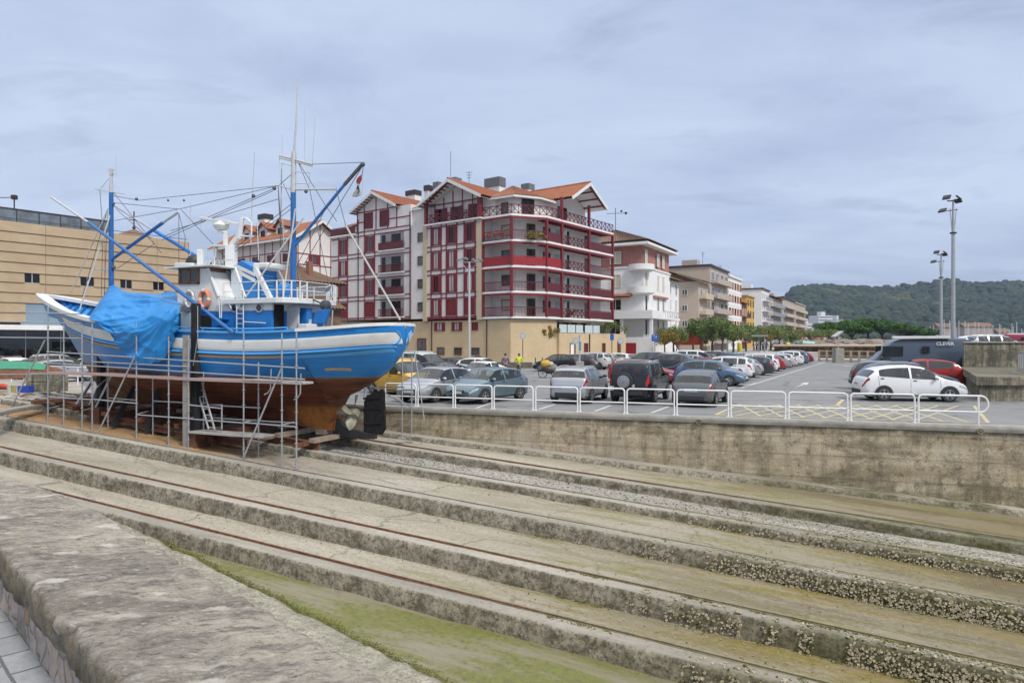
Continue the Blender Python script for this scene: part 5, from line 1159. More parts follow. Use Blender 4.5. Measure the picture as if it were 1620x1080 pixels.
# timber frame
tb = MB()
def hb_(a0, a1, z, h=.13, b=0): tb.box(a0, a1, b-.05, b-.004, z, z+h, fr)
def vb_(a, z0, z1, w_=.13, b=0): tb.box(a-w_/2, a+w_/2, b-.065, b-.006, z0, z1, fr)
for k in range(5):
    z = ZB(k); hb_(7.25, 15.25, z+.05); hb_(7.25, 15.25, z-.5 if k else z-.12)
    hb_(18.1, 33.6, z+.25); hb_(18.1, 33.6, z-.28 if k else z+.0)
for a in (8.4-.85, 8.4+.85, 11.23-.85, 11.23+.85, 13.75-.85, 13.75+.85): vb_(a, 5.4, 16.9)
for a in (18.15, 24.75, 26.75, 30.2, 32.1): vb_(a, 5.5, 17.2)
for a in (20.6, 22.3, 24.5, 26.8, 28.2): vb_(a, 17.2, 19.9+max(0, 1.75*(1-abs(a-24.5)/4)))
hb_(20.2, 28.3, 19.8); hb_(18.1, 22, 18.4); hb_(26.8, 28.3, 18.5)
for a in (7.2, 8.7, 10.3, 11.8, 13.3, 14.8): vb_(a, 17.0, 19.4+max(0, 1.8*(1-abs(a-11)/4.3)), b=.9)
hb_(6.6, 15.2, 19.4, b=.9); hb_(6.6, 15.2, 17.9, b=.9)
part(tb, 'timber_frame', m_red, blk)
mb = MB(); mb.box(6.5, 6.9, -.45, -.1, 16.95, 19.6, fr); mb.box(15.0, 15.35, -.45, -.1, 16.95, 19.6, fr); mb.bar(fr(6.7, -.3, 19.5), fr(11, -.9, 21.5), .2, .22); mb.bar(fr(15.2, -.3, 19.5), fr(11, -.9, 21.5), .2, .22); part(mb, 'gable_post', m_red, blk)
mb = MB(); mb.box(6.4, 15.4, -.5, .9, 16.8, 16.95, fr); part(mb, 'veranda_floor', m_wht, blk)
railing(blk, fr(6.7, -.4, 0), fr(15.2, -.4, 0), 16.95, 1.05, 'x')
# windows on the left face
rg = random.Random(3)
for k in range(5):
    for j, a in enumerate((8.4, 11.23, 13.75)):
        if k == 4: window(blk, fr, a, 17.15, .95, 1.75, m_red, m_dpane, m_red, .5, -1, .9)
        elif k == 0 and j < 2: window(blk, fr, a, ZB(k)+.3, 1.4, 2.0, m_red, m_red, None, bars=3, name='shuttered_window')
        else: window(blk, fr, a, ZB(k)+.3, .85, 2.0, m_red, rg.choice((m_gpane, m_curt, m_curt, m_dpane)), m_red, .45)
    for j, a in enumerate((25.75, 31.1)):
        if k == 4: continue
        if k == 0: window(blk, fr, a, ZB(k)+.45, 1.7, 2.0, m_red, m_red, None, bars=4, name='shuttered_window')
        else: window(blk, fr, a, ZB(k)+.5, .95, 1.95, m_red, rg.choice((m_gpane, m_curt)), m_red, .5)
    if k < 4:
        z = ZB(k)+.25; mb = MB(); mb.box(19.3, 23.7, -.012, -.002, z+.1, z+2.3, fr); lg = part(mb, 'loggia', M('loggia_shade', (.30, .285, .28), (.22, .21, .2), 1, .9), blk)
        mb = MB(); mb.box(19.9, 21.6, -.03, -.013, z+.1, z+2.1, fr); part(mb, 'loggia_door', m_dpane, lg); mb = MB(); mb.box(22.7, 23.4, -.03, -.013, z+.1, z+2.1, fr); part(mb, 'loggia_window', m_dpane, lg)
        mb = MB(); mb.box(19.15, 23.85, -.35, .0, z-.02, z+.1, fr); part(mb, 'loggia_slab', m_wht, lg)
        railing(blk, fr(19.25, -.3, 0), fr(23.75, -.3, 0), z+.08, 1.0, 'panel' if k % 2 else 'bars')
        window(blk, fr, 16.4, ZB(k)+.9, .9, 1.15, m_brown, m_gpane, None, bars=0, dep=0)
for a in (22.9, 26.0): window(blk, fr, a, 17.6, 1.75, 2.1, m_red, M('closed_shutter', (.13, .012, .022), (.10, .01, .02)), None, bars=0, mw=.14, name='shuttered_window')
mb = MB(); mb.box(28.5, 33.7, -.25, .1, 17.0, 17.2, fr); part(mb, 'roof_terrace', m_wht, blk); railing(blk, fr(28.5, -.2, 0), fr(33.65, -.2, 0), 17.2, 1.0, 'panel')
for a, z, w_, h, sh in ((13.4, 4.0, .9, .95, 1), (10.6, 4.0, .8, .95, 1), (7.8, 4.0, .9, .95, 2), (13.2, 1.1, 1.2, .9, 0), (10.4, 1.1, 1.2, .9, 0), (7.7, 1.1, 1.2, .9, 0)):
    window(blk, fr, a, z, w_, h, m_brown if sh == 0 else m_red, {0: m_gpane, 1: m_curt, 2: m_red}[sh], m_red if sh == 1 else None, .42, dep=.25, bars=1 if sh else 0)
window(blk, fr, 16.4, .1, 1.5, 3.0, m_red, m_gpane, None, dep=.25, bars=1, name='entrance_door')
for a, z0, z1, b in ((28.0, 0, 19, -.06), (18.15, 5.5, 19, -.1), (14.7, 0, 5.4, .18), (6.0, 0, 5.2, .18)): mb = MB(); mb.tube([fr(a, b, z0), fr(a, b, z1)], .07, 6); part(mb, 'drainpipe', m_gut, blk)
# wraparound balconies
sl_ = [(6.6, -.05), (2.3, -.05), (-.05, 3.6), (-.05, 19.2), (1.8, 19.2), (1.8, 4.4), (3.1, 1.8), (6.6, 1.8)]
segs = [((6.45, 0), (2.3, 0)), ((2.3, 0), (0, 3.62)), ((0, 3.62), (0, 6.77)), ((0, 6.77), (0, 13.0)), ((0, 13.0), (0, 19.1))]
kinds = [('bars', 'bars', 'panel', 'x', 'panel'), ('bars', 'bars', 'panel', 'x', 'panel'), ('panel', 'panel', 'panel', 'x', 'bars'), ('bars', 'bars', 'panel', 'x', 'panel'), ('x',)*5]
for k in range(5):
    z = ZB(k); mb = MB(); ppoly(mb, sl_, z-.22, z); part(mb, 'balcony_slab', m_wht, blk)
    mb = MB()
    for (a, b), (c, d) in segs:
        if k: mb.bar(fr(a, b, z-.36), fr(c, d, z-.36), .2, .24)
    if k:
        for t in range(26): b = 4.4+t*.58; mb.bar(fr(.05, b, z-.3), fr(1.78, b, z-.3), .09, .12)
        part(mb, 'balcony_beam', m_red, blk)
    for i, ((a, b), (c, d)) in enumerate(segs):
        railing(blk, fr(a, b, 0), fr(c, d, 0), z, 1.05, kinds[k][i], m_red2 if k == 2 and i < 3 else None)
    if k < 4:
        for a, b in ((6.42, .02), (2.3, .02), (.02, 3.62), (.02, 6.77), (.02, 13.0), (.02, 19.05)): mb = MB(); f2 = frm(fr(a, b, 0).to_2d(), A3, B3); mb.box(-.14, .14, -.14, .14, z, ZB(k+1)-.24, f2); part(mb, 'balcony_post', m_red, blk)
        window(blk, fr, 4.3, z+.75, 1.5, 1.25, m_gut, m_blind if k in (0, 3) else m_gpane, None, dep=1.8, bars=0)
        cf = frm(fr(3.1, 1.8, 0).to_2d(), (fr(1.8, 4.4, 0)-fr(3.1, 1.8, 0)).normalized().to_2d(), B3.lerp(A3, .5).normalized()); nv = (fr(1.8, 4.4, 0)-fr(3.1, 1.8, 0)).normalized(); cf = frm(fr(3.1, 1.8, 0).to_2d(), nv.to_2d(), Vector((nv.y, -nv.x)))
        window(blk, cf, 2.0, z+.1, 1.1, 2.05, m_brown, m_dpane, None, dep=0, out=1, bars=1, name='balcony_door')
        bf = frm(fr(1.8, 0, 0).to_2d(), B3, -A3)
        window(blk, bf, 6.2, z+.6, 1.5, 1.4, m_gut, m_dpane, None, dep=0, out=1, bars=0); window(blk, bf, 10.6, z+.1, 1.0, 2.05, m_rail, m_dpane, None, dep=0, out=1, name='balcony_door'); window(blk, bf, 15.5, z+.1, 1.2, 2.05, m_brown, m_gpane, None, dep=0, out=1, name='balcony_door')
        mb = MB(); mb.box(.3, 1.8, 8.2, 8.24, z, z+2.0, fr); part(mb, 'glass_screen', M('frosted_glass', (.55, .62, .62), (.48, .55, .55), 2, .3), blk)
for a, b in ((.02, 6.77), (.02, 13.0)): mb = MB(); f2 = frm(fr(a, b, 0).to_2d(), A3, B3); mb.box(-.14, .14, -.14, .14, 16.95, 19.6, f2); part(mb, 'roof_post', m_red, blk)
window(blk, fr, 4.6, 17.3, 1.0, 1.4, m_gut, m_gpane, None, dep=1.8, bars=0); window(blk, cf, 1.6, 17.05, 1.6, 2.0, m_rail, m_dpane, None, dep=0, out=1, bars=1, name='balcony_door'); window(blk, bf, 9.6, 17.05, 2.0, 2.0, m_rail, m_dpane, None, dep=0, out=1)
tf = frm(fr(3.2, 0, 0).to_2d(), B3, -A3)
for b0, b1 in ((6.4, 8.0), (8.2, 9.9), (10.1, 11.7), (12.2, 14.0), (14.2, 15.8)): mb = MB(); mb.box(.1, .14, b0, b1, 3.75, 4.7, fr); part(mb, 'terrace_panel', MC['frosted_glass'], blk)
for b in (6.9, 8.6, 10.4, 12.6, 14.6, 17): window(blk, tf, b, 3.9, 1.2, 1.2, m_red, m_dpane, None, dep=0, out=1)
wf_ = frm(O3, B3, -A3)
for b, z, w_ in ((9.0, .9, 1.0), (12.2, .9, .9), (16.6, .9, .8), (20.6, 1.1, .6)): window(blk, wf_, b, z, w_, 1.6, m_brown, m_rail if b > 10 else m_wht, None, dep=0, out=1, bars=0, name='cellar_window')
mb = MB(); mb.tube([fr(-.08, 13.0, 0), fr(-.08, 13.0, 3.6)], .08, 6); part(mb, 'drainpipe', m_gut, blk)
plant(fr(.3, 4.6, 3.0), .9, 1.3, m_lfy, 'yellow green shrub growing at the left end of the terrace under the balconies', 11); plant(fr(.8, 21.0, 3.7), 1.6, 1.6, m_lf2, 'rounded dark olive shrub on the right end of the ochre terrace wall', 12, 1100)
plant(fr(.4, 2.0, 14.1), .9, .7, m_lfy, 'yellow flowering balcony plant behind the railing of the fourth floor corner', 13, 420); plant(fr(.3, 9.5, 5.6), .4, .8, m_lf, 'small green plant on the lowest crossed railing balcony', 14, 200); plant(fr(30.5, .2, 17.2), .5, .9, m_lfy, 'small yellowish plant on the left roof terrace', 15, 200)
mb = MB(); rg = random.Random(5)
for k in range(420): leafq(mb, fr(rg.uniform(2.9, 5.9), -.15+rg.gauss(0, .08), 14.75+rg.gauss(0, .17)), .09, rg)
tag(mb.build('flower_box', m_flow, fix=False), 'trailing reddish flowers along the left balcony railing on the fourth floor', 'flowers')
antenna(px(742, 300, 90), 2.4, 'comb shaped aerial on the ridge right of the tall left chimney stack'); mb = MB(); p = px(713, 290, 92); mb.tube([p, p+Vector((0, 0, 4.3))], .035, 6); tag(mb.build('lightning_rod', m_wire), 'thin vertical rod on the middle gable roof', 'rod')

# ------------------------------------------------------------------ second half-timbered house behind, small tiled house, tan clad hall
O2 = Vector((-31.5, 100)); f2_ = frm(O2, A3, B3)
hs = thing('half_timbered_house', 'half-timbered house with dormers and an orange roof behind the boat mast', 'building', f2_(8, 4, 0))
mb = MB(); mb.box(0, 22, 0, 8, 0, 18.2, f2_); mb.prism([f2_(0, 0, 18.2), f2_(0, 8, 18.2), f2_(0, 4, 20.6)], f2_(.3, 0, 0)-f2_(0, 0, 0)); part(mb, 'wall', m_cream, hs)
mb = MB(); tiled(mb, f2_(23, -1, 17.9), f2_(-.8, -1, 17.9), f2_(-.8, 4, 20.9), f2_(23, 4, 20.9)); tiled(mb, f2_(-.8, 9, 17.9), f2_(23, 9, 17.9), f2_(23, 4, 20.9), f2_(-.8, 4, 20.9)); rf = part(mb, 'roof', m_tile, hs, fix=False)
mb = MB(); mb.bar(f2_(-.85, -1, 17.75), f2_(-.85, 4, 20.75), .08, .35); mb.bar(f2_(-.85, 9, 17.75), f2_(-.85, 4, 20.75), .08, .35); mb.bar(f2_(-.8, -1.0, 17.75), f2_(23, -1.0, 17.75), .1, .3); part(mb, 'bargeboard', m_bw, rf)
for a in (5, 9.5, 14): 
    mb = MB(); mb.prism([f2_(a-1.1, .6, 18.6), f2_(a+1.1, .6, 18.6), f2_(a+1.1, .6, 20.2), f2_(a, .6, 21.0), f2_(a-1.1, .6, 20.2)], f2_(0, 3, 0)-f2_(0, 0, 0)); dm = part(mb, 'dormer', m_cream, hs); mb = MB(); tiled(mb, f2_(a-1.5, 4, 20.0), f2_(a-1.5, .2, 20.0), f2_(a, .2, 21.2), f2_(a, 4, 21.2)); tiled(mb, f2_(a+1.5, .2, 20.0), f2_(a+1.5, 4, 20.0), f2_(a, 4, 21.2), f2_(a, .2, 21.2)); part(mb, 'dormer_roof', m_tile, dm, fix=False)
    window(hs, f2_, a, 18.9, 1.0, 1.0, m_red, m_dpane, dep=.6)
mb = MB(); mb.box(11.2, 13, 2, 3.4, 19, 22.2, f2_); ch = part(mb, 'chimney', m_wht, hs); mb = MB(); mb.box(11.1, 13.1, 1.9, 3.5, 22.2, 23.0, f2_); part(mb, 'chimney_cowl', m_dark, ch)
tb = MB()
for a in range(0, 22, 2): tb.box(a, a+.13, -.06, -.005, 14.3, 17.9, f2_)
for z in (14.2, 16.0): tb.box(0, 22, -.05, -.004, z, z+.14, f2_)
for b in (.1, 2.2, 4.0, 6.0, 7.8): tb.box(-.06, -.005, b, b+.14, 11.6, 18.2+2.2*(1-abs(b-4)/4), f2_)
for z in (14.0, 15.6): tb.box(-.05, -.004, 0, 8, z, z+.14, f2_)
part(tb, 'timber_frame', m_red, hs)
for a in (2.5, 6.5, 10.5, 14.5, 18.5): window(hs, f2_, a, 12.0, .9, 1.9, m_red, m_dpane, m_red, .5); window(hs, f2_, a, 14.6, .9, 1.2, m_red, m_gpane, m_red, .5)
railing(hs, f2_(0, -.9, 0), f2_(22, -.9, 0), 11.7, 1.0, 'panel'); mb = MB(); mb.box(0, 22, -1, 0, 11.5, 11.7, f2_); part(mb, 'balcony_slab', m_wht, hs)
g2 = frm(O2, B3, -A3)
for b, z in ((3.0, 14.3), (6, 10.4), (3, 10.4)): window(hs, g2, b, z, 1.0, 1.3, m_red, m_gpane, m_red, .5, out=1)
O4 = px(481, 540, 66).to_2d(); f4 = frm(O4, A3, B3)
sm_ = thing('tiled_house', 'small cream house with brown tiled hip roof and arched openings behind the deckhouse', 'building', f4(4, 3, 0))
mb = MB(); mb.box(0, 9, 0, 3.6, 0, 8.6, f4); part(mb, 'wall', m_wht, sm_)
mb = MB(); c4 = (3.6, 1.8, 10.4); c5 = (5.4, 1.8, 10.4); tiled(mb, f4(10, -1, 8.4), f4(-1, -1, 8.4), f4(*c4), f4(*c5), pitch=.4); tiled(mb, f4(-1, -1, 8.4), f4(-1, 4.6, 8.4), f4(*c4)+Vector((.01, 0, 0)), f4(*c4), pitch=.4); tiled(mb, f4(-1, 4.6, 8.4), f4(10, 4.6, 8.4), f4(*c5), f4(*c4), pitch=.4); tiled(mb, f4(10, 4.6, 8.4), f4(10, -1, 8.4), f4(*c5)+Vector((.01, 0, 0)), f4(*c5), pitch=.4); part(mb, 'roof', m_otile, sm_, fix=False)
mb = MB(); tiled(mb, f4(-2.6, -.4, 5.8), f4(-2.6, 3.2, 5.8), f4(0, 3.2, 7.2), f4(0, -.4, 7.2), pitch=.4); mb.box(-2, 0, 0, 2.8, 0, 5.9, f4); part(mb, 'lean_to', m_otile, sm_, fix=False)
for a in (1.8, 4.8, 7.6):
    mb = MB(); pts = [(a+.8*cos(q), 6.6+.8*sin(q)) for q in [pi*k/8 for k in range(9)]]; pts = [(a+.8, 4.6)]+pts+[(a-.8, 4.6)]; mb.prism([f4(x, -.03, z) for x, z in pts], f4(0, .02, 0)-f4(0, 0, 0)); o = part(mb, 'arched_window', m_int, sm_)
    mb = MB()
    for k in range(8): q0, q1 = pi*k/8, pi*(k+1)/8; mb.prism([f4(a+r*cos(q), -.08, 6.6+r*sin(q)) for r, q in ((.8, q0), (1.15, q0), (1.15, q1), (.8, q1))], f4(0, .07, 0)-f4(0, 0, 0))
    part(mb, 'stone_arch', m_yel, o)
mb = MB(); mb.box(.6, 1.1, 1, 1.5, 8.5, 10.6, f4); part(mb, 'chimney', M('brick_red', (.30, .12, .08), (.2, .09, .07), 6, .9), sm_)

OL = Vector((-46.5, 62)); fl = frm(OL, B3, Vector((-.798, .603)))
m_clad = None
def clad():
    g = NG('tan_cladding'); p = g.obj(); q = g.sep(p); n = g.noise(p, .5, 5, .6); ln = g.noise(g.xyz(g.ma('MULTIPLY', q[0], .3), g.ma('MULTIPLY', q[1], .3), g.ma('MULTIPLY', q[2], 9.0)), 1.5, 5, .7)
    col = g.mix(g.rng(n, .35, .65), (.43, .33, .215), (.37, .28, .18)); col = g.mix(g.rng(ln, .4, .7, 0, .45), col, (.30, .20, .11)); return g.done(col, .8)
m_clad = clad(); m_seam = M('cladding_gap', (.09, .06, .035), None, 3, .9)
hall = thing('clad_hall', 'long modern hall clad in tan horizontal boards above a glass ground floor', 'building', fl(0, 8, 0))
mb = MB(); mb.box(-40, 17.4, .15, 16, 3.9, 13.6, fl); part(mb, 'core_wall', m_seam, hall)
mb = MB(); z = 13.72; k = 0; wins = [(1.9, 3.1), (6.6, 7.8), (10.3, 11.4), (13.6, 14.7)]; zw0, zw1 = 8.2, 9.15
bh = .93
while z > 4.6:
    z0 = max(4.55, z-bh+.015); cuts = []
    if z0 < 9.0 and z > 8.25: cuts = wins
    xs = [-40]+[c for w_ in cuts for c in w_]+[17.4]
    for x0, x1 in zip(xs[::2], xs[1::2]):
        sp = [x0]+[s_ for s_ in sorted([-38+5.2*j for j in range(12)]+([2.0, 9.0] if z < 6.3 else [])) if x0 < s_ < x1]+[x1]
        for a, b in zip(sp, sp[1:]):
            if z < 6.3 and a > 1.9 and b < 9.1: continue
            mb.add([fl(a+.015, -.10, z0), fl(b-.015, -.10, z0), fl(b-.015, .12, z0), fl(a+.015, .12, z0), fl(a+.015, .0, z), fl(b-.015, .0, z), fl(b-.015, .12, z), fl(a+.015, .12, z)], [(3,2,1,0), (4,5,6,7), (0,1,5,4), (1,2,6,5), (2,3,7,6), (3,0,4,7)])
    z -= bh; k += 1
part(mb, 'board_cladding', m_clad, hall); mb = MB(); mb.box(17.42, 17.5, -.05, 16, 3.9, 13.7, fl); part(mb, 'end_wall', m_clad, hall)
mb = MB(); mb.box(1.6, 9.2, .02, .12, 4.2, 6.4, fl); part(mb, 'blue_panel', M('blue_grey_panel', (.22, .30, .37), (.18, .25, .31), 1, .5), hall)
for x0, x1 in wins: mb = MB(); mb.box(x0, x1, .06, .13, zw0, zw1, fl); w_ = part(mb, 'window', m_dpane, hall); mb = MB(); mb.box(x0+(x1-x0)*.48, x0+(x1-x0)*.54, .02, .05, zw0, zw1, fl); mb.box(x0, x1, -.02, .05, zw0-.05, zw0-.0, fl); part(mb, 'frame', m_alu, w_)
mb = MB(); mb.box(-40, 18, -1.3, .3, 3.75, 4.2, fl); part(mb, 'canopy', m_wht, hall, bevel=.03)
mb = MB(); mb.box(-40, 17.4, 1.2, 1.4, 0, 3.8, fl); gl = part(mb, 'glass_front', glassy('shopfront_glass', (.012, .018, .02), .02), hall); mb = MB()
for k in range(20): mb.box(-39+2.95*k, -39+2.95*k+.07, 1.12, 1.2, 0, 3.75, fl)
part(mb, 'mullion', m_galv, gl)
mb = MB(); mb.box(-40, 9.5, .5, .56, 13.6, 14.95, fl); pg = part(mb, 'roof_screen', glassy('grey_roof_glass', (.16, .19, .22), .15), hall); mb = MB()
for k in range(28): mb.box(-40+1.8*k, -40+1.8*k+.06, .42, .5, 13.6, 15, fl)
mb.box(-40, 17.4, .1, .16, 14.0, 14.05, fl); mb.box(-40, 9.5, .4, .5, 14.95, 15.02, fl); part(mb, 'screen_post', m_gut, pg)
mb = MB(); p = fl(2, 3, 13.6); mb.tube([p, p+Vector((0, 0, 3.0))], .06, 6); mb.tube([p+Vector((-3.5, 0, 2.8)), p+Vector((.3, 0, 2.9))], .04, 5); mb.box(-.2, .2, -.2, .2, p.z+2.7, p.z+3.1, lambda a, b, c: (p.x+a, p.y+b, c)); tag(mb.build('roof_camera_mast', m_gut), 'thin mast with a side arm on the roof of the tan hall', 'mast')
t = thing('cupola', 'small tiled cupola with a finial showing above the tan hall roof', 'roof', px(212, 385, 100)); c = px(212, 384, 100)
mb = MB(); mb.lathe([(3.6, -6), (3.6, 0)], c, (0, 0, 1), 8); part(mb, 'drum', m_wht, t); mb = MB(); mb.lathe([(4.2, 0), (2.0, 1.1), (.3, 1.9)], c, (0, 0, 1), 8); part(mb, 'tiled_cap', m_otile, t); mb = MB(); mb.tube([c+Vector((0, 0, 1.8)), c+Vector((0, 0, 4.6))], .09, 6); mb.tube([c+Vector((-.7, 0, 3.4)), c+Vector((.8, 0, 3.2))], .07, 5); mb.ball(c+Vector((0, 0, 2.2)), .25, 8, 6); part(mb, 'finial', m_gut, t)

# ------------------------------------------------------------------ the row of flats along the promenade
Rd = Vector((.492, .871)); Rn = Vector((-.871, .492)); QR = Vector((18.7, 97)); rr = frm(QR, Rd, Rn); ZP = 1.0
m_brick = None
def brickm():
    g = NG('pink_brick'); p = g.obj(); q = g.sep(p); v = g.xyz(g.ma('ADD', q[0], q[1]), q[2], 0.0); b = g.brick(v, (.40, .17, .14), (.34, .135, .115), (.36, .24, .2), 1.0, .012, .4, .14)
    return g.done(g.mix(g.rng(g.noise(p, 1, 4), .4, .7, 0, .4), b[0], (.28, .12, .1)), .9)
m_brick = brickm(); m_beige = M('beige_render', (.52, .43, .335), (.45, .37, .29), .5, .9); m_taupe = M('taupe_render', (.42, .355, .31), (.36, .30, .265), .5, .9); m_orw = M('orange_shutter', (.36, .12, .045), (.28, .09, .035), 3, .6)
vil = thing('corner_villa', 'white villa with pink brick top storey and brown hipped roof', 'building', rr(6, 6, ZP))
mb = MB(); mb.box(0, 13, 0, 13, 0, 13.3, rr); part(mb, 'wall', m_wht, vil); mb = MB(); mb.box(.15, 12.8, .15, 13, 13.3, 16.4, rr); part(mb, 'brick_storey', m_brick, vil)
mb = MB(); mb.box(-1.0, 14, -1.0, 14, 16.4, 16.75, rr); mb.box(-.6, 13.6, -.6, 13.6, 16.75, 17.0, rr); mb.box(-.12, 13.1, -.12, 13, 13.2, 13.45, rr); part(mb, 'cornice', m_wht, vil, bevel=.05)
mb = MB(); pk = (6.0, 6.5, 19.8)
for a, b, c, d in ((-1, -1, 14, -1), (-1, 14, -1, -1), (14, -1, 14, 14), (14, 14, -1, 14)): tiled(mb, rr(a, b, 17.0), rr(c, d, 17.0), rr(*pk)+Vector((.01, 0, 0)), rr(*pk), pitch=.4)
part(mb, 'roof', m_otile, vil, fix=False)
lf = frm(QR, Rn, -Rd)                                              # left face: a runs back, out = +1
for z, w_, h, pm in ((13.9, 1.7, 1.8, m_blind), (10.5, 1.7, 1.9, m_blind), (7.2, 1.8, 1.6, m_dpane), (3.6, 1.8, 2.4, m_dpane)): window(vil, lf, 4.2, z, w_, h, m_wht, pm, None, out=1)
for z, w_, h, pm in ((13.9, 1.1, 1.9, m_blind), (10.4, .95, 2.2, m_blind), (7.0, .95, 2.3, m_dpane), (3.6, .8, 2.2, m_dpane)):
    for a in (6.6, 9.2): window(vil, rr, a, z, w_, h, m_wht, pm, None)
    window(vil, rr, 1.0, z, 1.0, h, m_wht, pm, None, bars=0)
for z, h in ((12.9, .8), (9.6, .9)):                                # rounded corner balconies
    mb = MB(); c = rr(.8, .6, 0); mb.lathe([(1.5, z-.2), (1.85, z), (1.85, z+h), (1.72, z+h), (1.72, z+.05)], (c.x, c.y, 0), (0, 0, 1), 24); part(mb, 'round_balcony', m_wht, vil, smooth=40)
mb = MB(); mb.box(-2.2, 11.5, -2.0, 9, 5.9, 6.2, rr); part(mb, 'balcony_slab', m_wht, vil); mb = MB(); mb.box(-2.2, -2.08, -2.0, 9, 6.2, 7.05, rr); mb.box(-2.08, 3, -2.0, -1.88, 6.2, 7.05, rr); part(mb, 'balcony_parapet', m_wht, vil); mb = MB()
for k in range(9): a = 3+k*.95; mb.tube([rr(a, -1.94, 6.2), rr(a, -1.94, 7.1)], .04, 6)
mb.tube([rr(3, -1.94, 7.1), rr(11.4, -1.94, 7.1)], .04, 6); part(mb, 'balcony_railing', m_galv, vil)
mb = MB(); mb.box(-2.0, -1.6, 2.4, 2.8, 1, 5.9, rr); part(mb, 'porch_column', m_wht, vil); mb = MB(); mb.box(-2.0, -1.6, -1.9, -1.5, 1, 5.9, rr); part(mb, 'porch_column', m_wht, vil); mb = MB(); tiled(mb, lf(11, 1.2, 9.1), lf(1.6, 1.2, 9.1), lf(1.6, 0, 9.5), lf(11, 0, 9.5)); part(mb, 'awning_roof', m_tile, vil, fix=False)
mb = MB(); mb.box(-2.3, -2.05, -2.1, 10, 0, 3.3, rr); part(mb, 'garden_wall', m_wht, vil); mb = MB(); mb.box(-2.36, -2.31, .3, 4.6, .3, 2.5, rr); mb.box(-2.4, -2.36, 3.4, 4.6, .3, 2.5, rr); part(mb, 'red_gate', m_red2, vil)
mb = MB(); mb.box(4.2, 10.9, -.35, -.0, 9.2, 9.5, rr); part(mb, 'flower_ledge', m_brick, vil)
mb = MB(); p = rr(6, 6.5, 19.7); mb.tube([p, p+Vector((0, 0, 3.6))], .05, 6); mb.tube([p+Vector((-1.4, 0, 2.7)), p+Vector((1.6, 0, 2.8))], .04, 5); mb.ball(p+Vector((1.6, 0, 2.8)), .22, 8, 5); mb.ball(p+Vector((.9, 0, 3.1)), .18, 8, 5); tag(mb.build('weather_vane', m_gut), 'weather vane standing on the apex of the brown villa roof', 'weather vane')
def flats(label, t0, t1, dep, z1, wm, side=None, roofm=None, cols=4, rows=5, z0=3.2, wh=1.5, ww=1.1, balc=True, frame=None, panes=None, flat=True, bm=None, y0=0.0, name='apartment_building', band=None):
    r = thing(name, label, 'building', rr(t0, 4, ZP)); rg = random.Random(int(t0*7))
    mb = MB(); mb.box(t0, t1, y0, y0+dep, 0, z1, rr); part(mb, 'wall', wm, r)
    if side: mb = MB(); mb.box(t0-.06, t0-.003, y0+.01, y0+dep, 0, z1-.01, rr); part(mb, 'side_wall', side, r)
    if flat: mb = MB(); mb.box(t0-.3, t1+.05, y0-.35, y0+dep, z1, z1+.35, rr); part(mb, 'cornice', roofm or wm, r); mb = MB(); mb.box(t0+2, t0+4.5, y0+3, y0+6, z1+.35, z1+1.6, rr); part(mb, 'roof_hut', wm, r)
    else: mb = MB(); tiled(mb, rr(t0-.8, y0-.9, z1), rr(t1+.6, y0-.9, z1), rr(t1+.6, y0+dep/2, z1+2.2), rr(t0-.8, y0+dep/2, z1+2.2)); tiled(mb, rr(t1+.6, y0+dep+.5, z1), rr(t0-.8, y0+dep+.5, z1), rr(t0-.8, y0+dep/2, z1+2.2), rr(t1+.6, y0+dep/2, z1+2.2)); mb.prism([rr(t0, y0, z1), rr(t0, y0+dep, z1), rr(t0, y0+dep/2, z1+2.1)], rr(.2, 0, 0)-rr(0, 0, 0)); part(mb, 'roof', roofm, r, fix=False)
    st = (z1-z0-.2)/rows
    for k in range(rows):
        z = z0+st*k
        for j in range(cols):
            a = t0+(t1-t0)*(j+.5)/cols; window(r, rr, a, z+.5, ww, wh, frame or m_wht, rg.choice(panes or (m_dpane, m_dpane, m_dpane, m_gpane, m_curt)), None, bars=1, dep=y0)
        if balc:
            mb = MB(); a0, a1 = t0+(t1-t0)*.06, t1-(t1-t0)*.08; mb.box(a0, a1, y0-1.2, y0, z-.1, z+.08, rr); b_ = part(mb, 'balcony', bm or wm, r); mb = MB(); mb.box(a0, a1, y0-1.2, y0-1.12, z+.08, z+.95, rr); part(mb, 'balcony_front', bm or m_galv, b_)
        if band: mb = MB(); mb.box(t0, t1, y0-.05, y0-.004, z-.3, z+.1, rr); part(mb, 'string_course', band, r)
    for k in range(min(3, rows)):
        if side: f5 = frm(rr(t0-.06, 0, 0).to_2d(), Rn, -Rd); window(r, f5, y0+2.5, z0+st*(k+1.2), 1.0, 1.1, m_wht, m_gpane, None, out=1)
    return r
flats('white annex with brown eave beside the villa', 13.2, 20, 9, 12.6, m_wht, None, m_otile, 2, 4, 2.2, 1.7, .9, False, flat=False, y0=.6)
flats('narrow beige house with a drainpipe and stacked balconies', 30.7, 37.8, 12, 13.6, m_beige, m_beige, m_otile, 2, 4, 2.0, 1.4, 1.2, True, bm=m_beige, flat=False)
flats('taupe block with recessed balconies and a flat roof', 39.3, 55.5, 14, 17.2, m_taupe, m_beige, m_gut, 4, 5, 2.4, 1.7, 2.4, True, bm=m_taupe)
flats('white block with rows of orange shuttered windows', 55.8, 69.8, 14, 16.6, m_wht, None, m_wht, 5, 5, 2.4, 1.5, 1.7, False, m_orw, (m_orw, m_dpane, m_orw), band=m_wht)
flats('low dark red house squeezed between taller blocks', 70.3, 75.5, 10, 11.5, m_brick, m_brick, m_tile, 2, 3, 2.4, 1.6, 1.0, True, flat=False, bm=m_gut)
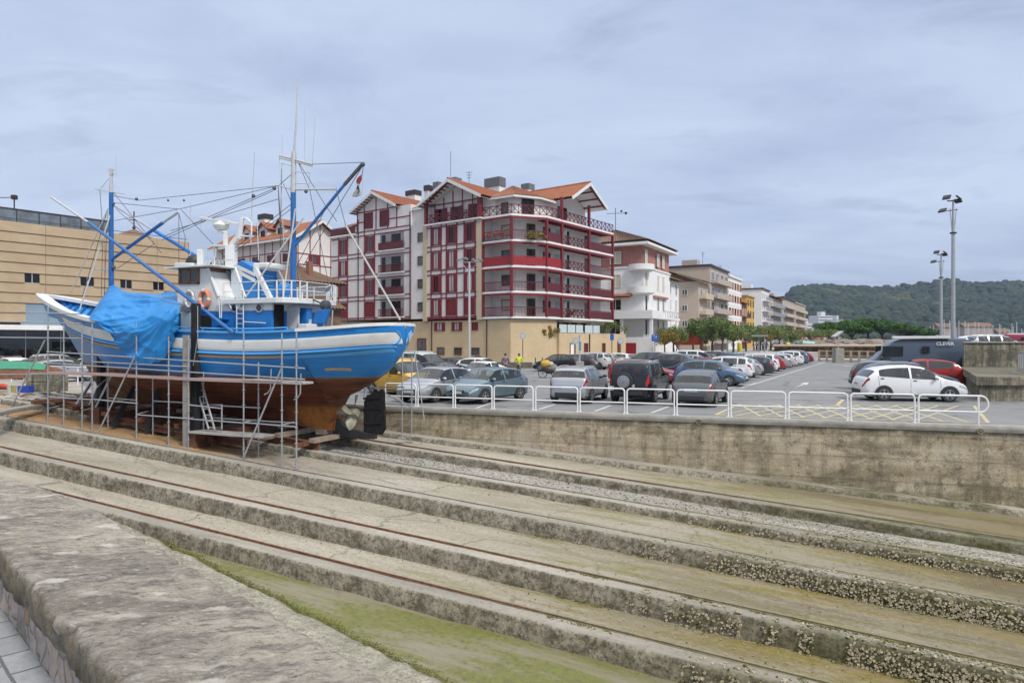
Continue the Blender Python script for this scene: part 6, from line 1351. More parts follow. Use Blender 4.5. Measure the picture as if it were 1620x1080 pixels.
flats('narrow yellow house with green shutters', 76, 86, 12, 13.6, M('yellow_render', (.62, .38, .10), (.54, .33, .09), .6, .9), M('yellow_render', (1, 1, 1)), m_beige, 3, 4, 2.4, 1.7, 1.0, False, M('green_shutter', (.03, .12, .07)), (m_dpane, MC['green_shutter']))
flats('tall pale block with a blank white side wall', 96.7, 109, 24, 16.6, m_wht, m_wht, m_gut, 4, 5, 2.4, 1.5, 1.4, True)
flats('pale block under a red tiled eave', 109.4, 133, 12, 15.4, m_beige, None, m_tile, 6, 5, 2.4, 1.5, 1.4, True, flat=False, bm=m_galv)
flats('long grey block with continuous balconies', 134, 163, 12, 16.4, m_taupe, None, m_gut, 7, 5, 2.4, 1.5, 1.5, True, bm=m_beige)
flats('last cream block at the far end of the promenade row', 164, 195, 14, 16.2, m_beige, None, m_beige, 7, 5, 2.4, 1.5, 1.5, True, bm=m_beige)
antenna(rr(50, 4, 17.2), 4.2, 'tall mast aerial on the taupe flat roof'); antenna(rr(66, 4, 16.6), 3.6, 'aerial on the white block with orange shutters')
for x, y, w_, h, dd, lab in ((1281, 522, 12, 14, 700, 'small pale block left of the distant white towers'), (1308, 521, 30, 27, 720, 'broad distant white tower block with pinkish bands'), (1329, 521, 11, 21, 710, 'narrow distant white tower at the right of its group')):
    c = px(x, 540, dd); W = w_/F*dd*1.1; Hh = h/F*dd+12; t = thing('tower_block', lab, 'building', (c.x, c.y, 0), 'distant white tower blocks'); f6 = frm((c.x, c.y), (.93, .36), (-.36, .93)); mb = MB(); mb.box(-W/2, W/2, 0, 14, 0, Hh, f6); mb.box(-W/4, 0, 2, 8, Hh, Hh+4, f6); part(mb, 'wall', M('far_white_wall', (.62, .62, .63), (.52, .52, .54), .1, .9), t)
    for k in range(int(Hh/3.2)): mb = MB(); mb.box(-W/2+.8, W/2-.8, -.25, -.02, 2+3.2*k, 3.4+3.2*k, f6); part(mb, 'window_band', M('far_window_band', (.28, .25, .26), (.18, .18, .2), .3, .6), t)
# ------------------------------------------------------------------ cars
def clear_glass():
    g = NG('car_glass'); t = g.t; t.nodes.remove(g.b); a = g.n('ShaderNodeBsdfTransparent'); a.inputs[0].default_value = (.42, .47, .46, 1); b = g.n('ShaderNodeBsdfGlossy'); b.inputs['Roughness'].default_value = .03; b.inputs['Color'].default_value = (.9, .9, .9, 1)
    gn = g.n('ShaderNodeNewGeometry'); cs = g.ma('ABSOLUTE', g.vm('DOT_PRODUCT', gn.outputs['Normal'], gn.outputs['Incoming'])); f = g.ma('POWER', g.ma('SUBTRACT', 1.0, cs, True), 4.0); m_ = g.n('ShaderNodeMixShader'); g.put(m_.inputs[0], g.ma('ADD', g.ma('MULTIPLY', f, .8), .08)); t.links.new(a.outputs[0], m_.inputs[1]); t.links.new(b.outputs[0], m_.inputs[2])
    t.links.new(m_.outputs[0], t.nodes['Material Output'].inputs['Surface']); return g.mat
m_cgl = clear_glass(); m_bgl = glassy('black_glass', (.012, .015, .017), .03, .5); m_tyre = M('tyre_rubber', (.018, .018, .019), (.03, .03, .03), 9, .85); m_rim = M('alloy_rim', (.42, .42, .43), (.3, .3, .31), 9, .3, .7)
m_plast = M('black_plastic', (.022, .022, .024), (.035, .035, .036), 6, .6); m_hl = M('headlamp_lens', (.55, .57, .58), (.25, .26, .27), 14, .08); m_tl = M('tail_lamp_lens', (.42, .015, .018), (.24, .01, .012), 14, .15); m_plate = M('number_plate', (.66, .66, .64), (.55, .55, .53), 9, .5)
def paint(name, c, metal=0., rough=.28):
    if name in MC: return MC[name]
    g = NG(name); v = g.obj(); n = g.noise(v, 1.6, 5, .6)
    z = g.sep(v)[2]; dirt = g.ma('MULTIPLY', g.rng(z, .55, .2, 0, .3), g.rng(n, .35, .6))
    col = g.mix(g.rng(n, .3, .7, 0, .3), c, mul(c, .82)); col = g.mix(dirt, col, (.16, .145, .125))
    g.b.inputs['Coat Weight'].default_value = .45; g.b.inputs['Coat Roughness'].default_value = .05; g.b.inputs['Specular IOR Level'].default_value = .35
    MC[name] = g.done(col, rough, metal); return g.mat
PAINT = dict(silver=((.42, .43, .45), .6), teal=((.17, .24, .27), .5), white=((.72, .72, .71), 0), black=((.012, .012, .014), 0), grey=((.11, .12, .13), .4), darkblue=((.02, .035, .075), .3), blue=((.03, .07, .16), .4), red=((.32, .025, .022), .1), yellow=((.62, .36, .045), 0), graphite=((.05, .055, .062), .3), pearl=((.55, .55, .53), .2), green=((.50, .55, .52), .1), cherry=((.20, .02, .035), .2), sky=((.10, .17, .26), .4), sand=((.33, .31, .27), .4), slate=((.06, .08, .11), .2))
CT = {
 'hatch': dict(L=4.1, W=1.76, H=1.48, g=.2, r=.31, ax=(.19, .80), top=[(0,.52),(.015,.66),(.05,.76),(.12,.86),(.22,.95),(.28,1.08),(.41,1.42),(.52,1.48),(.68,1.46),(.80,1.40),(.875,1.30),(.955,.99),(.985,.88),(1,.60)], belt=[(0,.50),(.03,.68),(.1,.80),(.22,.90),(.5,.94),(.86,1.05),(.955,.96),(1,.58)], ws=(.245,.40), rw=(.88,.95), sw=[(.285,.535),(.555,.84)]),
 'suv': dict(L=4.4, W=1.84, H=1.64, g=.24, r=.35, ax=(.18, .81), top=[(0,.6),(.012,.80),(.04,.92),(.1,1.02),(.22,1.10),(.28,1.22),(.40,1.56),(.52,1.63),(.78,1.62),(.91,1.54),(.97,1.15),(.988,1.05),(1,.7)], belt=[(0,.58),(.03,.82),(.1,.96),(.22,1.04),(.5,1.06),(.9,1.13),(.97,1.1),(1,.68)], ws=(.245,.39), rw=(.922,.966), sw=[(.28,.53),(.55,.77),(.79,.90)]),
 'estate': dict(L=4.6, W=1.80, H=1.50, g=.19, r=.32, ax=(.19, .79), top=[(0,.5),(.013,.64),(.05,.74),(.12,.83),(.23,.93),(.29,1.05),(.40,1.39),(.5,1.46),(.72,1.48),(.9,1.42),(.972,1.0),(.988,.92),(1,.6)], belt=[(0,.48),(.03,.66),(.1,.78),(.23,.89),(.5,.93),(.9,1.0),(.97,.97),(1,.58)], ws=(.25,.39), rw=(.91,.966), sw=[(.285,.50),(.52,.715),(.735,.89)]),
 'sedan': dict(L=4.4, W=1.76, H=1.43, g=.18, r=.31, ax=(.19, .80), top=[(0,.5),(.013,.64),(.05,.74),(.12,.83),(.24,.92),(.30,1.04),(.42,1.37),(.52,1.43),(.64,1.40),(.76,1.2),(.84,1.03),(.96,.99),(.985,.92),(1,.6)], belt=[(0,.48),(.03,.66),(.1,.78),(.23,.88),(.5,.92),(.85,1.0),(.97,.95),(1,.58)], ws=(.26,.41), rw=(.665,.82), sw=[(.29,.50),(.52,.69)]),
 'offroad': dict(L=4.65, W=1.88, H=1.87, g=.32, r=.38, ax=(.19, .78), top=[(0,.75),(.01,.98),(.04,1.08),(.1,1.12),(.22,1.19),(.27,1.28),(.36,1.72),(.45,1.82),(.88,1.81),(.955,1.74),(.982,1.2),(.992,1.12),(1,.8)], belt=[(0,.72),(.03,1.0),(.1,1.06),(.22,1.12),(.5,1.15),(.95,1.2),(.98,1.16),(1,.78)], ws=(.245,.355), rw=(.958,.98), sw=[(.275,.49),(.51,.70),(.72,.93)]),
 'van': dict(L=4.25, W=1.76, H=1.82, g=.2, r=.31, ax=(.17, .80), top=[(0,.55),(.012,.76),(.04,.88),(.1,1.0),(.17,1.10),(.22,1.24),(.36,1.70),(.46,1.80),(.85,1.81),(.955,1.74),(.985,1.15),(.993,1.08),(1,.6)], belt=[(0,.53),(.03,.78),(.1,.95),(.17,1.04),(.5,1.06),(.95,1.1),(.985,1.08),(1,.58)], ws=(.185,.35), rw=(.958,.982), sw=[(.225,.47),(.50,.70),(.73,.92)]),
 'camper': dict(L=6.0, W=2.05, H=2.62, g=.25, r=.35, ax=(.155, .80), top=[(0,.7),(.01,.98),(.03,1.12),(.09,1.25),(.13,1.36),(.16,1.5),(.255,2.22),(.30,2.42),(.36,2.55),(.93,2.60),(.985,2.52),(.996,1.5),(1,.9)], belt=[(0,.68),(.03,1.0),(.1,1.18),(.14,1.28),(.3,1.32),(.95,1.35),(.99,1.3),(1,.8)], ws=(.14,.25), rw=(.9865,.993), sw=[(.155,.265)]),
}
WID = [(0,.68),(.012,.80),(.04,.90),(.10,.965),(.2,1.0),(.5,1.0),(.85,.985),(.94,.95),(.98,.89),(1,.74)]
def sm(keys, f, h=.012):
    return sum(curve(keys, max(0, min(1, f+d))) for d in (-h, 0, h))/3
CARPROTO = {}
def car_proto(ty):
    T = CT[ty]; L, W, Hh, g0 = T['L'], T['W'], T['H'], T['g']; wh = W/2
    def ringp(f):
        zt = sm(T['top'], f); zb = min(sm(T['belt'], f), zt-.015); w = wh*sm(WID, f); k = max(0, min(1, (zt-zb)/.5)); tum = .27 if ty not in ('camper', 'van', 'offroad') else .15
        wt = w*(1-.05-(tum-.05)*k); zl = g0+.05*max(0, 1-f/.08)+.10*max(0, (f-.93)/.07)
        return [(0, zl), (w*.86, zl), (w*.965, zl+.10), (w, zl+(zb-zl)*.45), (w*.995, zl+(zb-zl)*.72), (w*.965, zb), (lerp(w*.965, wt, .94), lerp(zb, zt-.035, .92)), (wt*.93, zt-.012), (wt*.5, zt+.018*k), (0, zt+.025*k)]
    def X(f): return L*(.5-f)
    wins_ = [T['ws']]+([T['rw']] if ty != 'camper' else [])+T['sw']; fs = sorted(set([a for w__ in wins_ for a in w__]+[0, .008, .016, .028, .045, .07, .1]+[.13+.0245*i for i in range(34)]+[.95, .965, .975, .985, .993, 1]+[a for a, _ in T['top']]))
    def S(f, v, sg=1, out=0.0):             # point of the body skin, v in ring index units
        R_ = ringp(f); i = max(0, min(len(R_)-2, int(v))); t = v-i
        y, z = lerp(R_[i][0], R_[i+1][0], t), lerp(R_[i][1], R_[i+1][1], t)
        if out:
            ty_, tz_ = R_[i+1][0]-R_[i][0], R_[i+1][1]-R_[i][1]; l = math.hypot(ty_, tz_) or 1; y += tz_/l*out; z -= ty_/l*out*(1 if False else -1)*-1*-1
        return Vector((X(f), y*sg, z))
    def patch(mb, f0, f1, v0, v1, sg, out, nu=6, nv=3, m=0):
        def fn(a, b):
            f = lerp(f0(b) if callable(f0) else f0, f1(b) if callable(f1) else f1, a); v = lerp(v0(a) if callable(v0) else v0, v1(a) if callable(v1) else v1, b)
            e = .002; p = S(f, v); du = S(min(1, f+e), v)-S(max(0, f-e), v); dv = S(f, min(8.99, v+.02))-S(f, max(0, v-.02)); n = du.cross(dv)
            if n.length < 1e-9: n = Vector((0, 1, 0))
            n.normalize()
            if n.y*1+n.z*.4 < 0: n = -n
            p = p+n*out; return Vector((p.x, p.y*sg, p.z))
        mb.grid(fn, nu, nv, m)
    root = thing('parked_car', 'car', 'car'); OFF.pop(root.name, None)
    mb = MB(); nR = 10; P = []
    for f in fs:
        r = ringp(f); P += [(X(f), y, z) for y, z in r]+[(X(f), -y, z) for y, z in r[-2:0:-1]]
    k = 18
    def hole(i, j):
        fm = (fs[i]+fs[i+1])/2; jj = j if j < 9 else 17-j
        if jj == 5: return any(a < fm < b for a, b in T['sw'])
        if jj >= 6: return any(a < fm < b for a, b in wins_[:len(wins_)-len(T['sw'])])
        return False
    mb.add(P, [(i*k+j, (i+1)*k+j, (i+1)*k+(j+1) % k, i*k+(j+1) % k) for i in range(len(fs)-1) for j in range(k) if not hole(i, j)]+[tuple(range(k)), tuple(range((len(fs)-1)*k, len(fs)*k))])
    body = part(mb, 'body', paint('paint_white', *PAINT['white'][:1]), root, smooth=32)
    mb = MB(); patch(mb, *T['ws'], 6.0, 8.995, 1, .003, 6, 6); patch(mb, *T['ws'], 6.0, 8.995, -1, .003, 6, 6); part(mb, 'windscreen', m_cgl, root, smooth=60, fix=False, weld=True)
    mb = MB(); patch(mb, *T['rw'], 6.0, 8.995, 1, .003, 4, 6); patch(mb, *T['rw'], 6.0, 8.995, -1, .003, 4, 6)
    if ty != 'camper': part(mb, 'rear_window', m_cgl, root, smooth=60, fix=False, weld=True)
    for sg in (1, -1):
        for q, (f0, f1) in enumerate(T['sw']):
            mb = MB(); last = q == len(T['sw'])-1
            patch(mb, f0, f1, 5.0, 6.0, sg, .003, 8, 3); part(mb, 'side_window', m_cgl, root, smooth=60, fix=False)
        mb = MB(); patch(mb, .006, .10, lambda a: 3.75+.3*a, lambda a: 4.75-.25*a, sg, .008, 7, 3); part(mb, 'headlight', m_hl, root, smooth=60, fix=False)
        mb = MB()
        if ty in ('van', 'offroad', 'camper'): patch(mb, .955, .996, 4.0, 5.35, sg, .008, 4, 4)
        else: patch(mb, .93, .996, lambda a: 4.45-.2*a, 5.0, sg, .008, 6, 3)
        part(mb, 'taillight', m_tl, root, smooth=60, fix=False)
        mb = MB(); f = T['sw'][0][0]+.03; p = S(f, 5.0); c = (p.x, sg*(p.y+.09), p.z+.09); mb.ball(c, (.075, .11, .075), 8, 6); mb.bar((p.x, sg*p.y*.97, p.z+.04), (p.x, c[1], c[2]-.03), .05, .03); part(mb, 'wing_mirror', m_plast if ty in ('suv', 'offroad', 'camper') else body.data.materials[0], root, smooth=60)
    it = MB(); zs_ = sm(T['belt'], .5)-.06; it.box(X(.27), X(.955 if ty != 'sedan' else .84), wh*.9, -wh*.9, g0+.06, zs_-.22); it.box(X(.255), X(.31), -wh*.86, wh*.86, zs_-.3, zs_+.0)
    for fx in (.50, .74):
        for sg in (1, -1):
            it.bar((X(fx), sg*wh*.46, zs_-.3), (X(fx+.045), sg*wh*.46, zs_+.22), .46, .13, up=(1, 0, 0)); it.bar((X(fx+.043), sg*wh*.46, zs_+.25), (X(fx+.052), sg*wh*.46, zs_+.42), .24, .09, up=(1, 0, 0))
    part(it, 'interior', M('car_interior', (.035, .034, .034), (.06, .058, .056), 5, .9), root)
    sm_b = MB(); hd_b = MB()
    for sg in (1, -1):
        doors = [T['sw'][0][0]-.015]+[w_[1]+.011 for w_ in T['sw'][:2]]
        for q, fd in enumerate(doors):
            lean = .03 if q == len(doors)-1 and ty not in ('van', 'camper', 'offroad') else 0
            patch(sm_b, (lambda b, fd=fd, lean=lean: fd-lean*(1-b)*.9), (lambda b, fd=fd, lean=lean: fd+.0035-lean*(1-b)*.9), 1.7, 5.0, sg, .0025, 1, 6)
            if q: patch(hd_b, fd-.055, fd-.02, 4.55, 4.72, sg, .018, 2, 1)
        patch(sm_b, doors[0], doors[-1], 1.68, 1.74, sg, .0025, 12, 1)
    patch(sm_b, .02, .2, 5.9, 6.0, 1, .003, 8, 1); patch(sm_b, .02, .2, 5.9, 6.0, -1, .003, 8, 1)
    part(sm_b, 'door_seams', m_plast, root, fix=False); part(hd_b, 'door_handles', body.data.materials[0] if False else m_plast, root, fix=False)
    tr = MB(); r = T['r']
    for sg in (1, -1):
        patch(tr, .0, 1, 1.0, 2.05 if ty in ('suv', 'offroad') else 1.5, sg, .006, 24, 1)
        for fx in T['ax']:
            c = X(fx); w = wh*1.0; pts = []
            for kk in range(15): a = -.25+(pi+.5)*kk/14; pts.append((c+(r+.055)*cos(a), sg*(w+.004), max(g0*.8, r+(r+.055)*sin(a))))
            tr.face(pts)
        for fx in T['sw'][:2]: pass
    part(tr, 'lower_trim', m_plast, root, fix=False)
    mb = MB(); zc = T['g']+.30
    mb.box(X(0)-.02, X(0)+.012, -wh*.42, wh*.42, zc-.02, zc+.09); mb.box(X(0)-.05, X(0)+.006, -wh*.5, wh*.5, g0+.06, g0+.18)
    part(mb, 'grille', m_plast, root)
    for xx, s_ in ((X(0)+.014, 1), (X(1)-.012, -1)):
        z = (g0+.24 if s_ > 0 else (g0+.45)); mb = MB(); mb.box(xx-.01*(s_ > 0), xx+.01*(s_ < 0)+.004, -.26, .26, z, z+.115); part(mb, 'plate', m_plate, root)
    mb = MB(); mb.box(X(1)-.03, X(1)+.05, -wh*.62, wh*.62, g0+.1, g0+.28); part(mb, 'rear_bumper', m_plast, root, bevel=.015)
    for sg in (1, -1):
        for fx in T['ax']:
            c = Vector((X(fx), sg*(wh-.10), r)); mb = MB(); mb.lathe([(r*.7, -.1), (r*.93, -.1), (r, -.06), (r, .06), (r*.93, .108), (r*.68, .112)], c, (0, sg, 0), 22); wl_ = part(mb, 'wheel', m_tyre, root, smooth=40)
            mb = MB(); mb.lathe([(r*.68, .07), (r*.66, .114), (r*.60, .116), (r*.58, .085)], c, (0, sg, 0), 20); hub = c+Vector((0, sg*.1, 0))
            for kk in range(5): a = 2*pi*kk/5+.3; e = Vector((cos(a), 0, sin(a))); mb.bar(hub, hub+e*r*.62, .055, .03, up=(0, 1, 0))
            mb.ball(tuple(hub), (.06, .03, .06), 8, 5); part(mb, 'rim', m_rim, wl_, smooth=40)
    if ty in ('suv', 'estate', 'offroad', 'van'):
        mb = MB(); 
        for sg in (1, -1): mb.tube([S(f, 6.9, sg)+Vector((0, 0, .05 if .46 < f < .86 else .0)) for f in (.44, .47, .6, .75, .85, .88)], .018, 6)
        part(mb, 'roof_rail', m_alu, root)
    CARPROTO[ty] = (root, S, X, T); return root
for ty in CT: car_proto(ty)
used = set()
def car(ty, colr, x, d, head, label, sc=1.0, extra=None, grp='cars parked on the quay', z=0.006, at=None):
    root = CARPROTO[ty][0]
    r = root if ty not in used else copy_tree(root); used.add(ty)
    p = px(x, 540, d) if at is None else Vector((at[0], at[1], 0)); r.location = (p.x, p.y, z); hx, hy = head; r.rotation_euler = (0, 0, math.atan2(hy, hx)); r.scale = (sc, sc, sc)
    tag(r, label, 'van' if ty in ('van', 'camper') else 'car', grp)
    r.name = 'parked_van' if ty == 'van' else ('camper_van' if ty == 'camper' else 'parked_car')
    pm = paint('paint_'+colr, *(PAINT[colr][0], PAINT[colr][1], .32 if PAINT[colr][1] else .25))
    for o in r.children:
        if o.name.startswith('body') or (o.name.startswith('wing_mirror') and o.data.materials[0].name.startswith('paint')):
            o.material_slots[0].link = 'OBJECT'; o.material_slots[0].material = pm
    if extra:
        before = set(bpy.data.objects); extra(r, *CARPROTO[ty][1:])
    return r
Dn, En = Vector((.47, .883)), Vector((.878, -.479))
Dm, Em = -Dn, -En
def plate_text(txt, back=True):
    def f(r, S, X, T):
        z = T['g']+.45 if back else T['g']+.24; xx = X(1)-.014 if back else X(0)+.019
        fr_ = (lambda a, b, c: Vector((xx-c, -a, z+.028+b))) if back else (lambda a, b, c: Vector((xx+c, a, z+.028+b)))
        text_mesh(txt, .092, .001, fr_, 'plate_lettering', m_dark, r)
    return f
def spare(r, S, X, T):
    mb = MB(); c = Vector((X(1)-.08, .18, 1.0)); mb.lathe([(.2, -.12), (.36, -.12), (.39, -.06), (.39, .06), (.34, .10), (.27, .10)], c, (-1, 0, 0), 24); w_ = part(mb, 'spare_wheel', m_tyre, r, smooth=40)
    mb = MB(); mb.lathe([(.275, .06), (.27, .108), (.1, .135), (.02, .137)], c, (-1, 0, 0), 24); part(mb, 'spare_wheel_cover', m_rim, w_, smooth=40)
    mb = MB(); mb.box(X(1)-.06, X(1)-.03, .62, .86, .62, .80); part(mb, 'plate', m_plate, r)
# nearest cars against the quay railing
car('suv', 'silver', 918, 31.2, (.36, .933), 'silver crossover seen from behind, beside the black off-roader', .97, plate_text('9750 MTT'))
car('offroad', 'black', 1014, 31.0, (.40, .917), 'black off-roader with a spare wheel on its tailgate', 1.0, spare)
car('hatch', 'grey', 1109, 29.6, (.45, .893), 'dark grey hatchback with its tail towards the railing and an open space on its right', 1.0, plate_text('0017 KZS'))
car('hatch', 'silver', 692, 31.6, (-.50, -.866), 'silver hatchback facing the railing beside the yellow van', 1.03)
car('hatch', 'teal', 772, 31.0, (-.60, -.80), 'teal grey three-door hatchback facing the railing', 1.03)
car('van', 'yellow', 634, 35.0, (.74, -.67), 'yellow van half hidden behind the blue stern', 1.0)
car('van', 'green', 668, 46.5, (.85, -.52), 'pale grey green van with a row of side windows, behind the yellow van', 1.1)
car('hatch', 'graphite', 700, 41, (.8, -.6), 'dark hatchback with an open looking rear spoiler between the pale van and the silver hatchback', 1.0)
car('sedan', 'white', 762, 43.5, (-.55, -.835), 'white saloon behind the teal hatchback', 1.0)
car('hatch', 'white', 762, 51.0, (.9, -.44), 'white car further back with its bonnet to the right, behind the white saloon', 1.0)
car('hatch', 'graphite', 722, 52, (.88, -.48), 'dark car glimpsed between the pale van and the white cars', 1.0)
# far side, tails to the right
car('hatch', 'black', 882, 61.5, (-.93, .37), 'black hatchback with silver rims, nose to the left, behind the loaded bicycle', 1.05)
for k, (ty, c_, x, d, lab) in enumerate((('estate', 'graphite', 907, 65, 'dark grey estate just behind the black hatchback'), ('suv', 'pearl', 930, 66.5, 'pale two-tone crossover with dark wheel arches in the far row'), ('hatch', 'sand', 950, 69.5, 'champagne hatchback next to the pale two-tone crossover'), ('hatch', 'white', 973, 73, 'small white hatchback with orange red lamps in the far row'))):
    car(ty, c_, x, d, (-.90, .43), lab)
car('suv', 'darkblue', 1020, 63, (-.95, .31), 'dark blue tall estate with upright red rear lamps', 1.05)
car('suv', 'pearl', 1050, 67, (-.92, .39), 'pale silver crossover right of the dark blue tall estate')
car('hatch', 'cherry', 1062, 72, (-.9, .43), 'small dark car with red tail lamps left of the white van')
# double row along the aisle
car('estate', 'red', 1020, 44.5, (.87, -.49), 'red car behind the black off-roader, roof and bonnet showing', 1.0)
car('sedan', 'darkblue', 1092, 48.5, (-.9, .43), 'dark blue saloon behind the blue hatchback', 1.0)
car('van', 'white', 1104, 66, (.93, -.37), 'white van with dark side windows rising over the parked saloons', 1.02)
car('hatch', 'blue', 1149, 70, (-.9, .43), 'mid blue hatchback right of the white van')
car('hatch', 'red', 1134, 53, (.88, -.47), 'orange red car peeping out behind the white and black hatchback')
car('hatch', 'sky', 1124, 42.3, (.86, -.51), 'blue hatchback with dark rims and its nose towards the aisle', 1.05)
base = Vector((13.4, 40.0))
row = [('sedan', 'pearl', 'E', 'cream coupe with red lamps beside the blue hatchback'), ('suv', 'white', 'Em', 'white crossover with black roof and dark wheel arches, third from the blue hatchback'), ('hatch', 'silver', 'Em', 'silver hatchback with orange lamps in the aisle row'), ('estate', 'graphite', 'Em', 'dark grey estate with a long roof in the aisle row'), ('suv', 'white', 'Em', 'white estate behind the dark grey estate'), ('hatch', 'red', 'Em', 'small red hatchback in the aisle row'), ('hatch', 'silver', 'Em', 'silver hatchback with round red lamps in the further aisle row'),
       ('hatch', 'pearl', 'Em', 'off-white hatchback beyond the silver one with round lamps'), ('suv', 'white', 'Em', 'white coupe crossover near the end of the aisle row'), ('suv', 'sky', 'Em', 'tall blue grey car near the end of the aisle row'), ('hatch', 'cherry', 'Em', 'dark purple car last in the aisle row')]
for i, (ty, c_, hd, lab) in enumerate(row):
    p = base+D2*(4.6+3.55*i+.18*i*i*.5)-E2*(2.75 if ty != 'suv' else 2.9); j = rnd.uniform(-.03, .03); car(ty, c_, 0, 0, (-.9+j, .45+j), lab, at=p)
back = [('suv', 'graphite', 'dark crossover nose to nose with the cream coupe'), ('estate', 'silver', 'silver estate in the second line behind the white crossover'), ('hatch', 'darkblue', 'navy hatchback in the second line of the aisle rows'), ('suv', 'black', 'black tall car in the second line, its roof above the white estate'), ('hatch', 'grey', 'grey hatchback in the second line beyond the black tall car'), ('sedan', 'silver', 'silver saloon furthest back in the second line')]
for i, (ty, c_, lab) in enumerate(back):
    p = base+D2*(16+5.2*i)-E2*8.0; car(ty, c_, 0, 0, (.88, -.47), lab, at=p)
# right of the aisle
car('hatch', 'white', 1436, 31.4, (.985, -.17), 'clean white hatchback side on behind the yellow hatching', 1.08)
car('hatch', 'grey', 1433, 34.9, (.95, -.31), 'dark grey hatchback hidden behind the white one', 1.12)
car('suv', 'graphite', 1410, 38.3, (.93, -.36), 'dark crossover with a red rear lamp sticking out beyond the grey hatchback', .95)
car('hatch', 'red', 1456, 41.5, (-.95, .31), 'red hatchback in front of the grey camper van', 1.1)
def camper_bits(r, S, X, T):
    for (x0, x1, z0, z1) in ((.75, 1.85, 1.55, 2.12), (-.65, -.25, 1.72, 2.12)):
        for sg in (1, -1):
            mb = MB(); mb.box(x0, x1, sg*1.0, sg*1.03, z0, z1) if sg > 0 else mb.box(x0, x1, -1.03, -1.0, z0, z1); part(mb, 'side_window', m_bgl, r, bevel=.01)
    mb = MB(); mb.box(-1.7, 1.3, .72, 1.02, 2.56, 2.72); part(mb, 'awning_case', m_bw, r, bevel=.03)
    text_mesh('CLEVER', .27, .004, lambda a, b, c: Vector((-1.45-a, 1.0+.0*b-(.02 if False else 0)+c, 2.18+b)), 'lettering', m_bw, r, bold=.006)
    mb = MB(); mb.box(-2.95, 2.2, .96, 1.025, .55, .72); part(mb, 'rubbing_strip', m_plast, r)
cv = car('camper', 'slate', 1444, 46.5, (-.955, .295), 'dark slate high roofed camper van with small black windows', 1.12, camper_bits)
# yard on the left, in front of the glass hall
car('hatch', 'white', 18, 52, (-.85, .53), 'white hatchback with a dark rear window, left edge of the yard', 1.0, grp='cars in front of the glass hall')
car('hatch', 'graphite', 72, 50, (.75, .66), 'dark hatchback right of the white one in the left yard', 1.0, grp='cars in front of the glass hall')
car('suv', 'sand', 93, 56, (.6, .8), 'grey green crossover parked along the glass hall', 1.0, grp='cars in front of the glass hall')
car('hatch', 'silver', 100, 46, (.62, .78), 'pale hatchback behind the white railing in the left yard', 1.0, grp='cars in front of the glass hall')
car('hatch', 'white', 142, 51, (-.9, .4), 'white car half hidden by the bow of the fishing boat', 1.0, grp='cars in front of the glass hall')
car('estate', 'graphite', 8, 57, (-.8, .6), 'dark estate close to the glass hall at the left edge', 1.0, grp='cars in front of the glass hall')
# upper pier deck
ZD = 1.72
car('estate', 'silver', 1577, 55, (.99, -.1), 'silver estate parked on the upper pier deck behind the concrete wall', 1.0, z=ZD, grp='cars on the upper pier')
car('hatch', 'white', 1545, 58, (.9, .42), 'white car with a red lamp on the upper pier', 1.0, z=ZD, grp='cars on the upper pier')
car('sedan', 'pearl', 1567, 63, (.95, .3), 'pale saloon behind the silver estate on the upper pier', 1.0, z=ZD, grp='cars on the upper pier')
car('camper', 'cherry', 1618, 68, (.97, -.22), 'dark red minibus on the upper pier', .66, z=ZD, grp='cars on the upper pier')

# ------------------------------------------------------------------ pier block on the right
K0 = Vector((21.1, 30.8)); Dp = Vector((.512, .859)); Ep = Vector((.998, -.06)); fk = frm(K0, Ep, Dp)
t = thing('pier_block', 'stained concrete pier block with a lower landing and tall back wall', 'wall', fk(8, 8, 0))
mb = MB(); mb.box(0, 40, 0, 16.2, -.3, .72, fk); part(mb, 'lower_wall', m_pier, t); mb = MB(); mb.box(-.16, 40, -.16, 13.6, .72, 1.12, fk); part(mb, 'landing_slab', m_pier, t, bevel=.03)
mb = MB(); mb.box(.05, 60, 13.6, 14.1, -.1, 2.6, fk); part(mb, 'back_wall', m_pier, t, bevel=.02); mb = MB(); mb.box(.0, 60, 13.5, 14.2, 2.6, 2.68, fk); part(mb, 'wall_coping', m_cope, t, bevel=.02)
mb = MB(); mb.box(.1, 60, 14.1, 60, .72, ZD-.01, fk); part(mb, 'upper_deck', m_asph, t)
for i, (a, b, lab) in enumerate(((1557, 1572, 'short slatted grey fence on the pier landing'),)):
    p0 = Vector((a-810, F)).normalized(); q0_ = fk(2.6, 7.6, 1.12); q1_ = fk(2.9, .9, 1.12); mb = MB(); L = (q1_-q0_).length
    for k in range(13): q = q0_.lerp(q1_, k/12); mb.bar(q, q+Vector((0, 0, .95)), .05, .05)
    mb.bar(q0_+Vector((0, 0, 1)), q1_+Vector((0, 0, 1)), .09, .07); mb.bar(q0_+Vector((0, 0, .12)), q1_+Vector((0, 0, .12)), .05, .05); tag(mb.build('slatted_fence', m_galv), lab, 'fence')
mb = MB(); q0_ = fk(7.2, 5.5, 1.12); q1_ = fk(20, 5.5, 1.12)
for k in range(7): q = q0_.lerp(q1_, k/6); mb.tube([q, q+Vector((0, 0, .95))], .03, 6)
for z in (.95, .5): mb.tube([q0_+Vector((0, 0, z)), q1_+Vector((0, 0, z))], .03, 6)
tag(mb.build('handrail', m_galv, smooth=50), 'low tubular handrail on the pier landing at the right edge', 'railing')
mb = MB(); a = fk(8, 4, 1.12); b = fk(14, 1.5, 1.12)
mb.bar(a+Vector((0, 0, .02)), b+Vector((0, 0, .02)), .35, .12); tag(mb.build('concrete_kerb', m_cope), 'slanting pale kerb on the pier landing', 'kerb')
mb = MB(); q0_ = fk(-.9, 12, 0); q1_ = fk(-.9, 26, 0)
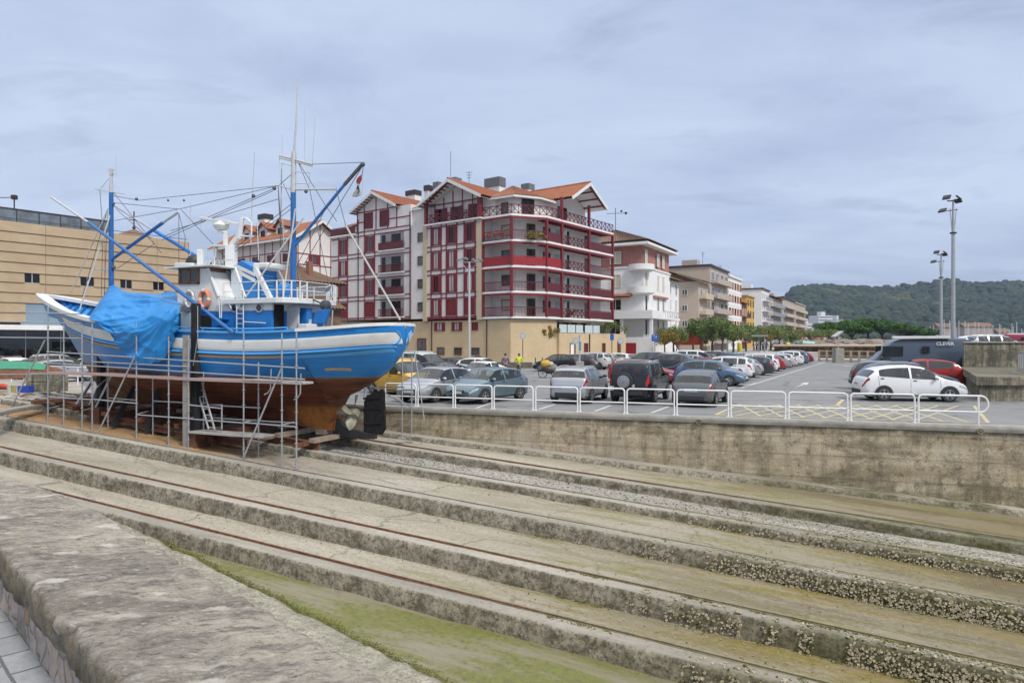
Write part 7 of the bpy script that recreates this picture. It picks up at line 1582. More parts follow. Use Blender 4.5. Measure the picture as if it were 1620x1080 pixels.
for k in range(10): q = q0_.lerp(q1_, k/9); mb.tube([q, q+Vector((0, 0, 1))], .03, 6)
for z in (1, .5): mb.tube([q0_+Vector((0, 0, z)), q1_+Vector((0, 0, z))], .025, 6)
tag(mb.build('handrail', m_galv, smooth=50), 'grey handrail running back along the foot of the pier wall behind the lamp mast', 'railing')

# ------------------------------------------------------------------ lamps, signs, small street furniture
def flood(mb, c, d, w=.55, h=.4, t=.14):
    c = Vector(c); d = Vector(d).normalized(); x = Vector((-d.y, d.x, 0)).normalized(); mb.bar(c-x*w/2, c+x*w/2, t, h, up=d)
for x, d, top, lab, k in ((1508, 47, 310, 'tallest grey lamp mast, behind the white hatchback', 1.0), (1489, 66, 395, 'slimmer lamp mast beyond the camper van', .95)):
    p = px(x, 540, d); p.z = 0; zt = px(x, top+8, d).z; t = thing('lamp_mast', lab, 'street lamp', p, 'tall lamp masts')
    mb = MB(); mb.lathe([(.24, 0), (.24, .1), (.16, .12)], p, (0, 0, 1), 12); mb.tube([p, (p.x, p.y, zt-2.2)], [.15, .11], 12); mb.tube([(p.x, p.y, zt-2.2), (p.x, p.y, zt)], [.10, .06], 10); mb.tube([(p.x-.08, p.y, zt-2.1), (p.x-.22, p.y, zt-.5)], .025, 6); mb.tube([(p.x+.08, p.y, zt-2.1), (p.x+.22, p.y, zt-.5)], .025, 6); part(mb, 'mast', m_galv, t, smooth=50)
    mb = MB(); mb.lathe([(.2, -.05), (.22, 0), (.2, .05)], (p.x, p.y, zt-2.2), (0, 0, 1), 10); part(mb, 'collar', m_dark, t); mb = MB(); mb.tube([(p.x-.6, p.y, zt-.7), (p.x+.3, p.y, zt-.6)], .035, 6); part(mb, 'bracket', m_dark, t); mb = MB(); mb.tube([(p.x-.4, p.y, zt), (p.x+.5, p.y, zt+.05)], .05, 6); part(mb, 'bracket', m_dark, t)
    for q, dd in (((-.45, 0, .25), (-.5, -.3, -.8)), ((.25, -.2, .2), (.5, -.5, -.7)), ((.45, .2, .05), (.7, .2, -.7)), ((-.75, 0, -.65), (-.6, -.2, -.6))): mb = MB(); flood(mb, (p.x+q[0], p.y+q[1], zt+q[2]), dd, .5, .34, .11); part(mb, 'floodlight', m_dark, t, bevel=.02)
p = px(742.5, 540, 70); p.z = 0; zt = px(742, 415, 70).z; t = thing('lamp_mast', 'white lamp pole with a cluster of floodlights in front of the red block of flats', 'street lamp', p, 'tall lamp masts')
mb = MB(); mb.tube([p, (p.x, p.y, zt)], [.14, .10], 10); mb.box(-.3, .3, -.3, .3, 0, .25, lambda a, b, c: (p.x+a, p.y+b, c)); part(mb, 'mast', m_alu, t, smooth=50)
mb = MB(); mb.bar((p.x-1.0, p.y, zt), (p.x+1.2, p.y, zt+.05), .07, .08)
for sg in (-1, 1): mb.tube([(p.x+sg*.65, p.y, zt-.25), (p.x+sg*.15, p.y, zt-.85)], .02, 5)
part(mb, 'crossbar', m_galv, t)
for q, dd in (((-1.05, -.05, .25), (-1, -.3, -.3)), ((-.45, -.1, .35), (-.4, -.6, .2)), ((.45, 0, .2), (.7, .2, -.6)), ((1.15, 0, .25), (.8, -.3, -.5))): mb = MB(); flood(mb, (p.x+q[0], p.y+q[1], zt+q[2]), dd, .55, .45, .2); part(mb, 'floodlight', M('grey_green_lamp', (.22, .26, .26), (.15, .18, .18), 4, .4), t, bevel=.02)
m_sblue = M('sign_blue', (.02, .09, .42), (.02, .08, .36), 5, .4); m_sgrey = M('sign_back', (.42, .43, .44), (.36, .37, .38), 5, .5); m_green = M('green_post', (.03, .20, .10), (.02, .14, .07), 4, .5)
def sign(x, yt, yb, d, kind, lab):
    p = px(x, 540, d); zb = px(x, yb, d).z; zt = px(x, yt, d).z; t = thing('road_sign', lab, 'sign', (p.x, p.y, zb)); mb = MB(); mb.tube([(p.x, p.y, zb), (p.x, p.y, zt)], .045, 6); part(mb, 'pole', m_gut, t)
    mb = MB(); c = (p.x, p.y-.07, zt-.35)
    if kind == 'round': mb.lathe([(.34, 0), (.34, .03)], c, (0, -1, 0), 20); b = part(mb, 'sign_plate', m_sgrey, t); mb = MB(); mb.lathe([(.22, .031), (.22, .04)], c, (0, -1, 0), 20); part(mb, 'sign_disc', M('sign_centre', (.56, .57, .58), None, 4, .5), b)
    elif kind == 'square':
        mb.box(-.42, .42, -.03, 0, -.42, .42, lambda a, b_, z: (c[0]+a, c[1]+b_, c[2]+z)); b = part(mb, 'sign_plate', m_sblue, t, bevel=.01)
        mb = MB(); f_ = lambda x_, z_: (c[0]+x_, c[1]-.035, c[2]+z_)
        for (x0, z0, x1, z1) in ((-.14, -.24, -.14, .18), (.12, -.24, .12, .02), (-.14, .0, .12, .02), (.2, .1, .2, .22)): mb.bar(f_(x0, z0), f_(x1, z1), .02, .1, up=(0, 1, 0))
        mb.ball(f_(-.14, .27), .08, 8, 6); mb.ball(f_(.12, .14), .07, 8, 6); part(mb, 'pictogram', m_bw, b)
    else: mb.box(-.2, .2, -.03, 0, -.32, .32, lambda a, b_, z: (c[0]+a, c[1]+b_, c[2]+z)); part(mb, 'sign_plate', m_sblue if kind == 'tall' else m_sgrey, t, bevel=.01)
sign(827, 526, 569, 72, 'round', 'round sign on a brown pole against the blank ochre wall'); sign(910, 534, 566, 71, 'round', 'round sign beside the slanted solar lamp'); sign(968, 528, 560, 73, 'tall', 'small dark blue upright sign near the drainpipe of the ochre terrace wall'); sign(982, 534, 562, 73, 'round', 'pale round sign at the right end of the ochre wall'); sign(1036, 530, 562, 84, 'square', 'blue square sign with white figures in front of the white villa')
p = px(917, 540, 60); t = thing('solar_lamp', 'pale post with a small blue notice and slanted solar panel in a concrete foot', 'post', (p.x, p.y, 0)); mb = MB(); mb.box(-.35, .35, -.35, .35, 0, .95, lambda a, b, c: (p.x+a, p.y+b, c)); part(mb, 'concrete_foot', m_cope, t, bevel=.03); mb = MB(); mb.tube([(p.x, p.y, .9), (p.x, p.y, 3.4)], .06, 8); part(mb, 'pole', m_alu, t); mb = MB(); mb.bar((p.x-.45, p.y, 2.75), (p.x+.38, p.y, 3.55), .35, .05); part(mb, 'solar_panel', m_sgrey, t); mb = MB(); mb.box(-.08, .12, -.1, -.06, 1.9, 2.7, lambda a, b, c: (p.x+a, p.y+b, c)); part(mb, 'notice', M('notice_blue', (.05, .30, .55), None, 4, .5), t)
for x in (847, 858, 878, 887.5): p = px(x, 540, 70); mb = MB(); mb.lathe([(.07, 0), (.07, 1.0), (.05, 1.06), (.0, 1.07)], (p.x, p.y, 0), (0, 0, 1), 10); mb.lathe([(.08, .8), (.08, .88)], (p.x, p.y, 0), (0, 0, 1), 10); tag(mb.build('bollard', m_green, smooth=40), 'thin green bollard in the row in front of the blank ochre wall', 'bollard', 'green bollards')
p = px(757, 540, 69); t = thing('litter_bin', 'dark framed litter bin with a white notice near the foot of the white lamp pole', 'bin', (p.x, p.y, 0)); mb = MB(); mb.tube([(p.x-.35, p.y, 0), (p.x-.35, p.y, 1.05), (p.x-.25, p.y, 1.18), (p.x+.25, p.y, 1.18), (p.x+.35, p.y, 1.05), (p.x+.35, p.y, 0)], .06, 8); part(mb, 'frame', m_plast, t); mb = MB(); mb.lathe([(.26, .15), (.3, .9), (.28, .92)], p-Vector((0, 0, p.z)), (0, 0, 1), 14); part(mb, 'bin_body', m_gut, t); mb = MB(); mb.box(-.1, .1, -.33, -.3, .5, .75, lambda a, b, c: (p.x+a, p.y+b, c)); part(mb, 'notice', m_bw, t)
mb = MB(); a, b = px(700, 540, 71), px(842, 540, 69); mb.bar((a.x, a.y, .3), (b.x, b.y, .3), .5, .6); tag(mb.build('low_stone_wall', M('dark_rubble', (.20, .17, .14), (.09, .08, .07), 4, .9, 0, .4)), 'low dark rubble wall along the foot of the ochre building', 'wall')
mb = MB(); P = [fr(34, -.0, 0), fr(2.4, .2, 0), fr(.0, 3.6, 0), fr(-.1, 23, 0), fr(-3.5, 23.5, 0), fr(-3.4, 2.4, 0), fr(1.2, -3.6, 0), fr(34, -3.8, 0)]; mb.prism([Vector((q.x, q.y, -.05)) for q in P], (0, 0, .17)); tag(mb.build('pavement', m_pave), kind='structure')
# promenade plateau with its low wall, far seawall, railing, pillar
mb = MB(); P = [rr(-6, -20, 0), rr(30, -20, 0), rr(60, -19, 0), rr(320, -22, 0), rr(320, 40, 0), rr(-6, 40, 0)]; mb.prism([Vector((q.x, q.y, -.1)) for q in P], (0, 0, 1.08)); tag(mb.build('promenade', m_pave), kind='structure')
mb = MB(); mb.prism([px(x, 540, d)*1.0-Vector((0, 0, H+.1)) for x, d in ((1225, 118), (1500, 104), (1500, 126), (1225, 140))], (0, 0, 1.95)); part_ = tag(mb.build('sea_wall', quay_mat('brown_stone', (.85, .66, .5), -3)), 'brown stone sea wall beyond the end of the car park', 'wall')
mb = MB(); mb.prism([px(x, 540, d)-Vector((0, 0, H)) for x, d in ((1223, 117.2), (1502, 103.2), (1502, 127), (1223, 141))], (0, 0, .25)); o = tag(mb.build('sea_wall_slab', m_beige), 'pale stone slab capping the brown sea wall', 'slab'); o.location.z = 1.86
def far_rock():
    mb = MB(); rg = random.Random(4)
    for k in range(260):
        x = rg.uniform(1250, 1490); d = rg.uniform(150, 240); p = px(x, 540, d); r = rg.uniform(.8, 2.2); mb.ball((p.x, p.y, 1.2+rg.random()*1.0), (r*1.4, r, r*.7), 6, 4, jit=.3, rg=rg)
    return mb
tag(far_rock().build('breakwater_rocks', M('pale_rock', (.27, .22, .17), (.15, .125, .10), .4, .9)), 'pale breakwater boulders below the pines', 'rocks', kind='stuff')
a, b = px(1296, 540, 92), px(1415, 540, 84); t = thing('quay_fence', 'pale concrete post and rail fence at the far end of the car park', 'fence', (a.x, a.y, 0)); n = 9
for k in range(n+1): q = a.lerp(b, k/n); mb = MB(); mb.box(-.11, .11, -.11, .11, 0, 1.5, lambda u_, v_, z: (q.x+u_, q.y+v_, z)); part(mb, 'post', m_beige, t)
for z in (1.45, .8, .15): mb = MB(); mb.bar((a.x, a.y, z), (b.x, b.y, z), .14, .14); part(mb, 'rail', m_beige, t)
p = px(1326, 540, 87); t = thing('stone_pillar', 'grey stone pillar carrying a solar panel on a pole at the end of the car park', 'pillar', (p.x, p.y, 0)); mb = MB(); mb.box(-.55, .55, -.5, .5, 0, 1.85, lambda u_, v_, z: (p.x+u_, p.y+v_, z)); part(mb, 'pillar_shaft', m_cope, t, bevel=.04); mb = MB(); mb.tube([(p.x, p.y, 1.8), (p.x, p.y, 3.6)], .06, 6); part(mb, 'pole', m_galv, t); mb = MB(); mb.bar((p.x-.6, p.y, 3.3), (p.x+.5, p.y+.3, 4.0), .9, .06); part(mb, 'solar_panel', m_sgrey, t)
for x, d in ((1170, 108), (1246.5, 122)): p = px(x, 540, d); mb = MB(); mb.lathe([(.32, 0), (.36, .2), (.36, 1.3), (.3, 1.5), (.05, 1.6)], (p.x, p.y, .98), (0, 0, 1), 12); tag(mb.build('recycling_bin', M('yellow_plastic', (.62, .52, .03), (.5, .42, .03), 4, .5), smooth=40), 'yellow recycling bin on the promenade '+('behind the parked cars' if x < 1200 else 'near the brown sea wall'), 'bin', 'yellow recycling bins')
p = px(1270, 540, 150); mb = MB(); mb.grid(lambda a, b: (p.x-4+8*a, p.y+1.6*(b-.5), 2.0+.9*math.sin(pi*b)*(1-.5*a)+.6*(1-a)), 10, 8); tag(mb.build('upturned_dinghy', M('mint_paint', (.30, .50, .42), None, 3, .6), smooth=60, fix=False), 'upturned mint green dinghy on the sea wall', 'boat')
mb = MB(); p = px(1176, 540, 112); f_ = lambda a, b, c: (p.x+a, p.y+b, c); mb.box(-3.4, 3.4, -1.6, 1.6, 3.5, 3.75, f_)
for a in (-3, 3): mb.box(a-.1, a+.1, -1.4, -1.2, 1, 3.5, f_); mb.box(a-.1, a+.1, 1.2, 1.4, 1, 3.5, f_)
tag(mb.build('kiosk_canopy', M('slate_blue', (.22, .27, .33), None, 3, .6)), 'slate blue kiosk canopy on the promenade among the trees', 'kiosk')
mb = MB(); p = px(1085, 540, 98); f_ = lambda a, b, c: (p.x+a, p.y+b, c); mb.box(-2.2, 2.2, -1, 1, 3.6, 3.8, f_); mb.box(-1.9, 1.9, -.9, -.8, 2.2, 3.5, f_)
for a in (-2, 2): mb.box(a-.08, a+.08, -.9, -.75, 1, 3.6, f_)
tag(mb.build('red_awning', M('orange_red_cloth', (.45, .07, .03), (.3, .05, .03), 2, .8)), 'orange red awning of a cafe terrace left of the green trees', 'awning')
# left yard clutter
a, b = px(-20, 540, 47), px(146, 540, 42); t = thing('yard_railing', 'white two-bar railing in front of the cars in the left yard', 'railing', (a.x, a.y, 0)); 
for k in range(9): q = a.lerp(b, k/8); mb = MB(); mb.tube([(q.x, q.y, 0), (q.x, q.y, 1.1)], .04, 6); part(mb, 'post', m_white, t)
for z in (1.1, .55): mb = MB(); mb.tube([(a.x, a.y, z), (b.x, b.y, z)], .04, 6); part(mb, 'rail', m_white, t)
p = px(12, 540, 39); t = thing('upturned_boat', 'dark upturned rowing boat with a green tarpaulin in the left yard', 'boat', (p.x, p.y, 0)); hd_ = Vector((.93, .36)); hn = Vector((-.36, .93))
def bt(k): return lambda a, b: (p.x+hd_.x*(a-.55)*6.4+hn.x*(b-.5)*2.2*math.sin(pi*min(1, a*.9+.08))**.6, p.y+hd_.y*(a-.55)*6.4+hn.y*(b-.5)*2.2*math.sin(pi*min(1, a*.9+.08))**.6, .45+k+(.95+k)*math.sin(pi*b)**.6*math.sin(pi*min(1, a*.86+.12))**.5+.25*a)
mb = MB(); mb.grid(bt(0), 24, 14); part(mb, 'boat_hull', m_beam, t, smooth=60, fix=False); mb = MB(); g0_ = bt(.04); mb.grid(lambda a, b: g0_(.1+.75*a, .12+.6*b), 20, 10); part(mb, 'green_tarpaulin', M('green_tarp', (.04, .26, .15), (.03, .18, .11), 4, .6), t, smooth=60, fix=False)
for s_ in (-1.6, 1.4): mb = MB(); mb.box(s_-.1, s_+.1, -.9, .9, 0, .55, lambda a, b, c: (p.x+hd_.x*a+hn.x*b, p.y+hd_.y*a+hn.y*b, c)); part(mb, 'trestle', m_timber, t)
p = px(67, 540, 37); mb = MB(); mb.box(-.55, .55, -.5, .5, 0, .52, lambda a, b, c: (p.x+a, p.y+b, c)); mb.box(-.54, .54, -.5, .5, .54, 1.0, lambda a, b, c: (p.x+a, p.y+b, c)); mb.box(.6, 1.15, -.4, .4, .0, .95, lambda a, b, c: (p.x+a, p.y+b, c)); tag(mb.build('concrete_block', m_pier, bevel=.03), 'squat grey concrete blocks stacked in the left yard beside the bow', 'block')
for x, c_, nm, lab in ((17, (.6, .58, .55), 'white', 'white bucket second from the left in the yard'), (23, (.42, .38, .10), 'yellowish', 'yellowish bucket in the left yard'), (30, (.58, .57, .55), 'pale', 'pale bucket beside the blue crate'), ):
    p = px(x, 540, 36); mb = MB(); mb.lathe([(.14, 0), (.18, .36), (.19, .38), (.17, .38), (.13, .04)], (p.x, p.y, 0), (0, 0, 1), 14); o = mb.build('bucket', M('bucket_'+nm, c_, None, 6, .5), smooth=40); tag(o, lab, 'bucket', 'buckets in the yard')
p = px(41, 540, 36); mb = MB(); f_ = lambda a, b, c: (p.x+a, p.y+b, c); mb.box(-.3, .3, -.2, .2, 0, .04, f_); mb.box(-.3, .3, -.2, -.17, .04, .36, f_); mb.box(-.3, .3, .17, .2, .04, .36, f_); mb.box(-.3, -.27, -.17, .17, .04, .36, f_); mb.box(.27, .3, -.17, .17, .04, .36, f_); tag(mb.build('crate', M('crate_blue', (.02, .06, .38), None, 6, .5)), 'open blue plastic crate beside the buckets', 'crate')
p = px(4, 540, 37); mb = MB(); mb.tube([(p.x-.6, p.y, .2), (p.x, p.y, .28), (p.x+.5, p.y, .2)], [.05, .16, .06], 10); tag(mb.build('buoy', M('buoy_red', (.5, .05, .02), None, 6, .5), smooth=50), 'orange red float lying at the left edge of the yard', 'buoy')
rg = random.Random(8); mb = MB()
for k in range(240):
    x = rg.uniform(0, 145); d = rg.uniform(31.5, 35); q = px(x, 540, d); r = rg.uniform(.03, .16)*(1.5 if rg.random() < .2 else 1); mb.ball((q.x, q.y, r*.2), (r*rg.uniform(1, 2.2), r, r*.55), 6, 4, jit=.3, rg=rg, m=rg.choice((0, 0, 1)))
tag(mb.build('rubble_heap', [M('pale_rubble', (.42, .38, .32), (.28, .25, .21), 4, .9), M('brown_rubble', (.17, .11, .075), (.1, .07, .05), 4, .9)], fix=False), 'scattered rubble and dry weeds across the left yard', 'rubble', kind='stuff')
mb = MB(); q = [SW(29.3, 12.5, .0), SW(29.0, 7.0, .0), SW(26.0, 5.2, .0)]; 
for i, (a, b) in enumerate(((gx(-40, 662), gx(6, 651)), (gx(6, 651), gx(104, 633.5)))): mb.bar(a+Vector((0, 0, .0)), b+Vector((0, 0, .0)), .45, .16)
tag(mb.build('concrete_edging', m_cope, bevel=.03), 'pale concrete edging around the head of the slipway', 'kerb')

# ------------------------------------------------------------------ people
def skin_mesh(name, chains, m, parent, levels=1):
    V = []; E = []; Rr = []; idx = {}
    for ch in chains:
        prev = None
        for p, r in ch:
            key = tuple(round(c, 4) for c in p)
            if key not in idx: idx[key] = len(V); V.append(p); Rr.append(r)
            i = idx[key]
            if prev is not None: E.append((prev, i))
            prev = i
    me = bpy.data.meshes.new(name); me.from_pydata(V, E, []); o = bpy.data.objects.new(name, me); C.objects.link(o); o.parent = parent; me.materials.append(m)
    s_ = o.modifiers.new('skin', 'SKIN')
    for i, r in enumerate(Rr):
        sv = me.skin_vertices[0].data[i]; sv.radius = (r, r) if not isinstance(r, tuple) else r
    me.skin_vertices[0].data[0].use_root = True
    s_.use_smooth_shade = True; q = o.modifiers.new('sub', 'SUBSURF'); q.levels = levels; q.render_levels = levels
    return o
m_skin = M('skin', (.45, .26, .18), (.38, .21, .14), 9, .6)
def person(step=.0, bend=.0, arms=.1):
    root = thing('person', 'x', 'person'); OFF.pop(root.name, None)
    hip, neck = (0, 0, .93), (0, -bend, 1.46); sh = lambda s: (s*.19, -bend*.9, 1.40); el = lambda s: (s*(.24+arms*.3), -bend*.7-.02, 1.12); ha = lambda s: (s*(.22+arms*.2), -bend*.5-.10-arms*.3, .88)
    hp = lambda s: (s*.09, 0, .88); kn = lambda s: (s*.10, -.05-s*step*.5, .50); an = lambda s: (s*.10, .02-s*step, .09); toe = lambda s: (s*.11, -.14-s*step, .045)
    sk = [[(hip, .12), ((0, -bend*.4, 1.16), .13), ((0, -bend*.85, 1.38), .13), (neck, .055), ((0, -bend*1.1-.01, 1.60), .092), ((0, -bend*1.12, 1.72), .075)]]
    for s in (1, -1):
        sk.append([((0, -bend*.85, 1.38), .13), (sh(s), .065), (el(s), .045), (ha(s), .034), ((ha(s)[0], ha(s)[1]-.03, ha(s)[2]-.10), .03)]); sk.append([(hip, .12), (hp(s), .095), (kn(s), .062), (an(s), .042), (toe(s), .04)])
    skin_mesh('body', sk, m_skin, root)
    sh_ = [[(hip, .145), ((0, -bend*.4, 1.16), .152), ((0, -bend*.85, 1.37), .152), ((0, -bend, 1.43), .075)]]
    for s in (1, -1): sh_.append([((0, -bend*.85, 1.37), .152), (sh(s), .085), (el(s), .062), ((lerp(el(s)[0], ha(s)[0], .7), lerp(el(s)[1], ha(s)[1], .7), lerp(el(s)[2], ha(s)[2], .7)), .048)])
    skin_mesh('jacket', sh_, m_wht, root)
    tr_ = [[((0, 0, .96), .135), (hip, .14)]]
    for s in (1, -1): tr_.append([(hip, .14), (hp(s), .112), (kn(s), .082), ((an(s)[0], an(s)[1], an(s)[2]+.06), .066)])
    skin_mesh('trousers', tr_, m_dark, root)
    mb = MB(); mb.ball((0, -bend*1.1+.015, 1.68), (.095, .11, .10), 12, 8); part(mb, 'hair', M('dark_hair', (.05, .035, .025), None, 9, .7), root, smooth=60)
    for s in (1, -1): mb = MB(); mb.ball((an(s)[0], an(s)[1]-.07, .05), (.055, .14, .05), 10, 6); part(mb, 'shoe', m_plast, root, smooth=60)
    return root
PP = [person(.0, .0, .1), person(.28, .03, .15), person(.12, .16, .3)]
pus = set(); CL = dict(navy=(.03, .035, .09), plum=(.16, .13, .22), hivis=(.55, .68, .03), grey=(.22, .22, .22), white=(.62, .61, .6), red=(.45, .03, .03), pink=(.5, .2, .2), black=(.02, .02, .022), khaki=(.17, .16, .10), denim=(.08, .12, .22), olive=(.12, .13, .08), tan=(.38, .28, .18))
def put(k, p, face, jk, trs, lab, grp=None, sc=1.):
    r = PP[k] if k not in pus else copy_tree(PP[k]); pus.add(k); r.location = p; r.rotation_euler = (0, 0, face); r.scale = (sc, sc, sc); r['label'] = lab; r['category'] = 'person'
    if grp: r['group'] = grp
    for o in r.children:
        for pre, c_ in (('jacket', jk), ('trousers', trs)):
            if o.name.startswith(pre): o.material_slots[0].link = 'OBJECT'; o.material_slots[0].material = M('cloth_'+c_, CL[c_], None, 9, .85)
    return r
q = px(799.5, 540, 53.5); put(0, (q.x, q.y, .01), R(185), 'plum', 'navy', 'person in a plum grey top and navy shorts seen from behind beyond the teal hatchback')
q = px(820.5, 540, 53.5); put(2, (q.x, q.y, .01), R(170), 'hivis', 'olive', 'stooping worker in a bright yellow high visibility jacket and dark trousers')
ppl = [(x, d, z, jk, tr, k) for x, d, z, jk, tr, k in [(1197, 126, .98, 'white', 'black', 0), (1202, 127, .98, 'grey', 'denim', 1), (1207, 126, .98, 'white', 'denim', 0), (1212, 128, .98, 'black', 'black', 0), (1193, 125, .98, 'black', 'grey', 2), (1072, 96, .98, 'pink', 'denim', 1), (1110, 100, .98, 'navy', 'black', 0), (1160, 118, .98, 'tan', 'black', 1),
    (1259, 150, 2.1, 'red', 'denim', 0), (1262, 152, 2.1, 'red', 'black', 1), (1269, 149, 2.1, 'pink', 'tan', 0), (1275, 150, 2.1, 'white', 'grey', 2), (1283, 153, 2.1, 'navy', 'black', 0), (1289, 155, 2.1, 'red', 'grey', 1), (1294, 154, 2.1, 'pink', 'white', 0), (1300, 155, 2.1, 'red', 'navy', 0), (1305, 156, 2.1, 'white', 'black', 1), (1309, 156, 2.1, 'navy', 'navy', 0), (1315, 157, 2.1, 'navy', 'black', 1), (1319, 158, 2.1, 'plum', 'black', 0), (1247, 148, 2.1, 'black', 'grey', 1), (1253, 149, 2.1, 'tan', 'denim', 0)]]
side = dict(); nb = {}
for x, d, z, jk, tr, k in ppl:
    q = px(x, 540, d); pose = ('standing', 'walking', 'leaning')[k]; where = 'on the far sea wall' if z > 2 else 'on the tree lined promenade'
    lab = f'{pose} person in a {jk} top and {tr} trousers {where}'; put(k, (q.x, q.y, z), rnd.uniform(0, 6.28), jk, tr, lab, 'people on the sea wall' if z > 2 else 'people on the promenade')
# loaded bicycle
p = px(866, 540, 50.5); t = thing('loaded_bicycle', 'bicycle heaped with bags under a yellow cover with a red panel at its side', 'bicycle', (p.x, p.y, .0)); f_ = lambda a, b, c: Vector((p.x+a, p.y+b, c))
for a in (-.35, .62):
    mb = MB(); c = f_(a, -.1*a, .33); mb.tube([c+Vector((.31*cos(q), -.05*cos(q), .31*sin(q))) for q in [2*pi*k/22 for k in range(23)]], .028, 6, cap=False); w_ = part(mb, 'wheel', m_tyre, t); mb = MB()
    for k in range(6): q = pi*k/6; e = Vector((.3*cos(q), -.05*cos(q), .3*sin(q))); mb.tube([c-e, c+e], .006, 4)
    part(mb, 'spokes', m_rim, w_)
mb = MB(); 
for a, b in (((-.35, .04, .33), (-.2, .02, .85)), ((-.2, .02, .85), (.35, -.03, .75)), ((-.2, .0, .8), (.1, 0, .33)), ((.1, 0, .33), (.35, -.03, .8)), ((.1, 0, .33), (.62, -.06, .33)), ((-.25, -.22, 1.05), (-.18, .25, 1.05)), ((-.2, .02, .85), (-.22, .02, 1.05))): mb.tube([f_(*a), f_(*b)], .022, 6)
part(mb, 'bicycle_frame', m_wire, t)
rg = random.Random(2)
for nm, c, r, m in (('pannier_bag', (.1, -.15, .62), (.42, .25, .30), m_gut), ('pannier_bag', (.45, -.1, .72), (.33, .28, .32), M('grey_bag', (.24, .22, .20), (.14, .13, .12), 8, .8)), ('yellow_cover', (-.12, -.05, 1.05), (.38, .25, .28), M('yellow_cloth', (.60, .44, .05), (.45, .22, .04), 6, .7)), ('bag', (.25, .05, .98), (.25, .2, .22), M('white_bag', (.5, .48, .44), None, 8, .8))):
    mb = MB(); mb.ball(tuple(f_(*c)), r, 14, 9, jit=.10, rg=rg); part(mb, nm, m, t, smooth=60)
mb = MB(); mb.bar(f_(.72, -.2, .28), f_(.92, -.15, .85), .22, .03, up=(0, 1, 0)); part(mb, 'red_panel', m_red2, t)

# ------------------------------------------------------------------ trees
def tree(kind, seed, lm):
    rg = random.Random(seed); root = thing('promenade_tree' if kind == 't' else 'pine_tree', 'x', 'tree'); OFF.pop(root.name, None); mb = MB(); cl = []
    if kind == 't':
        h0 = 1.75; mb.tube([(0, 0, 0), (.05, .03, 1.0), (.0, .1, h0)], [.17, .13, .11], 8)
        for k in range(7):
            a = 2*pi*k/7+rg.uniform(-.3, .3); l = rg.uniform(1.0, 2.1); e = Vector((cos(a)*l, sin(a)*l, h0+rg.uniform(.7, 2.2))); mb.tube([(0, .1, h0-.1), (e.x*.5, e.y*.5, h0+.6), e], [.08, .05, .02], 5)
            cl.append((e, rg.uniform(.7, 1.2)))
        for k in range(9): a = rg.uniform(0, 6.28); l = rg.uniform(0, 2.2); cl.append((Vector((cos(a)*l, sin(a)*l, h0+rg.uniform(.2, 2.6-.5*l))), rg.uniform(.5, 1.0)))
        n, ls, fl = 4200, .13, .85
    else:
        h0 = 3.9; mb.tube([(0, 0, 0), (.2, .1, 2.0), (.5, .1, h0)], [.32, .27, .22], 8)
        for k in range(10):
            a = 2*pi*k/10+rg.uniform(-.3, .3); l = rg.uniform(2.2, 4.6); e = Vector((.5+cos(a)*l, sin(a)*l, h0+rg.uniform(1.5, 2.7)-.12*l)); mb.tube([(.5, .1, h0-.6), (.5+e.x*.4, e.y*.4, h0+.9), e], [.16, .1, .04], 6); cl.append((e, rg.uniform(1.0, 1.6)))
        for k in range(24): a = rg.uniform(0, 6.28); l = 5.4*math.sqrt(rg.random()); cl.append((Vector((.5+cos(a)*l, sin(a)*l, h0+2.6-.10*l+rg.uniform(-.4, .5))), rg.uniform(.9, 1.5)))
        n, ls, fl = 9000, .25, .6
    part(mb, 'trunk', m_bark, root, smooth=60); lb = MB()
    for k in range(n):
        c, r = rg.choice(cl); d = Vector((rg.gauss(0, 1), rg.gauss(0, 1), rg.gauss(0, 1))).normalized()*r*(rg.random()**.4); d.z *= fl
        leafq(lb, c+d, ls*rg.uniform(.6, 1.3), rg)
    part(lb, 'crown', lm, root, fix=False); return root
TP = [tree('t', 1, m_lf), tree('t', 2, m_lf2), tree('t', 3, m_lfy)]; PN = [tree('p', 4, m_pine), tree('p', 5, m_pine)]; tus = set()
def plant_tree(pr, x, d, z, sc, lab, grp):
    r = pr if pr.name not in tus else copy_tree(pr); tus.add(pr.name); tus.add(r.name); q = px(x, 540, d); r.location = (q.x, q.y, z); r.rotation_euler = (0, 0, rnd.uniform(0, 6.28)); sc *= .88 if grp == gT else 1; r.scale = (sc*rnd.uniform(.95, 1.1), sc, sc*rnd.uniform(.95, 1.05)); tag(r, lab, 'tree', grp)
gT = 'trees along the promenade'
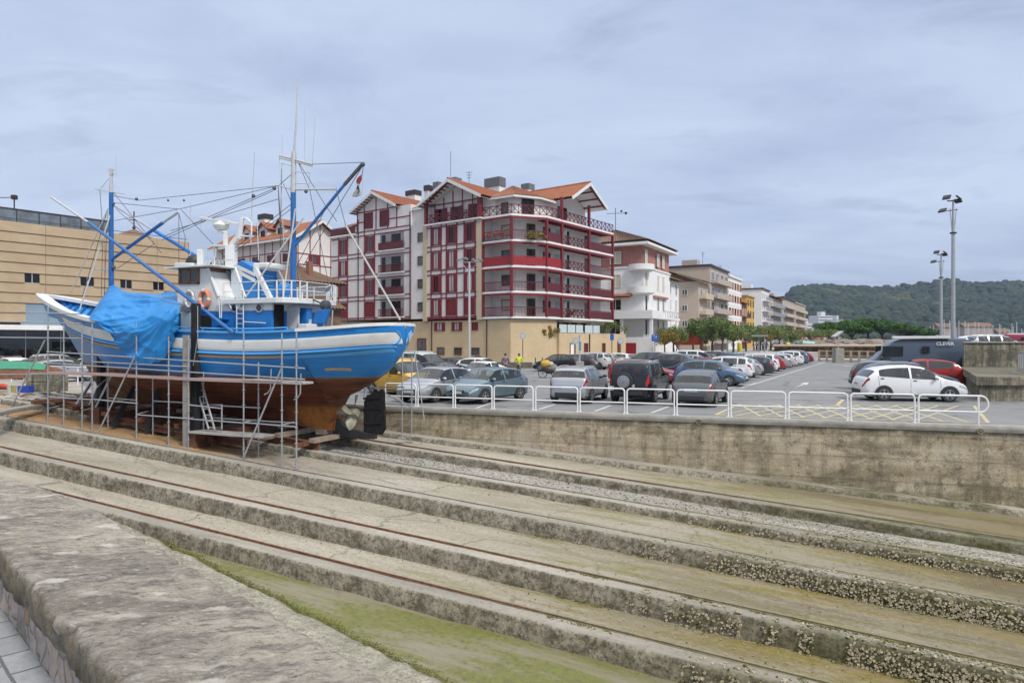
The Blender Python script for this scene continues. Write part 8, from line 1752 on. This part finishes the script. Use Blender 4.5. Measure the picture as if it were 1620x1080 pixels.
for k, x, d, sc, lab in ((2, 1052, 92, .85, 'small yellowing tree in front of the white villa'), (1, 1066, 95, 1.05, 'olive tree crown at the right edge of the white villa'), (0, 1096, 99, .95, 'green tree behind the white van beside the red awning'), (0, 1112, 96, 1.25, 'tall green tree at the left of the dense promenade clump'), (1, 1127, 100, 1.35, 'largest olive green tree of the dense promenade clump'), (0, 1143, 99, 1.2, 'feathery green tree at the right of the dense promenade clump'), (1, 1160, 106, 1.15, 'tree before the block with orange shutters'), (0, 1180, 118, 1.2, 'dark green tree before the yellow house'), (2, 1203, 125, 1.0, 'orange tinted tree above the group of people'), (1, 1219, 135, 1.3, 'olive tree before the tall pale block'), (0, 1233, 142, 1.25, 'green tree right of the tall pale block'), (1, 1247, 150, 1.2, 'olive tree near the yellow recycling bin'), (2, 1259, 160, 1.1, 'yellowish tree before the long grey block'), (1, 1272, 172, 1.25, 'olive tree at the end of the block row'), (1, 1288, 182, 1.3, 'grey green tree below the white towers'), (0, 1303, 192, 1.3, 'green tree right of the white towers'), (1, 1318, 200, 1.35, 'last olive tree before the umbrella pines')):
    plant_tree(TP[k], x, d, 1.0, sc, lab, gT)
for k, x, d, sc, lab in ((0, 1327, 232, 1.15, 'leftmost umbrella pine, low and wide'), (1, 1350, 236, 1.1, 'second umbrella pine from the left'), (0, 1375, 238, 1.45, 'tallest umbrella pine in the middle of the grove'), (1, 1396, 240, 1.3, 'umbrella pine just right of the tallest one'), (0, 1420, 246, 1.15, 'fifth umbrella pine from the left'), (1, 1443, 250, 1.0, 'low umbrella pine near the right end of the grove'), (0, 1464, 256, .9, 'last and smallest umbrella pine, by the lamp mast')):
    plant_tree(PN[k], x, d, .5, sc, lab, 'umbrella pines by the water')

# ------------------------------------------------------------------ marina, far houses, hills
m_hillg = None
def water():
    g = NG('harbour_water'); p = g.pos(); n = g.noise(p, .4, 4); g.bump(n, .3, .1); return g.done((.06, .085, .10), .12)
mb = MB(); mb.face([px(x, 540, d)-Vector((0, 0, H-.05)) for x, d in ((1240, 270), (2300, 120), (2600, 640), (1240, 690))]); tag(mb.build('harbour_water', water()), kind='structure')
rg = random.Random(21); proto = None
m_mst = M('mast_white', (.62, .63, .65), (.5, .51, .53), .5, .5); m_hy = M('yacht_hull', (.66, .66, .66), None, .5, .4)
for k in range(30):
    x = 1472+150*(k+rg.random()*.8)/30; d = rg.uniform(330, 430); q = px(x, 540, d); h = rg.uniform(8.5, 13.5)
    if proto is None:
        proto = thing('sailboat', 'x', 'boat'); OFF.pop(proto.name, None); mb = MB(); mb.grid(lambda a, b: ((a-.5)*9, 1.4*math.sin(pi*min(1, a*.8+.15))*math.cos(pi*b), .2+1.0-1.0*math.sin(pi*b)**.5), 10, 8); part(mb, 'hull', m_hy, proto, fix=False); mb = MB(); mb.box(-2, 1.4, -.8, .8, 1.1, 1.7); part(mb, 'cabin', m_hy, proto, bevel=.1); mb = MB(); mb.tube([(.4, 0, 1), (.4, 0, 11)], [.2, .15], 6); mb.tube([(.4, 0, 2.2), (-3, 0, 2.3)], .22, 6); part(mb, 'mast', m_mst, proto); r = proto
    else: r = copy_tree(proto)
    r.location = (q.x, q.y, .06); r.rotation_euler = (0, 0, rg.uniform(0, 6.28)); r.scale = (1, 1, h/11); tag(r, 'white sailing yacht with a bare mast moored in the far marina', 'boat', 'yachts in the marina')
for x, d, w_, h, lab in ((1499, 640, 26, 16, 'pinkish house above the marina behind the slim lamp mast'), (1548, 660, 44, 17, 'broad pinkish terrace of houses behind the marina masts'), (1590, 690, 20, 12, 'small pale house at the right behind the marina masts')):
    q = px(x, 540, d); W = w_/F*d; t = thing('far_house', lab, 'building', (q.x, q.y, 0)); f_ = lambda a, b, c: (q.x+a, q.y+b, c); mb = MB(); mb.box(-W/2, W/2, 0, 12, 0, h, f_); part(mb, 'wall', M('far_pink_wall', (.45, .35, .29), (.34, .26, .22), .15, .9), t)
    mb = MB(); mb.prism([f_(-W/2-1, -1, h), f_(-W/2-1, 13, h), f_(-W/2-1, 6, h+4)], (W+2, 0, 0)); part(mb, 'roof', m_otile, t)
def hill_h(x, y):
    u_ = (x/y)*F+810; r = curve([(1150, .3), (1225, .62), (1255, .95), (1290, 1.02), (1340, .99), (1420, .97), (1500, 1.0), (1580, 1.0), (1650, 1.02), (1800, 1.0), (2600, .9)], u_)
    t = max(0, min(1, (y-720)/760)); z = 120*r*(t**1.15)+fbm(x*.006, y*.006, 1)*16*t
    return max(-2, z)
def left_h(x, y):
    t = max(0, min(1, (y-800)/500)); u_ = (x/y)*F+810; r = curve([(120, .2), (250, .45), (318, .70), (345, .90), (365, 1.04), (420, 1.25), (520, 1.0), (640, .5), (720, .2)], u_)
    return max(-2, 176*r*t+fbm(x*.006, y*.006, 2)*10*t)
def hillmat(name, c1, c2):
    g = NG(name); p = g.pos(); n = g.noise(p, .012, 6, .65); n2 = g.noise(p, .12, 5, .7); col = g.mix(g.rng(n, .35, .65), c1, c2); col = g.mix(g.rng(n2, .4, .7, 0, .6), col, mul(c2, .6)); return g.done(col, .95)
m_hill = hillmat('wooded_hillside', (.030, .046, .034), (.045, .062, .036)); m_tr = [hillmat('wood_crowns_dark', (.024, .042, .028), (.014, .027, .020)), hillmat('wood_crowns_mid', (.038, .058, .028), (.026, .042, .024)), hillmat('wood_crowns_light', (.095, .105, .038), (.06, .072, .03)), hillmat('bare_cliff', (.36, .34, .30), (.25, .24, .2))]
for nm, fn_, x0, x1, y0, y1, nx, ny in (('hills', hill_h, 250, 2600, 700, 1500, 150, 50), ('hills', left_h, -900, -40, 800, 1320, 70, 36)):
    mb = MB(); mb.grid(lambda a, b: (lerp(x0, x1, a), lerp(y0, y1, b), fn_(lerp(x0, x1, a), lerp(y0, y1, b))), nx, ny); tag(mb.build(nm, m_hill, smooth=80, fix=False), kind='structure')
    rg = random.Random(9); mb = MB(); N = 9000 if x0 > 0 else 2600; k = 0
    while k < N:
        if x0 > 0: u_ = rg.uniform(1175, 1760); y = lerp(y0, y1, rg.random()**.8); x = (u_-810)/F*y
        else: u_ = rg.uniform(260, 560); y = lerp(y0, y1, rg.random()**.7); x = (u_-810)/F*y
        k += 1; z = fn_(x, y)
        if z < 1: continue
        n_ = fbm(x*.008, y*.008, 5); m_ = 2 if n_ > .35 and rg.random() < .8 else (1 if n_ > -.05 and rg.random() < .7 else 0)
        if x0 > 0 and 905 < y < 960 and noise.noise(Vector((x*.01, 0, 0))) > -.1:
            if rg.random() < .9: continue
        r = rg.uniform(3.2, 7.5)*(1.15 if m_ == 0 else .95); mb.ball((x, y, z+r*.35), (r, r, r*rg.uniform(.7, 1.15)), 7, 5, m=m_, jit=.22, rg=rg)
    tag(mb.build('hill_woodland', m_tr, smooth=180, fix=False), 'dense woodland covering the '+('far hills on the right' if x0 > 0 else 'hill behind the wheelhouse'), 'woodland', kind='stuff')
rg = random.Random(5); mb = MB()
for k in range(26):
    u_ = 1318+120*k/26; y = 925+rg.uniform(-8, 8); x = (u_-810)/F*y; z = hill_h(x, y); mb.ball((x, y, z+2), (rg.uniform(4, 9), 4, rg.uniform(2, 4.5)), 7, 4, jit=.3, rg=rg)
tag(mb.build('cliff_band', m_tr[3], fix=False), kind='structure')

# ------------------------------------------------------------------ air between here and the hills
mb = MB(); mb.box(-1500, 2900, -40, 1560, -8, 260)
hz_ = mb.build('haze', None, fix=True) if False else None
me = bpy.data.meshes.new('haze'); me.from_pydata(mb.v, [], mb.f); hm = bpy.data.materials.new('haze_air'); hm.use_nodes = True; nt = hm.node_tree; nt.nodes.remove(nt.nodes['Principled BSDF'])
pv = nt.nodes.new('ShaderNodeVolumePrincipled'); pv.inputs['Color'].default_value = (.62, .76, 1, 1); pv.inputs['Density'].default_value = .00010; pv.inputs['Anisotropy'].default_value = .2
nt.links.new(pv.outputs[0], nt.nodes['Material Output'].inputs['Volume']); me.materials.append(hm); ho = bpy.data.objects.new('haze', me); C.objects.link(ho); ho['kind'] = 'stuff'
